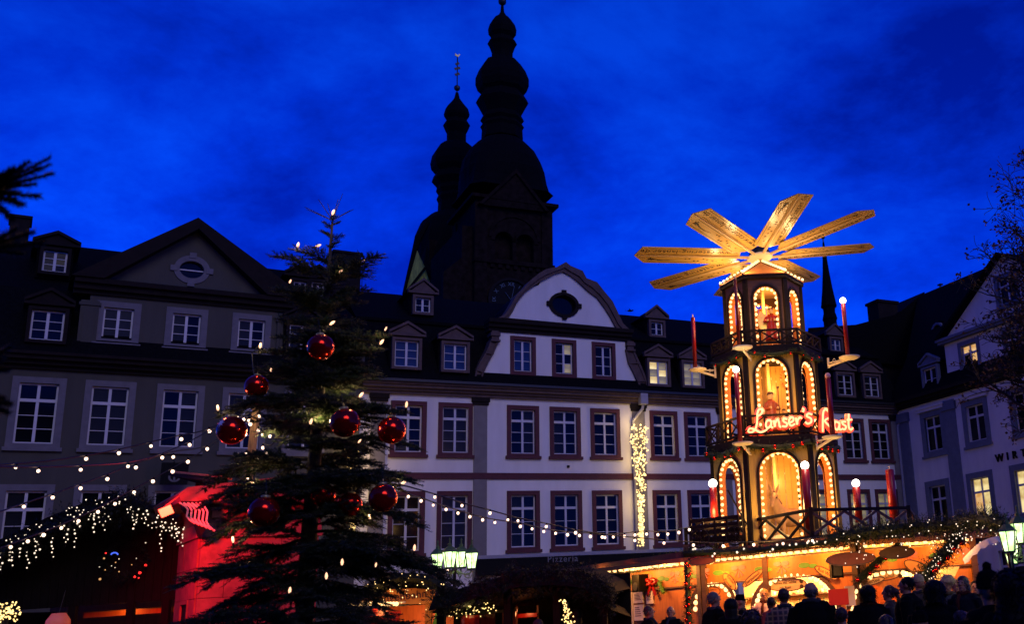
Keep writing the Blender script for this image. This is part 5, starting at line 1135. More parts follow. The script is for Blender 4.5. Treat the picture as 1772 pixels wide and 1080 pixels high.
SCARF = []
for i_, c_s in enumerate(((.05, .012, .010), (.03, .03, .035), (.10, .07, .04), (.012, .02, .035))):
    b = MB(); b.tube([(.088 * math.cos(t), -.008 + .082 * math.sin(t), 1.505 + .012 * math.sin(3 * t)) for t in [k * math.pi / 8 for k in range(17)]], .032, 7, False); b.tube([(.03, .075, 1.49), (.05, .15, 1.38), (.05, .175, 1.2)], [.03, .035, .04], 7); SCARF.append(b.mesh('scarf', mat('wool_scarf', c_s, .95, var=.3, scale=30, spec=.05), True))
HM = {}
def person(label, px, py, Y, yaw, coat='black', hair='short', hcol='black', pose='down', hat=False, wide=1.0, extra=None, group=None):
    """px,py = top of the head in the photo at depth Y; yaw 0 looks away from the camera"""
    P = atY(px, py, Y); h = max(1.45, min(2.02, P.z)); s = h / (1.765 if not hat else 1.80)
    t = thing('person', label, 'person', (P.x, P.y, 0), yaw, group); t.scale = (s * wide, s * wide, s)
    B = BODIES[pose]
    bo = obj('body', B[0], t); obj('eyes', ME_eye, bo); obj('lips', ME_lip, bo)
    ck = (pose, coat)
    if ck not in HM:
        m = B[1].copy(); m.name = 'coat'; m.materials.clear(); m.materials.append(M_coats[coat]); HM[ck] = m
    obj('coat', HM[ck], t); obj('scarf', SCARF[len(label) % 4], t) if len(label) % 3 else None; obj('trousers', B[2], t); obj('shoes', B[3], t)
    hk = (hair, hcol)
    if hk not in HM:
        m = hair_mesh(hair)
        if not hat and hair != 'hood': m = strands(m, 420, .045 if hair in ('short', 'bald') else .07, len(hair))
        if hair in ('fur', 'furhood'): m = strands(m, 700, .035, 3, .1)
        if hair == 'beanie': m = strands(m, 160, .02, 5, .1)
        m.name = 'hat' if hat else 'hair'; m.materials.clear(); m.materials.append((M_hat if hat else HAIR)[hcol]); HM[hk] = m
    obj('hat' if hat else 'hair', HM[hk], t)
    if hat and hair in ('cap', 'brim', 'fur', 'beanie'):
        if ('short', 'brown') not in HM: m = hair_mesh('bald'); m.materials.clear(); m.materials.append(HAIR['brown']); m.name = 'hair'; HM[('under',)] = m; HM[('short_u',)] = m
        obj('hair', HM.get(('short_u',), HM[hk]), t) if ('short_u',) in HM else None
    return t
CR = 'visitors of the Christmas market'
person('man in a dark coat in profile before the menu boards, looking right', 1123, 1049, 21.1, R(-80), 'black', 'short', 'brown', group=CR)
person('balding man in a dark coat facing the camera under the small paper notice', 1160, 1049, 21.8, R(172), 'black', 'bald', 'grey', group=CR)
person('grey-haired man in a dark coat in front of the small left arch, looking right', 1235, 1025, 18.6, R(-60), 'black', 'short', 'grey', 'one', group=CR, wide=1.05)
person('person with a dark hood right of the grey-haired man', 1264, 1038, 17.4, R(8), 'black', 'hood', 'black', group=CR, wide=1.05)
person('person in a black brimmed hat turned right beside the red glow', 1280, 1027, 20.1, R(-70), 'black', 'brim', 'black', hat=True, group=CR)
person('dark-haired person in a red jacket bending to the counter', 1333, 1034, 20.5, R(30), 'red', 'short', 'brown', 'mug', group=CR, wide=.95)
person('person in a brown plaid quilted jacket seen from behind', 1355, 1019, 16.9, R(5), 'plaid', 'short', 'brown', 'mug', group=CR)
person('big balding man in a black coat seen from behind at the wide arch', 1402, 1007, 16.1, R(-4), 'black', 'bald', 'grey', 'mug', group=CR, wide=1.15)
person('stall keeper in a pale pink top behind the wide arch', 1322, 1020, 25.2, R(178), 'pink', 'bun', 'blond', 'mug', group=CR)
person('woman with round dark hair in a black coat before the right arch', 1500, 1014, 16.1, R(6), 'black', 'round', 'black', group=CR, wide=1.12)
person('dark-haired woman with a ponytail in profile looking left', 1536, 1014, 17.9, R(82), 'brown', 'bun', 'brown', 'mug', group=CR)
person('tall dark-haired man in profile looking left right of the ponytail woman', 1567, 999, 17.1, R(74), 'black', 'short', 'black', group=CR, wide=1.15)
person('person in a beige knitted cap behind the tall dark-haired man', 1588, 993, 18.8, R(20), 'brown', 'cap', 'beige', hat=True, group=CR)
person('broad dark-haired person in black seen from behind below the red baubles', 1615, 1005, 11.5, R(-10), 'black', 'round', 'black', group=CR, wide=1.1)
person('person in a cream fur hat right of the red baubles', 1638, 996, 18.8, R(140), 'grey', 'fur', 'cream', hat=True, group=CR)
person('man with a ruddy face between the fur hat and the dark-haired woman', 1652, 1003, 20.3, R(190), 'black', 'short', 'brown', group=CR)
person('dark-haired woman with her face turned to the left light', 1664, 998, 18.1, R(150), 'navy', 'long', 'brown', 'mug', group=CR)
person('person far back with a shadowed face left of the tall black figure', 1686, 1006, 21.1, R(170), 'black', 'short', 'black', group=CR)
person('tall figure all in black close to the camera left of the lantern post', 1707, 986, 8.6, R(10), 'black', 'beanie', 'black', hat=True, group=CR)
person('second tall black figure with long hair close to the camera under the lantern', 1744, 994, 8.2, R(-20), 'black', 'furhood', 'black', group=CR, wide=1.05)
person('dark figure cut off by the right edge of the photo', 1772, 1018, 9.0, R(15), 'black', 'short', 'black', group=CR)
person('dark figure with a hood in front of the left end of the wine stall', 998, 1056, 21.1, R(5), 'black', 'hood', 'black', group=CR)
person('person with reddish hair low under the dark fir canopy', 931, 1073, 20.0, R(20), 'black', 'round', 'brown', group=CR)
for i, (px, py, Y, yw, lb) in enumerate(((1455, 1052, 13.5, -8, 'dark figure from behind under the red placard'), (1300, 1060, 13.5, 10, 'short dark figure from behind left of the plaid jacket'), (1532, 1068, 12.0, 4, 'low dark figure close to the camera right of the round-haired woman'), (1590, 1056, 11.0, -14, 'dark figure close to the camera below the knitted cap'), (1660, 1058, 11.0, 8, 'dark figure close to the camera below the fur hat'))):
    person(lb, px, py, Y, R(yw), ('black', 'navy', 'brown', 'black', 'grey')[i], ('short', 'furhood', 'long', 'beanie', 'bun')[i], ('brown', 'brown', 'brown', 'black', 'brown')[i], hat=i == 3, group=CR, wide=1.05)

for px, py, Y in ((1215, 990, 25.2), (1478, 990, 22.5), (1550, 985, 22.4), (1650, 935, 20.8), (1350, 960, 22.9)): lamp('garland_light', atY(px, py, Y) + Vector((0, -.25, -.05)), 24, (1, .44, .12), .1)
# ================================================================== THE CHRISTMAS TREE
TY = 14.0; tb = atY(533, 950, TY); tt = atY(576, 372, TY)
TREE = thing('christmas_tree', 'tall dark spruce hung with big red baubles and candle bulbs in front of the houses', 'Christmas tree', (tb.x, tb.y, 0))
def trunk_at(z):
    k = (z - tb.z) / (tt.z - tb.z); return Vector(((tt.x - tb.x) * k * (1 if k > 0 else .2), 0, z))
HT = tt.z
q = MB(); q.tube([trunk_at(z) for z in (0, 1.5, 3, 4.5, 5.5, 6.3, HT - .1)], [.14, .12, .10, .075, .05, .033, .014], 10); q.build('trunk', M_bark, TREE, True)
def twig(mb, p, d, L, w, n, rg, thick=.006):
    mb.cur = 1; p = Vector(p); d = Vector(d).normalized(); mb.tube([p, p + d * L], [thick, thick * .5], 4, False); mb.cur = 0; spray(mb, p, d, L, w, n, rg)
def bough_mesh(L, seed, dens=1.0):
    rg = random.Random(seed); b = MB(); b.cur = 1
    main = [Vector((L * t, 0, .10 * L * math.sin(t * 2.6) - .10 * L * t * t)) for t in [i / 8 for i in range(9)]]
    b.tube(main, [.018 * (1 - .8 * i / 8) * (.5 + L * .5) for i in range(9)], 5); b.cur = 0
    n = int(13 * L * dens) + 3
    for i in range(n):
        t = .12 + .88 * (i + rg.random() * .8) / n; k = min(7, int(t * 8)); p = main[k].lerp(main[k + 1], t * 8 - k) if k < 8 else main[8]
        for s in (-1, 1):
            l = (.46 * L * (1 - t) ** .8 + .10) * rg.uniform(.65, 1.1); ang = rg.uniform(.65, 1.0)
            d = Vector((math.cos(ang), s * math.sin(ang), rg.uniform(-.22, .10))); twig(b, p, d, l, .055, int(l * 170), rg)
            if l > .26:
                for q_ in (.35, .62): 
                    for s2 in (-1, 1): twig(b, p + d.normalized() * l * q_, d + Vector((-.1, s2 * .7, rg.uniform(-.25, .05))), l * .42, .05, int(l * 70), rg, .004)
    twig(b, main[7], main[8] - main[6], L * .16 + .08, .05, 26, rg)
    for i in range(8): spray(b, main[i], main[i + 1] - main[i], L / 8, .05, int(130 * L / 8 * 1.3), rg)
    return b.mesh('branch', [M_needle, M_bark])
BG = {}
for L in (.35, .6, .9, 1.25, 1.6):
    for v in range(3): BG[(L, v)] = bough_mesh(L, int(L * 100) + v)
def half_width(z):
    zz_ = (HT - z); return min(1.75, .14 + .235 * zz_ ** 1.12)
rg = random.Random(11); z = 1.0; az = 0
while z < HT - .12:
    fr = z / HT; W = half_width(z); nb = 5 if z < HT - 3.4 else 6 if z < HT - 1.0 else 5
    if HT - z < 1.55 and HT - z > .3: nb = 4; W *= .55
    if abs(HT - z - 1.35) < .12: nb = 6; W = .62
    az += 1.1
    for i in range(nb):
        a_ = az + 2 * math.pi * i / nb + rg.uniform(-.25, .25); l = W * rg.uniform(.62, 1.18); up_ = (.10 + .55 * max(0, fr - .55) / .45 - .28 * max(0, .5 - fr)) + rg.uniform(-.20, .16)
        if HT - z < .5: up_ = .75
        Lk = min(BG, key=lambda k: abs(k[0] - l))[0]; me = BG[(Lk, rg.randrange(3))]
        o = obj('branch', me, TREE); s = l / Lk
        o.matrix_local = Matrix.Translation(trunk_at(z + rg.uniform(-.16, .16))) @ Matrix.Rotation(a_, 4, 'Z') @ Matrix.Rotation(-math.atan(up_), 4, 'Y') @ Matrix.Rotation(rg.uniform(-.3, .3), 4, 'X') @ Matrix.Scale(s, 4)
    z += .40 if z < HT - 3.4 else .27 if z < HT - 2.4 else .19
# leader shoots at the very top
for px, py in ((593, 335), (551, 345), (567, 352), (527, 358), (606, 364), (585, 345), (530, 362), (612, 362)):
    P = atY(px, py, TY + rng.uniform(-.15, .15)) - Vector((tb.x, tb.y, 0)); p0 = trunk_at(HT - .08); b = MB(); twig(b, p0, P - p0, (P - p0).length, .028, 60, rg, .007); b.build('branch', [M_needle, M_bark], TREE)
# baubles
cap_ = MB(); cap_.lathe([(.30, .92), (.30, 1.06), (.18, 1.12), (.05, 1.13)], 10); cap_.tube([(0, 0, 1.12), (.10, 0, 1.25), (0, 0, 1.36), (-.10, 0, 1.25), (0, 0, 1.12)], .025, 5); cap_ = cap_.mesh('cap', M_gold, True)
bsp = MB().ell((0, 0, 0), 1.0, 28, 18).mesh('sphere', M_bauble, True)
BAU = [(555, 601, 46, 'topmost red bauble on the tree, in front of the trunk'), (444, 669, 40, 'red bauble hanging at the left edge of the tree above the wooden pole'), (401, 745, 49, 'red bauble with a silver star at the left edge of the tree'), (597, 732, 50, 'red bauble right of the bright bulb near the trunk'), (678, 745, 47, 'red bauble at the right edge of the tree before a window'), (663, 862, 47, 'red bauble low on the right side of the tree'), (457, 886, 50, 'dark red bauble low on the left in front of the red pavilion'), (606, 874, 40, 'red bauble half hidden deep in the branches right of the trunk'), (560, 857, 40, 'red bauble mostly hidden behind branches close to the trunk')]
for i, (px, py, dm, lb) in enumerate(BAU):
    Y = TY - .95 if i < 7 else TY - .35
    if i in (1, 2, 4): Y = TY - .35
    P = atY(px, py, Y); r_ = dm / 2 * Y / FPX * 1.02; t = thing('bauble', lb, 'bauble', P, 0, 'red baubles on the Christmas tree'); t.rotation_euler = (rng.uniform(-.1, .1), rng.uniform(-.1, .1), rng.random() * 3); t.scale = (r_,) * 3
    obj('sphere', bsp, t); obj('cap', cap_, t)
    if i == 2:
        t.rotation_euler = (0, 0, 0); b = MB(); st_ = star(0, 0, .36, 8, q=.35); b.prism(st_, 0, .02); s_ = b.build('star', M_star, t); s_.matrix_local = Matrix.Rotation(R(-22), 4, 'Z') @ Matrix.Rotation(R(-24), 4, 'X') @ Matrix.Translation((0, -1.015, 0))
    b = MB(); b.tube([(0, 0, 1.3), (0, .1, 2.2)], .02, 4); b.build('thread', M_cable, t)
# candle bulbs on the tree
LC = thing('tree_light_chain', 'chain of candle shaped bulbs clipped to the branches of the Christmas tree', 'light chain', (tb.x, tb.y, 0))
bb = MB(); bb.lathe([(.010, 0), (.022, .03), (.024, .06), (.016, .095), (.003, .115)], 10); bb = bb.mesh('bulb', emit('tree_candle', (1, .50, .28), 2.0), True)
sk = MB(); sk.lathe([(.016, -.075), (.018, 0.0)], 8); sk = sk.mesh('socket', M_black, True)
TL = [(575, 366, 25, 0), (515, 423, 10, 0), (546, 421, 70, 0), (587, 467, 40, 0), (626, 446, 60, 1), (501, 484, 20, 1), (571, 556, 50, 0), (450, 597, 6, 0), (469, 637, 0, 1), (658, 590, 40, 0), (666, 566, 30, 1), (622, 681, 45, 0), (703, 699, 8, 0), (378, 705, -6, 0), (537, 728, 10, 0), (440, 833, -35, 0), (694, 832, 65, 0), (404, 933, -5, 0), (430, 975, 0, 0), (501, 1021, 5, 0), (565, 996, 0, 0), (592, 972, 0, 0), (641, 893, -15, 0), (717, 947, 0, 0), (620, 760, 40, 1), (650, 975, 10, 1)]
for i, (px, py, tl_, small) in enumerate(TL):
    Y = TY - (.25 if py < 480 else .75 if 470 < px < 640 else .3); P = atY(px, py, Y); o = obj('bulb', bb, LC, (P.x - tb.x, P.y - tb.y, P.z - .05), (rng.uniform(-.2, .2), R(tl_), 0), (.5 if small else .72)); obj('socket', sk, o)
    if i in (0, 1, 3, 6, 7, 9, 11, 13, 15, 16, 17, 22) : lamp('candle_bulb_light', (P.x, P.y - .04, P.z + .02), 1.9, (1, .66, .28), .03)
P = atY(537, 728, TY - .75); lamp('candle_bulb_light', P + Vector((0, .25, .06)), 12, (1, .72, .30), .04)
for px, py in ((470, 745), (452, 760), (600, 690)): lamp('candle_bulb_light', atY(px, py, TY + .3), 8, (1, .72, .30), .05)
def bough_to(P, dz, drop):
    z0_ = max(.8, min(HT - .15, P.z + dz)); p0 = trunk_at(z0_); d = Vector((P.x - tb.x, P.y - tb.y, P.z - drop)) - p0; l = d.length
    Lk = min(BG, key=lambda k: abs(k - l)) if False else min(BG, key=lambda k: abs(k[0] - l))[0]; o = obj('branch', BG[(Lk, rg.randrange(3))], TREE); s = l / Lk
    o.matrix_local = Matrix.Translation(p0) @ Matrix.Rotation(math.atan2(d.y, d.x), 4, 'Z') @ Matrix.Rotation(-math.asin(max(-.95, min(.95, d.z / l))), 4, 'Y') @ Matrix.Diagonal((s, max(.6, min(1.2, s)), max(.6, min(1.2, s)), 1))
for (px, py, tl_, small) in TL:
    if py > 380: bough_to(atY(px, py, TY - (.25 if py < 480 else .75 if 470 < px < 640 else .3)), -.25 if py < 700 else .05 if py < 850 else .3, .07)
for i, (px, py, dm, lb) in enumerate(BAU):
    if i < 7: bough_to(atY(px, py - dm * .75, TY - .95 if i not in (1, 2, 4) else TY - .35), -.1 if py < 700 else .1, -.02)
for (px, py, dz) in ((352, 838, .2), (345, 870, .25), (356, 935, .3), (352, 1012, .4), (375, 905, .3), (720, 828, .1), (735, 905, .25), (770, 985, .3), (795, 1002, .35), (700, 1020, .4), (390, 1050, .45), (430, 1062, .45), (620, 1065, .5), (680, 1060, .5), (655, 437, -.3), (478, 440, -.3), (480, 500, -.15), (640, 500, -.15), (650, 640, -.1), (725, 770, .05)): bough_to(atY(px, py, TY + rg.uniform(-.5, .2)), dz, 0)
q = MB(); pp = [atY(px, py, TY - .2) - Vector((tb.x, tb.y, 0)) for px, py in ((446, 600), (436, 612), (438, 640), (446, 668))]; q.tube(pp, .008, 4); q.build('cable', M_cable, LC)
# ================================================================== STRING LIGHTS
SB = MB(); SB.ell((0, 0, -.035), (.032, .032, .036), 10, 7); SB = SB.mesh('bulb', emit('string_bulb', (1, .64, .44), 3.4), True)
SS = MB(); SS.lathe([(.016, -.012), (.018, .05)], 8); SS = SS.mesh('socket', M_black, True)
def string_lights(label, pix, Y0, Y1, bulbs, group='light strings across the square', sc_=1.0, power=0):
    xs = [p[0] for p in pix]
    def Yof(px): return Y0 + (Y1 - Y0) * (px - xs[0]) / (xs[-1] - xs[0])
    P0 = atY(*pix[0], Yof(pix[0][0])); t = thing('string_lights', label, 'string lights', P0, 0, group)
    pts = [atY(px, py, Yof(px)) - P0 for px, py in pix]; sm = []
    for i in range(len(pts) - 1):
        p0, p1, p2, p3 = pts[max(i - 1, 0)], pts[i], pts[i + 1], pts[min(i + 2, len(pts) - 1)]
        for k in range(5):
            u_ = k / 5; sm.append(.5 * ((2 * p1) + (p2 - p0) * u_ + (2 * p0 - 5 * p1 + 4 * p2 - p3) * u_ * u_ + (3 * p1 - p0 - 3 * p2 + p3) * u_ ** 3))
    sm.append(pts[-1]); q = MB(); q.tube(sm, .010, 4); q.build('cable', M_cable, t)
    for (px, py) in bulbs:
        P = atY(px, py, Yof(px)) - P0; s = .80 * sc_ * Yof(px) / 17 * rng.uniform(.88, 1.1); o = obj('bulb', SB, t, P + Vector((0, 0, .03 * s)), (rng.uniform(-.2, .2), rng.uniform(-.2, .2), 0), s); obj('socket', SS, o)
    return t
string_lights('string of bulbs rising from the left edge to the wooden pole, the uppermost', [(-20, 806), (28, 803), (90, 797), (150, 788), (206, 778), (261, 765), (314, 753), (362, 742), (440, 706)], 12.5, 17.8, [(28, 809), (149, 794), (206, 784), (261, 772), (314, 760), (362, 746)])
string_lights('string with the largest glowing bulbs between the left edge and the wooden pole', [(-20, 808), (67, 808), (140, 806), (222, 800), (281, 785), (328, 764), (374, 740), (438, 712)], 11.0, 17.8, [(67, 815), (140, 813), (222, 807), (281, 792), (328, 770), (376, 747)], sc_=1.0)
string_lights('third string of bulbs crossing before the window at the left edge', [(-20, 893), (40, 872), (91, 855), (139, 838), (186, 821), (234, 802), (300, 782), (360, 770), (434, 720)], 12.0, 17.8, [(41, 877), (91, 861), (139, 845), (186, 829), (235, 809), (300, 791), (358, 777)])
string_lights('lowest string of bulbs following the roof of the left hut up to the pole', [(-10, 953), (48, 931), (107, 908), (169, 880), (232, 846), (299, 810), (360, 775), (430, 728)], 13.0, 17.8, [(18, 947), (48, 937), (76, 926), (107, 914), (136, 902), (169, 886), (199, 872), (232, 852), (265, 833), (299, 816), (325, 799)])
string_lights('tangle of bulbs looped behind the branches right of the wooden pole', [(400, 712), (432, 722), (448, 716), (455, 730), (462, 750), (478, 758), (492, 740), (470, 770), (455, 768), (461, 780), (474, 790), (493, 786)], 17.6, 17.4, [(411, 723), (421, 726), (431, 728), (433, 734), (449, 720), (447, 745), (455, 752), (467, 755), (491, 745), (455, 775), (461, 785), (474, 796), (484, 797), (493, 791), (426, 786), (445, 795), (428, 829)])
sA = [(303, 487), (430, 527), (561, 562), (692, 598), (825, 625), (961, 654), (1085, 674), (1237, 690), (1375, 702), (1513, 712)]
cv = lambda L: [(640 + x / 2.7, 680 + y / 2.7) for x, y in L]
bA = cv(sA) + [(1252, 945), (1304, 943), (1355, 941), (1406, 936), (1457, 930)]
string_lights('string of bulbs from the tree to the stall, running on below the balcony railing', [(690, 838)] + [(x, y - 5) for x, y in bA], 13.2, 24.0, bA, sc_=.86)
sB = [(180, 485), (240, 505), (297, 525), (355, 545), (411, 562), (469, 579), (526, 594), (583, 606), (645, 594), (704, 624), (759, 636), (812, 648), (867, 657), (923, 663), (978, 667), (1032, 671), (1097, 676), (1138, 674), (1190, 670), (1240, 664), (1292, 660), (1345, 663), (1392, 660), (1443, 653), (1494, 640)]
bB = cv(sB)
string_lights('closely spaced string of bulbs sagging from the tree to the handcart', [(685, 838)] + [(x, y - 5) for x, y in bB if abs(x - (640 + 645 / 2.7)) > 1], 13.4, 25.5, bB, sc_=.86)
string_lights('short string of bulbs sagging from the tree to the lantern', [(660, 925), (700, 945), (720, 972), (740, 985), (765, 990), (790, 985), (800, 975)], 16, 24, [(700, 972), (718, 981), (727, 984), (744, 987), (752, 990), (759, 990), (774, 988)], sc_=.8)
# ================================================================== LIGHT CURTAINS ON THE HOUSE FRONT
def curtain(label, pix, n, dy, r):
    s0, z0 = FC.sz(pix[0][0], pix[0][2], dy); t = thing('light_curtain', label, 'light curtain', FC.w(s0, dy, z0), FC.yaw); q = MB(); rg = random.Random(n)
    L = []
    for i in range(n):
        k = rg.random(); j = min(len(pix) - 2, int(k * (len(pix) - 1))); f_ = k * (len(pix) - 1) - j; xa = pix[j][0] + (pix[j + 1][0] - pix[j][0]) * f_; xb = pix[j][1] + (pix[j + 1][1] - pix[j][1]) * f_; y = pix[j][2] + (pix[j + 1][2] - pix[j][2]) * f_
        s, z = FC.sz(xa + (xb - xa) * rg.random(), y, dy); q.ell((s - s0, rg.uniform(-.12, .12), z - z0), r * rg.uniform(.7, 1.2), 5, 4)
    tag(q.build('fairy_lights', M_led, t), kind='stuff'); q = MB()
    for f_ in (.2, .5, .8):
        pts = []
        for p in pix: s, z = FC.sz(p[0] + (p[1] - p[0]) * f_, p[2], dy); pts.append((s - s0, 0, z - z0))
        q.tube(pts, .012, 4)
    q.build('wire', M_cable, t)
    for k in (.15, .45, .75):
        j = int(k * (len(pix) - 1)); s, z = FC.sz((pix[j][0] + pix[j][1]) / 2, pix[j][2], dy); lamp('curtain_light', FC.w(s, dy - .12, z), 34, (1, .70, .28), .25)
curtain('cone-shaped curtain of golden fairy lights on the white house beside the rainwater pipe', [(1088, 1122, 735), (1091, 1121, 765), (1095, 1119, 795), (1101, 1117, 830), (1105, 1114, 870), (1107, 1112, 910), (1104, 1114, 945)], 420, -.55, .038)
curtain('golden fairy light curtain half hidden behind the tree at the corner of two houses', [(596, 622, 775), (600, 620, 800), (604, 617, 835), (606, 616, 880), (606, 614, 920)], 170, -.55, .034)
# ================================================================== LANTERNS
def lantern_post(label, px, Y, heads, ztop_py, power, col, post=True, cat='street lantern', scl=1.0):
    a = atY(px, ztop_py, Y); t = thing('street_lantern', label, cat, (a.x, a.y, 0)); zt = a.z
    q = MB(); q.lathe([(.16, 0), (.16, .5), (.09, .6), (.06, 1.2), (.05, zt - .5), (.09, zt - .42), (.05, zt - .3), (.045, zt)], 10); q.build('post', M_iron, t, True)
    for i, (hx, hy, hY) in enumerate(heads):
        p = atY(hx, hy, hY); lx = Vector((p.x - a.x, p.y - a.y, p.z)); s = scl
        h = empty('lantern_head', lx, rng.random(), t)
        b = MB(); b.lathe([(.13 * s, -.24 * s), (.21 * s, .20 * s)], 6, cap=True); b.build('glass', M_lamp, h)
        b = MB()
        for k in range(6): an = k * math.pi / 3; b.bar((.135 * s * math.cos(an), .135 * s * math.sin(an), -.24 * s), (.215 * s * math.cos(an), .215 * s * math.sin(an), .20 * s), .02 * s, .02 * s)
        b.lathe([(.15 * s, -.29 * s), (.15 * s, -.24 * s)], 6); b.build('frame', M_iron, h)
        b = MB(); b.lathe([(.25 * s, .20 * s), (.20 * s, .27 * s), (.10 * s, .36 * s), (.06 * s, .38 * s), (.06 * s, .44 * s), (.025 * s, .47 * s), (.02 * s, .56 * s), (.035 * s, .58 * s), (.005, .64 * s)], 6); b.build('hood', mat('green_lantern_hood', (.06, .10, .03), .5, var=.1) if 'green_lantern_hood' not in MATS else MATS['green_lantern_hood'], h)
        b = MB(); bx = Vector((0, 0, zt - .42)); mid = lx * .55; e_ = lx + Vector((0, 0, -.3 * s)); pts = [bx, Vector((mid.x, mid.y, zt - .62)), Vector((e_.x * .92, e_.y * .92, e_.z - .18)), e_]; sm = []
        for k in range(9):
            u_ = k / 8; sm.append(pts[0] * (1 - u_) ** 3 + pts[1] * 3 * u_ * (1 - u_) ** 2 + pts[2] * 3 * u_ ** 2 * (1 - u_) + pts[3] * u_ ** 3)
        b.tube(sm, .022, 6); c = sm[5] + Vector((0, 0, -.02)); d_ = Vector((lx.x, lx.y, 0)).normalized() if Vector((lx.x, lx.y, 0)).length > .05 else Vector((1, 0, 0))
        for sg_, R0 in ((1, .17), (-1, .12)): b.tube([c + d_ * (R0 * (1 - k / 18) * math.cos(k * .5)) + Vector((0, 0, sg_ * R0 * (1 - k / 18) * math.sin(k * .5))) for k in range(16)], .011, 4)
        b.build('scroll_arm', MATS.get('gilded_iron') or mat('gilded_iron', (.22, .26, .10), .45, var=.1), t)
        lamp('lantern_light', (p.x, p.y - .03, p.z + .0), power, col, .12)
    return t
lantern_post('wrought iron lantern with a cluster of greenish glowing heads right of the tree', 787, 33, [(757, 972, 33.0), (778, 968, 32.6), (798, 968, 33.4), (816, 970, 33.0)], 962, 32, (.72, 1, .50), scl=1.0)
lantern_post('wrought iron street lantern with bright greenish heads at the right edge of the photo', 1742, 18.5, [(1764, 922, 18.5), (1745, 936, 18.2), (1750, 958, 18.8)], 912, 26, (.80, 1, .62), scl=.72)
# scalloped white awning lit by the right lantern
pA, pB = atY(1668, 972, 20.5), atY(1742, 932, 19.5); t = thing('white_awning', 'curved white canvas awning lit by the right street lantern', 'awning', pA, 0)
b = MB(); n = 10; P1 = []; P2 = []
for i in range(n + 1):
    u_ = i / n; p = pA.lerp(pB, u_) - pA; p.z += .12 * math.sin(math.pi * u_); P1.append(p + Vector((0, .1, .05))); P2.append(p + Vector((0, -.05, -.05 - .04 * (i % 2))))
for i in range(n): b.poly([P1[i], P1[i + 1], P2[i + 1], P2[i]]); pass
b.build('canvas', M_canvas, t)
# ================================================================== WOODEN POLE, RED PAVILION
pp0, pp1 = atY(430, 830, 18), atY(446, 690, 18); t = thing('wooden_pole', 'rough wooden pole carrying the light strings behind the left side of the tree', 'pole', (pp0.x, pp0.y, 0))
q = MB(); dz = (pp1 - pp0); bx = -dz.x / dz.z * pp0.z; q.bar((bx, 0, 0), (pp1.x - pp0.x, 0, pp1.z), .10, .10, (0, 1, 0)); q.build('shaft', M_post, t)
lamp('pole_light', pp1 + Vector((.12, -.35, -.35)), 3.5, (1, .68, .34), .06)
FPv = Face(atY(343, 1000, 16.5), R(40)); PV = thing('stone_pavilion', 'red-lit stone pavilion with a scroll bracket and cornice behind the left side of the tree', 'pavilion', FPv.O, FPv.yaw)
def ps_(px, py, dy=0): return FPv.sz(px, py, dy)
zc = ps_(400, 930)[1]; zfr = ps_(345, 906)[1]; ztp = ps_(345, 872)[1]; zcap = ps_(345, 846)[1]; wR = 1.75
# ashlar blocks: front and left flank, every stone its own
zrow = [0, .42, .84, 1.26]; nr = 7; rows = [zc * i / nr for i in range(nr + 1)]
rg = random.Random(2)
q = MB(); q.box(.03, wR - .03, .05, 1.5, 0, zc); q.build('core', M_stone_w, PV)
for i in range(nr):
    x = 0; first = True
    while x < wR - .05:
        wd = min(wR - x, rg.uniform(.42, .68) * (.6 if first and i % 2 else 1)); first = False
        q = MB(); q.box(x + .004, x + wd - .004, -rg.uniform(.0, .008), .08, rows[i] + .004, rows[i + 1] - .004); q.build('stone', M_stone_w, PV); x += wd
    y = 0
    for wd in (.5, .55, .45):
        if not (1 <= i <= 4 and y == .5): q = MB(); q.box(-.012 - rg.uniform(0, .006), .03, y + .085 if y == 0 else y + .004, y + wd - .004, rows[i] + .004, rows[i + 1] - .004); q.build('stone', M_stone_w, PV)
        y += wd
q = MB(); q.box(-.03, .0, .5, .55, rows[1], rows[5]); q.box(-.03, 0, 1.0, 1.05, rows[1], rows[5]); q.box(-.03, 0, .55, 1.0, rows[5] - .06, rows[5]); nf = q.build('niche_frame', M_stone_w, PV); q = MB(); q.box(.0, .02, .55, 1.0, rows[1], rows[5] - .06); q.build('niche', M_black, nf)
q = MB(); q.box(-.05, wR + .05, -.06, 1.55, zc, zc + .05); q.build('moulding', M_stone_w, PV)
q = MB(); q.box(-.03, wR + .03, -.03, 1.5, zc + .05, zfr); q.build('frieze', M_stone_w, PV)
for x in (.12, .62, 1.12, 1.55): q = MB(); q.box(x, x + .22, -.05, -.02, zfr + .08, ztp - .06); q.build('dentil_block', M_stone_w, PV)
q = MB(); q.box(-.02, wR + .02, .0, 1.5, zfr, ztp); q.build('recess', M_trim, PV)
q = MB(); q.prism([(-.38, ztp), (wR + .3, ztp), (wR + .3, zcap - .05), (1.0, zcap + .16), (-.30, zcap - .02), (-.42, zcap - .12)], -.34, 1.6); q.build('capstone', M_stone_w, PV)
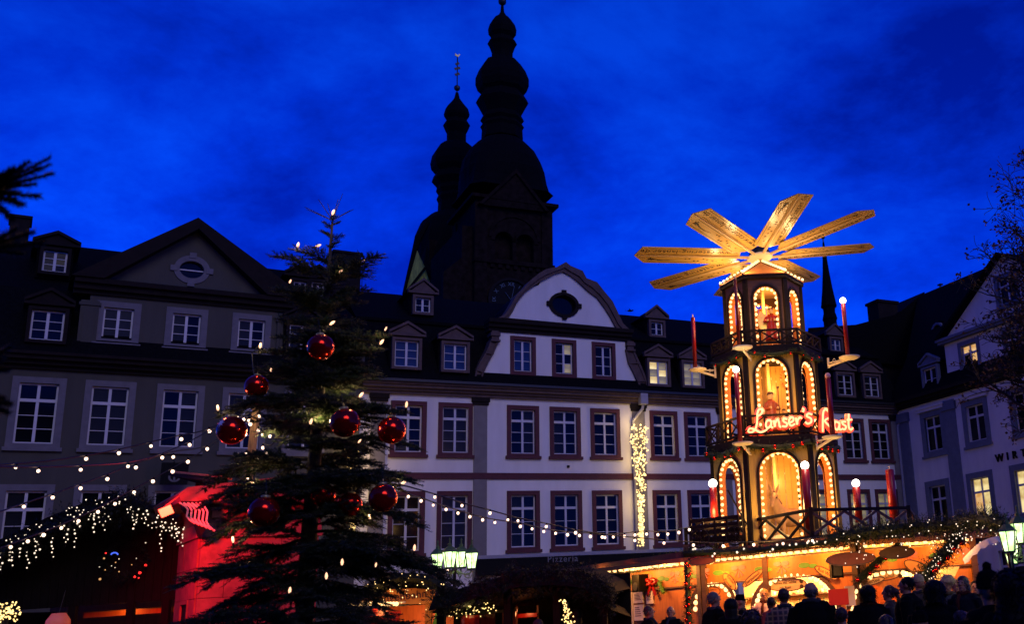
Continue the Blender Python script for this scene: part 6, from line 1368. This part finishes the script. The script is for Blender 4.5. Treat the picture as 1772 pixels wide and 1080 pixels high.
# fluted scroll bracket under the corner of the capstone
sc0 = [(-.34, ztp), (-.02, ztp), (.0, zfr - .1), (-.06, zfr - .22), (-.13, zfr - .02), (-.24, zfr + .12), (-.32, zfr + .2)]
q = MB(); q.prism(sc0, -.30, -.05); br = q.build('scroll_bracket', M_black, PV)
for i in range(6):
    u_ = (i + .5) / 6; q = MB(); pts = []
    for k in range(7):
        v_ = k / 6; x = -.34 + .36 * u_ + .0; zz_ = ztp - .02 - v_ * (ztp - zfr + .10) * (.75 + .35 * u_); pts.append((-.36 + .30 * v_ * .8 + .05 * math.sin(v_ * 6.3), -.315 + .0 * u_, zz_ - (.0)))
    q.tube([(p[0] + .055 * i - .04, p[1], p[2]) for p in pts], .014, 5); q.build('flute', M_stripe, br)
pL = atY(288, 885, 15.6); pT = FPv.w(.6, 0, zc * .85)
t = thing('floodlight', 'red glowing floodlight on a short arm beside the stone pavilion', 'floodlight', pL, 0); t.rotation_euler = (R(10), R(-24), R(20))
q = MB(); q.box(-.095, .095, -.03, .10, -.075, .075); q.build('housing', M_black, t); q = MB(); q.box(-.085, .085, -.045, -.032, -.065, .065); q.build('glass', M_flood, t)
q = MB(); q.bar((0, .05, .07), (.30, .1, .16), .03, .02); q.build('arm', M_brown_wood, t)
lamp('flood_light', pL + Vector((.05, -.75, .05)), 720, (1, .010, .014), .1, 'SPOT', target=FPv.w(.9, 0, zc * .62), ang=120, blend=.8)
lamp('flood_glow', pL + Vector((.12, -.2, .1)), 16, (1, .04, .05), .08)
lamp('pavilion_light', FPv.w(1.55, -.9, .9), 7, (1, .55, .2), .1)
# slanting roof edge above the pavilion
e0, e1 = atY(306, 819, 17.2), atY(394, 828, 16.6); t = thing('roof_plank', 'thin orange-lit roof edge above the stone pavilion', 'roof edge', e0, 0); d = e1 - e0
q = MB(); q.bar((0, 0, 0), d, .16, .035, (0, .2, 1)); q.build('plank', M_wood_o, t); q = MB(); q.bar((.05, .1, -.07), d + Vector((0, .1, -.09)), .5, .05, (0, .2, 1)); q.build('soffit', M_dark_wood, t)
q = MB(); q.bar(Vector((.25, .3, -.05)), Vector((.2, .3, -e0.z)), .12, .12, (0, 1, 0)); q.bar(d + Vector((-.1, .3, -.05)), Vector((d.x - .1, .3, -e0.z)), .12, .12, (0, 1, 0)); q.build('support', M_dark_wood, t)
lamp('eaves_light', e0.lerp(e1, .5) + Vector((0, -.35, -.28)), 3, (1, .25, .08), .08)
# ================================================================== THE DARK HUT ON THE LEFT
HY = 18.0; HT_ = thing('market_hut', 'dark wooden hut with a fir-trimmed gable and hanging icicle lights at the left edge', 'market stall', (atY(160, 1000, HY).x, HY, 0)); hx0 = HT_.location.x
def hp(px, py, dy=0): p = atY(px, py, HY + dy); return (p.x - hx0, p.z)
M_hut = mat('hut_boards', (.010, .007, .006), .85, var=.4, scale=5, stretch=(8, 8, .6), spec=.08)
gab = [hp(-60, 1000), hp(325, 1000), hp(328, 920), hp(296, 900), hp(262, 886), hp(215, 880), hp(170, 890), hp(115, 912), hp(60, 938), hp(-60, 992)]
zlow = hp(100, 1052)[1]; xl_, xr_ = gab[0][0], gab[1][0]
nb_ = 26
for i in range(nb_):
    xa, xb = xl_ + (xr_ - xl_) * i / nb_, xl_ + (xr_ - xl_) * (i + 1) / nb_
    def top_(x):
        for k in range(2, 9):
            (x1, z1), (x0, z0) = gab[k], gab[k + 1]
            if x0 <= x <= x1: return z0 + (z1 - z0) * (x - x0) / (x1 - x0 + 1e-6)
        return gab[9][1]
    q = MB(); q.prism([(xa + .004, zlow), (xb - .004, zlow), (xb - .004, top_(xb - .01)), (xa + .004, top_(xa + .01))], 0, .03 + .006 * (i % 3)); q.build('gable_board', M_hut, HT_)
q = MB(); q.box(xl_, xr_, 2.2, 2.26, 0, zlow + .3); q.build('back_wall', M_wood_o, HT_)
for xs_ in (xl_, xr_ - .1): q = MB(); q.box(xs_, xs_ + .1, 0.05, 2.2, 0, zlow); q.build('side_wall', M_hut, HT_)
q = MB(); q.box(xl_, xr_, -.25, .3, .95, 1.02); q.box(xl_, xr_, 0, .05, 0, .95); q.build('counter', M_hut, HT_)
q = MB(); q.ribbon(gab[2:] , [(p[0], p[1] + .12) for p in gab[2:]], -.5, 2.5); q.build('roof', M_hut, HT_)
for px in (125, 225, 286): x = hp(px, 1060)[0]; q = MB(); q.box(x - .06, x + .06, -.02, .06, 0, zlow); q.build('post', M_hut, HT_)
q = MB(); q.box(hp(125, 1060)[0], hp(285, 1060)[0], .3, .34, hp(200, 1066)[1], hp(200, 1056)[1]); q.build('lit_shelf', M_wood_o, HT_)
lamp('hut_light', (hx0 + hp(205, 1060)[0], HY + .15, zlow + -.1), 4, (1, .28, .06), .12)
def hw_(px, py, dy=0): return atY(px, py, HY + dy)
garland('fir_garland', 'dark fir garland along the sloping roof edge of the left hut', [hw_(-50, 985, -.5), hw_(25, 950, -.5), hw_(70, 928, -.5), hw_(120, 905, -.5), hw_(165, 887, -.5), hw_(195, 879, -.5)], .25, m=M_needle_d, per_m=230, leds=70, led_r=.011)
garland('fir_garland', 'thick rounded fir bush over the gable peak of the left hut', [hw_(190, 890, -.5), hw_(208, 879, -.5), hw_(232, 878, -.5), hw_(250, 890, -.5)], .30, m=M_needle_d, per_m=480, leds=14, led_r=.012)
garland('fir_garland', 'dark fir garland falling right from the gable peak of the left hut', [hw_(250, 892, -.5), hw_(280, 905, -.5), hw_(325, 915, -.5)], .2, m=M_needle_d, per_m=220, leds=22, led_r=.011)
ic = thing('icicle_lights', 'row of icicle lights hanging in drops from the roof edge of the left hut', 'icicle lights', hw_(160, 900, -.6)); q = MB(); rg = random.Random(4)
drops = [(2, 960, 5), (15, 955, 3), (20, 958, 4), (33, 950, 3), (48, 955, 5), (62, 945, 4), (68, 943, 2), (90, 930, 6), (113, 912, 5), (118, 918, 3), (130, 918, 5), (136, 905, 2), (162, 892, 5), (170, 895, 2), (180, 888, 5), (228, 880, 3), (238, 883, 4), (233, 900, 3), (250, 890, 3), (256, 884, 2), (271, 898, 3), (278, 905, 8), (284, 905, 2), (296, 907, 4), (303, 911, 4), (308, 914, 4), (315, 918, 5)]
for px, py, n in drops:
    for k in range(n):
        p = hw_(px + rg.uniform(-2.5, 2.5), py + k * 7 + rg.uniform(-2, 2), -.62); q.ell(p - ic.location,   .0125 * rg.uniform(.8, 1.4), 6, 4)
tag(q.build('fairy_lights', M_led_w, ic), kind='stuff'); q = MB()
for px, py, n in drops: q.tube([hw_(px, py - 4, -.6) - ic.location, hw_(px, py + n * 7, -.6) - ic.location], .004, 3)
tag(q.build('wire', M_cable, ic), kind='stuff')
# wreath with trinkets on the gable
wc = hw_(218, 970, -.12); WR = thing('decorated_wreath', 'dark round wreath with red, gold and blue trinkets on the gable of the left hut', 'wreath', wc); q = MB(); rg = random.Random(9)
for i in range(160):
    an = rg.uniform(0, 6.283); spray(q, (.34 * math.cos(an), rg.uniform(-.04, .04), .30 * math.sin(an)), (math.cos(an) * rg.uniform(-1, 1), -.6, math.sin(an) * rg.uniform(-1, 1)), .14, .06, 8, rg)
tag(q.build('fir_foliage', M_needle_d, WR), kind='stuff')
M_rlight = emit('red_light', (1, .02, .012), 2); M_trin = [emit('amber_light', (1, .5, .15), .8), emit('pale_light', (1, .85, .6), .9), M_rlight]
for (px, py, r_, m_) in ((183, 958, .02, 2), (180, 967, .022, 0), (206, 968, .014, 1), (200, 974, .015, 0), (236, 967, .012, 1), (252, 979, .030, 2), (242, 992, .034, 2), (233, 999, .028, 2), (240, 1001, .018, 2), (172, 982, .014, 1), (182, 987, .014, 0), (206, 990, .016, 0), (199, 983, .012, 1), (252, 940, .016, 1), (173, 1003, .028, 0), (228, 978, .012, 0), (193, 980, .012, 1)):
    p = hw_(px, py, -.2) - wc; q = MB(); q.ell(p, r_ * .7, 8, 5); q.build('trinket', M_trin[m_], WR)
q = MB(); q.tube([hw_(198 + 6 * math.cos(t), 961 - 4 * math.sin(t), -.2) - wc for t in [.1, .6, 1.2, 1.8, 2.4, 3.0]], .012, 5); q.build('trinket', emit('blue_light', (.05, .15, 1), 1.2), WR)
tb_ = hw_(10, 1062, -1.2); t = thing('tinsel_bush', 'ball of tangled warm fairy lights at the bottom left corner', 'light ball', tb_); q = MB(); rg = random.Random(6)
for _ in range(110): v = Vector((rg.gauss(0, 1), rg.gauss(0, 1), rg.gauss(0, 1))).normalized() * rg.uniform(.08, .21); q.ell(v, .014 * rg.uniform(.7, 1.3), 6, 4)
tag(q.build('fairy_lights', M_led, t), kind='stuff'); q = MB()
for _ in range(40): v = Vector((rg.gauss(0, 1), rg.gauss(0, 1), rg.gauss(0, 1))).normalized(); spray(q, (0, 0, 0), v, .22, .06, 10, rg)
tag(q.build('fir_foliage', M_needle_d, t), kind='stuff')
q = MB(); q.tube([(0, 0, -.1), (0, 0, -tb_.z)], .05, 6); q.build('stem', M_bark_d, t)
ls = hw_(101, 1072, -.4); t = thing('paper_lamp', 'orange paper lamp glowing low in the opening of the left hut', 'lamp', ls); q = MB(); q.lathe([(.10, .09), (.17, -.02), (.18, -.12), (.14, -.2)], 12); q.build('shade', emit('orange_shade', (1, .07, .01), .22), t, True); q = MB(); q.tube([(0, 0, .08), (0, .1, .45)], .006, 4); q.build('cord', M_cable, t)
for i, (px, py) in enumerate(((126, 1050), (153, 1049), (177, 1049), (199, 1053), (225, 1053))):
    pass
# ================================================================== THE STALL BEHIND THE TREE, WITH THE CURVED SIGN
MY = 22.0
def mp_(px, py, dy=0): return atY(px, py, MY + dy)
mo = mp_(690, 1060); MS = thing('snack_stall', 'low orange-lit snack stall with a blackletter sign right of the tree', 'market stall', (mo.x, MY, 0))
def ml(px, py, dy=0): p = mp_(px, py, dy); return (p.x - mo.x, p.z)
q = MB(); x0, x1 = ml(615, 1060)[0], ml(775, 1060)[0]; zt_ = ml(690, 1048)[1]
q.box(x0, x1, 1.5, 1.56, 0, zt_); q.build('back_wall', M_wood_o, MS); q = MB(); q.box(x0, x1, -.3, .1, 0, 1.05); q.build('counter', M_brown_wood, MS)
sgp = [ml(640, 1046), ml(766, 1046), ml(765, 1022), ml(730, 1019), ml(690, 1021), ml(660, 1030), ml(642, 1038)]
q = MB(); q.prism(sgp, -.45, -.40); sgb = q.build('sign_board', M_wood_o, MS); cxs, czs = ml(712, 1033)
text_obj('lettering', 'Langenbahn\'s', .215, M_trim, sgb, (cxs, -.455, czs), spin=R(3), shear=.0, space=1.05)
q = MB(); q.prism([ml(605, 1046), ml(775, 1046), ml(772, 1030), ml(700, 992), ml(680, 992), ml(615, 1036)], -.38, 1.6); q.build('roof', M_hut, MS)
q = MB(); q.box(x0, x1 - .7, -.5, -.45, ml(660, 1048)[1], ml(660, 1045)[1]); lbt = q.build('light_batten', M_cream, MS)
for i in range(16): p = ml(625 + i * 5.2, 1043 - .0 * i); obj('bulb', BULB, lbt, (p[0], -.55, p[1] - .03), scale=1.1)
for px in (620, 752, 770): q = MB(); x = ml(px, 1060)[0]; q.box(x - .06, x + .06, -.4, -.3, 0, zt_); q.build('post', M_wood_o, MS)
lamp('snack_stall_light', (mo.x + ml(670, 1050)[0], MY - .75, zt_ - .12), 14, (1, .50, .15), .1); lamp('snack_stall_light', (mo.x + ml(690, 1050)[0], MY + .7, zt_ - .3), 30, (1, .30, .12), .1)
lamp('sign_light', (mo.x + cxs, MY - 1.0, czs - .25), 5, (1, .42, .10), .1)
garland('fir_garland', 'fir garland sprinkled with fairy lights over the roof of the snack stall', [mp_(625, 1030, -.6), mp_(660, 1010, -.6), mp_(700, 998, -.6), mp_(745, 1005, -.6), mp_(780, 1025, -.6)], .2, m=M_needle_d, per_m=160, leds=60, led_r=.012, led_drop=.45, led_m=M_led)
for (px, py, w_, h_, m_, lb) in ((640, 1066, .46, .16, M_red, 'pile of red gingerbread hearts on the left of the snack stall counter'), (672, 1072, .34, .16, M_red, 'second pile of red hearts in the middle of the snack stall counter')):
    p = mp_(px, py, -.45); t = thing('red_hearts', lb, 'gingerbread hearts', p); rg = random.Random(px)
    for i in range(9):
        q = MB(); a_, b2 = rg.uniform(-w_, w_) * .6, rg.uniform(-h_, h_) * .7; s = rg.uniform(.09, .14); hp_ = [(s * .16 * 6.2 * 16 / 100 * math.sin(k * .45) ** 3 * 6, s * (13 * math.cos(k * .45) - 5 * math.cos(2 * k * .45) - 2 * math.cos(3 * k * .45)) / 16) for k in range(14)]
        q.prism([(a_ + u_[0], b2 + u_[1]) for u_ in hp_], -.02 * i, -.02 * i + .018); q.build('heart', m_, t)
# lit bush, red stall front and dark fir-covered pergola
lb_ = atY(817, 1052, 21.5); t = thing('lit_bush', 'small green bush covered in yellow fairy lights under the street lantern', 'bush', (lb_.x, lb_.y, 0)); q = MB(); rg = random.Random(8)
for _ in range(90): v = Vector((rg.gauss(0, 1) * 1.5, rg.gauss(0, 1), rg.gauss(0, .6))); spray(q, (v.x * .12, v.y * .1, lb_.z + v.z * .12), v, .22, .08, 9, rg)
tag(q.build('fir_foliage', M_needle, t), kind='stuff'); q = MB()
for _ in range(75): q.ell((rg.gauss(0, .24), rg.uniform(-.3, 0), lb_.z + rg.gauss(-.02, .09)), .014, 6, 4)
tag(q.build('fairy_lights', M_led, t), kind='stuff'); q = MB(); q.lathe([(.16, 0), (.2, lb_.z - .2), (.18, lb_.z - .15)], 12); q.build('tub', M_red, t)
lamp('bush_light', lb_ + Vector((0, -.35, 0)), 4, (1, .75, .25), .1)
PG = thing('fir_pergola', 'long dark pergola roof covered with fir branches between the lantern and the wine stall', 'pergola', (atY(900, 1060, 21).x, 21, 0)); go = PG.location
def gl(px, py, dy=0): p = atY(px, py, 21 + dy); return Vector((p.x - go.x, p.y - go.y, p.z))
rp_ = [(752, 1030), (800, 1018), (850, 1003), (900, 990), (960, 986), (1010, 990), (1050, 1010), (1062, 1026)]
q = MB()
for i in range(len(rp_) - 1):
    a, b_ = gl(*rp_[i]), gl(*rp_[i + 1]); q.poly([a + Vector((0, -.35, -.3)), b_ + Vector((0, -.35, -.3)), b_ + Vector((0, 0, .0)), a + Vector((0, 0, 0))]); q.poly([a, b_, b_ + Vector((0, 2.4, .1)), a + Vector((0, 2.4, .1))]); q.poly([a + Vector((0, 2.4, -.5)), b_ + Vector((0, 2.4, -.5)), b_ + Vector((0, -.35, -.32)), a + Vector((0, -.35, -.32))])
q.build('roof', M_hut, PG); q = MB(); rg = random.Random(12)
for _ in range(900):
    i = rg.randrange(len(rp_) - 1); p = gl(*rp_[i]).lerp(gl(*rp_[i + 1]), rg.random()) + Vector((0, rg.uniform(-.4, .1), rg.uniform(-.45, .08))); spray(q, p, (rg.uniform(-1, 1), -.7, rg.uniform(-.9, .9)), rg.uniform(.18, .36), .085, 11, rg)
tag(q.build('fir_foliage', M_needle_d, PG), kind='stuff')
q = MB(); a_, b_ = gl(752, 1040), gl(1062, 1040); q.box(a_.x, b_.x, 2.3, 2.36, 0, max(a_.z, b_.z) + .35); q.build('rear_boards', M_hut, PG)
for px in (765, 880, 965, 1045): p = gl(px, 1060, 0); q = MB(); q.box(p.x - .07, p.x + .07, -.1, .04, 0, gl(px, 1015)[2]); q.build('post', M_hut, PG)
rb = atY(912, 1045, 22.6); t = thing('stall_canopy', 'strip of red-orange lit canopy seen under the dark pergola', 'canopy', rb); q = MB(); q.poly([(-.26, 0, -.05), (.24, 0, -.03), (.20, .4, .12), (-.2, .4, .10)]); q.box(-.2, .22, -.02, .02, -.28, -.2); q.build('cloth', M_red, t); q = MB(); q.box(-.24, -.2, 0, .04, -rb.z, -.05); q.box(.2, .24, 0, .04, -rb.z, -.05); q.build('pole', M_brown_wood, t)
lamp('canopy_light', rb + Vector((0, -.3, -.18)), 5, (1, .30, .10), .06)
lv = atY(982, 1062, 20.4); t = thing('light_vine', 'upright strand of yellow-green fairy lights at the left end of the wine stall', 'light strand', (lv.x, lv.y, 0)); q = MB(); rg = random.Random(14)
for _ in range(60): k = rg.random(); q.ell((rg.gauss(0, .05) + (k - .5) * -.12, rg.uniform(-.08, 0), lv.z - .3 + .55 * k), .014, 6, 4)
tag(q.build('fairy_lights', M_led, t), kind='stuff'); q = MB(); q.tube([(0, .03, 0), (0, .03, lv.z + .2)], .02, 5); q.build('cane', M_bark_d, t)
rf = atY(838, 1074, 22); t = thing('red_booth', 'red-lit booth front with dark uprights below the lit bush', 'booth', (rf.x, rf.y, 0)); zb_ = rf.z + .12
for i in range(9): q = MB(); q.box(-.62 + .14 * i, -.62 + .14 * i + .132, 0, .03, .0, zb_); q.build('plank', M_red if i % 3 else M_hut, t)
q = MB(); q.box(-.66, .66, -.03, .06, zb_, zb_ + .06); q.build('rail', M_brown_wood, t); lamp('booth_light', (rf.x, rf.y - .5, zb_ - .1), 6, (1, .35, .12), .08)
cf = atY(760, 1066, 21.6); t = thing('canvas_post', 'pale lit post with a green canvas flap beside the snack stall', 'post', (cf.x, cf.y, 0)); q = MB(); q.box(-.06, .06, -.04, .04, 0, cf.z + .3); q.build('shaft', M_wood_pale, t); q = MB(); q.poly([(-.02, -.06, cf.z + .22), (.10, -.06, cf.z - .4), (-.16, -.06, cf.z - .4)]); q.build('flap', M_greenp, t); lamp('post_light', cf + Vector((.05, -.4, .2)), 3, (1, .6, .25), .05)
# ================================================================== BARE TREE AT THE RIGHT EDGE, NEAR FIR AT THE LEFT EDGE
BTY = 20.0; bt0 = atY(1880, 700, BTY); BT = thing('bare_tree', 'bare dark tree with fine branches reaching in from the right edge', 'tree', (bt0.x, bt0.y, 0)); rg = random.Random(21)
q = MB(); ztk = zat(1880, 560, BTY); q.tube([(0, 0, 0), (.05, 0, 2), (-.02, 0, ztk)], [.26, .2, .16], 10); q.build('trunk', M_bark_d, BT, True)
leafmb = MB()
def grow(mb, p, d, L, r, depth):
    pts = [p]; n = 4
    for i in range(n): d = (d + Vector((rg.gauss(0, .16), rg.gauss(0, .16), rg.gauss(.02, .14)))).normalized(); pts.append(pts[-1] + d * L / n)
    mb.tube(pts, [max(.0055, r * (1 - .45 * i / n)) for i in range(n + 1)], 5 if depth > 2 else 3, False)
    if depth == 0:
        if rg.random() < .5:
            for _ in range(rg.randint(2, 5)):
                c = pts[-1] + Vector((rg.gauss(0, .05), rg.gauss(0, .05), rg.gauss(0, .05))); a = Vector((rg.gauss(0, 1), rg.gauss(0, 1), rg.gauss(0, 1)))  .normalized() * .035; b_ = a.cross(Vector((rg.gauss(0, 1), rg.gauss(0, 1), 1))).normalized() * .03; leafmb.poly([c - a, c + b_, c + a, c - b_])
        return
    for _ in range(rg.randint(2, 3) + (1 if depth == 1 else 0)):
        k = rg.randint(2, n); dd = (d + Vector((rg.gauss(0, .55), rg.gauss(0, .5), rg.gauss(.03, .5)))).normalized(); grow(mb, pts[k], dd, L * rg.uniform(.6, .8), r * .6, depth - 1)
for (tx, ty, ty0, Yo) in ((1718, 345, 560, 0), (1728, 420, 600, -.6), (1752, 320, 540, .5), (1700, 480, 640, .4), (1640, 560, 680, -1.2), (1660, 640, 700, .2), (1600, 690, 740, -.5), (1785, 190, 500, .3), (1700, 700, 760, -1.0), (1750, 520, 650, -1.5), (1725, 380, 560, .2), (1755, 350, 540, -.4), (1735, 450, 600, .6), (1708, 372, 600, -.3), (1722, 330, 560, .5), (1745, 400, 580, -.2), (1715, 455, 620, .1), (1738, 500, 640, -.7), (1762, 440, 600, .4), (1695, 540, 680, .3), (1745, 560, 680, -1.1), (1672, 600, 700, -.3)):
    p0 = Vector((0, 0, zat(1880, ty0, BTY))) if ty0 > 560 else Vector((0, 0, ztk - .1)); P = atY(tx, ty, BTY + Yo); P = Vector((P.x - bt0.x, P.y - bt0.y, P.z)); d = P - p0; b = MB()
    grow(b, p0, d.normalized(), d.length * .40, .06, 5); b.build('branch', M_bark_d, BT)
tag(leafmb.build('leaves', M_leaf_r, BT), kind='stuff')
NF = atY(-260, 500, 4.2); NT = thing('near_fir', 'blurred dark fir twigs reaching in close to the camera at the left edge', 'fir tree', (NF.x, NF.y, 0)); rg = random.Random(31)
q = MB(); q.tube([(0, 0, 0), (0, 0, 2.2), (0.02, 0, 3.6)], [.07, .05, .02], 8); q.build('trunk', M_bark_d, NT)
def fan(tips, root, Y):
    p0 = atY(*root, Y); b = MB()
    for (px, py) in tips:
        P = atY(px, py, Y + rg.uniform(-.05, .05)); d = P - p0; twig(b, p0 - Vector((NF.x, NF.y, 0)), d, d.length, .045, 240, rg, .010)
    h = Vector((0, 0, p0.z)); b.cur = 1; b.tube([h, p0 - Vector((NF.x, NF.y, 0))], [.02, .008], 6); b.build('branch', [M_needle_d, M_bark_d], NT)
fan([(85, 285), (92, 300), (70, 340), (40, 355), (20, 380), (50, 280), (25, 290), (5, 300), (62, 318), (88, 272)], (-25, 330), 4.2)
fan([(60, 400), (75, 420), (40, 440), (10, 430), (30, 395)], (-30, 430), 4.2)
fan([(18, 600), (15, 640), (5, 620)], (-40, 640), 4.3); fan([(18, 700), (14, 715), (6, 690)], (-40, 690), 4.3)
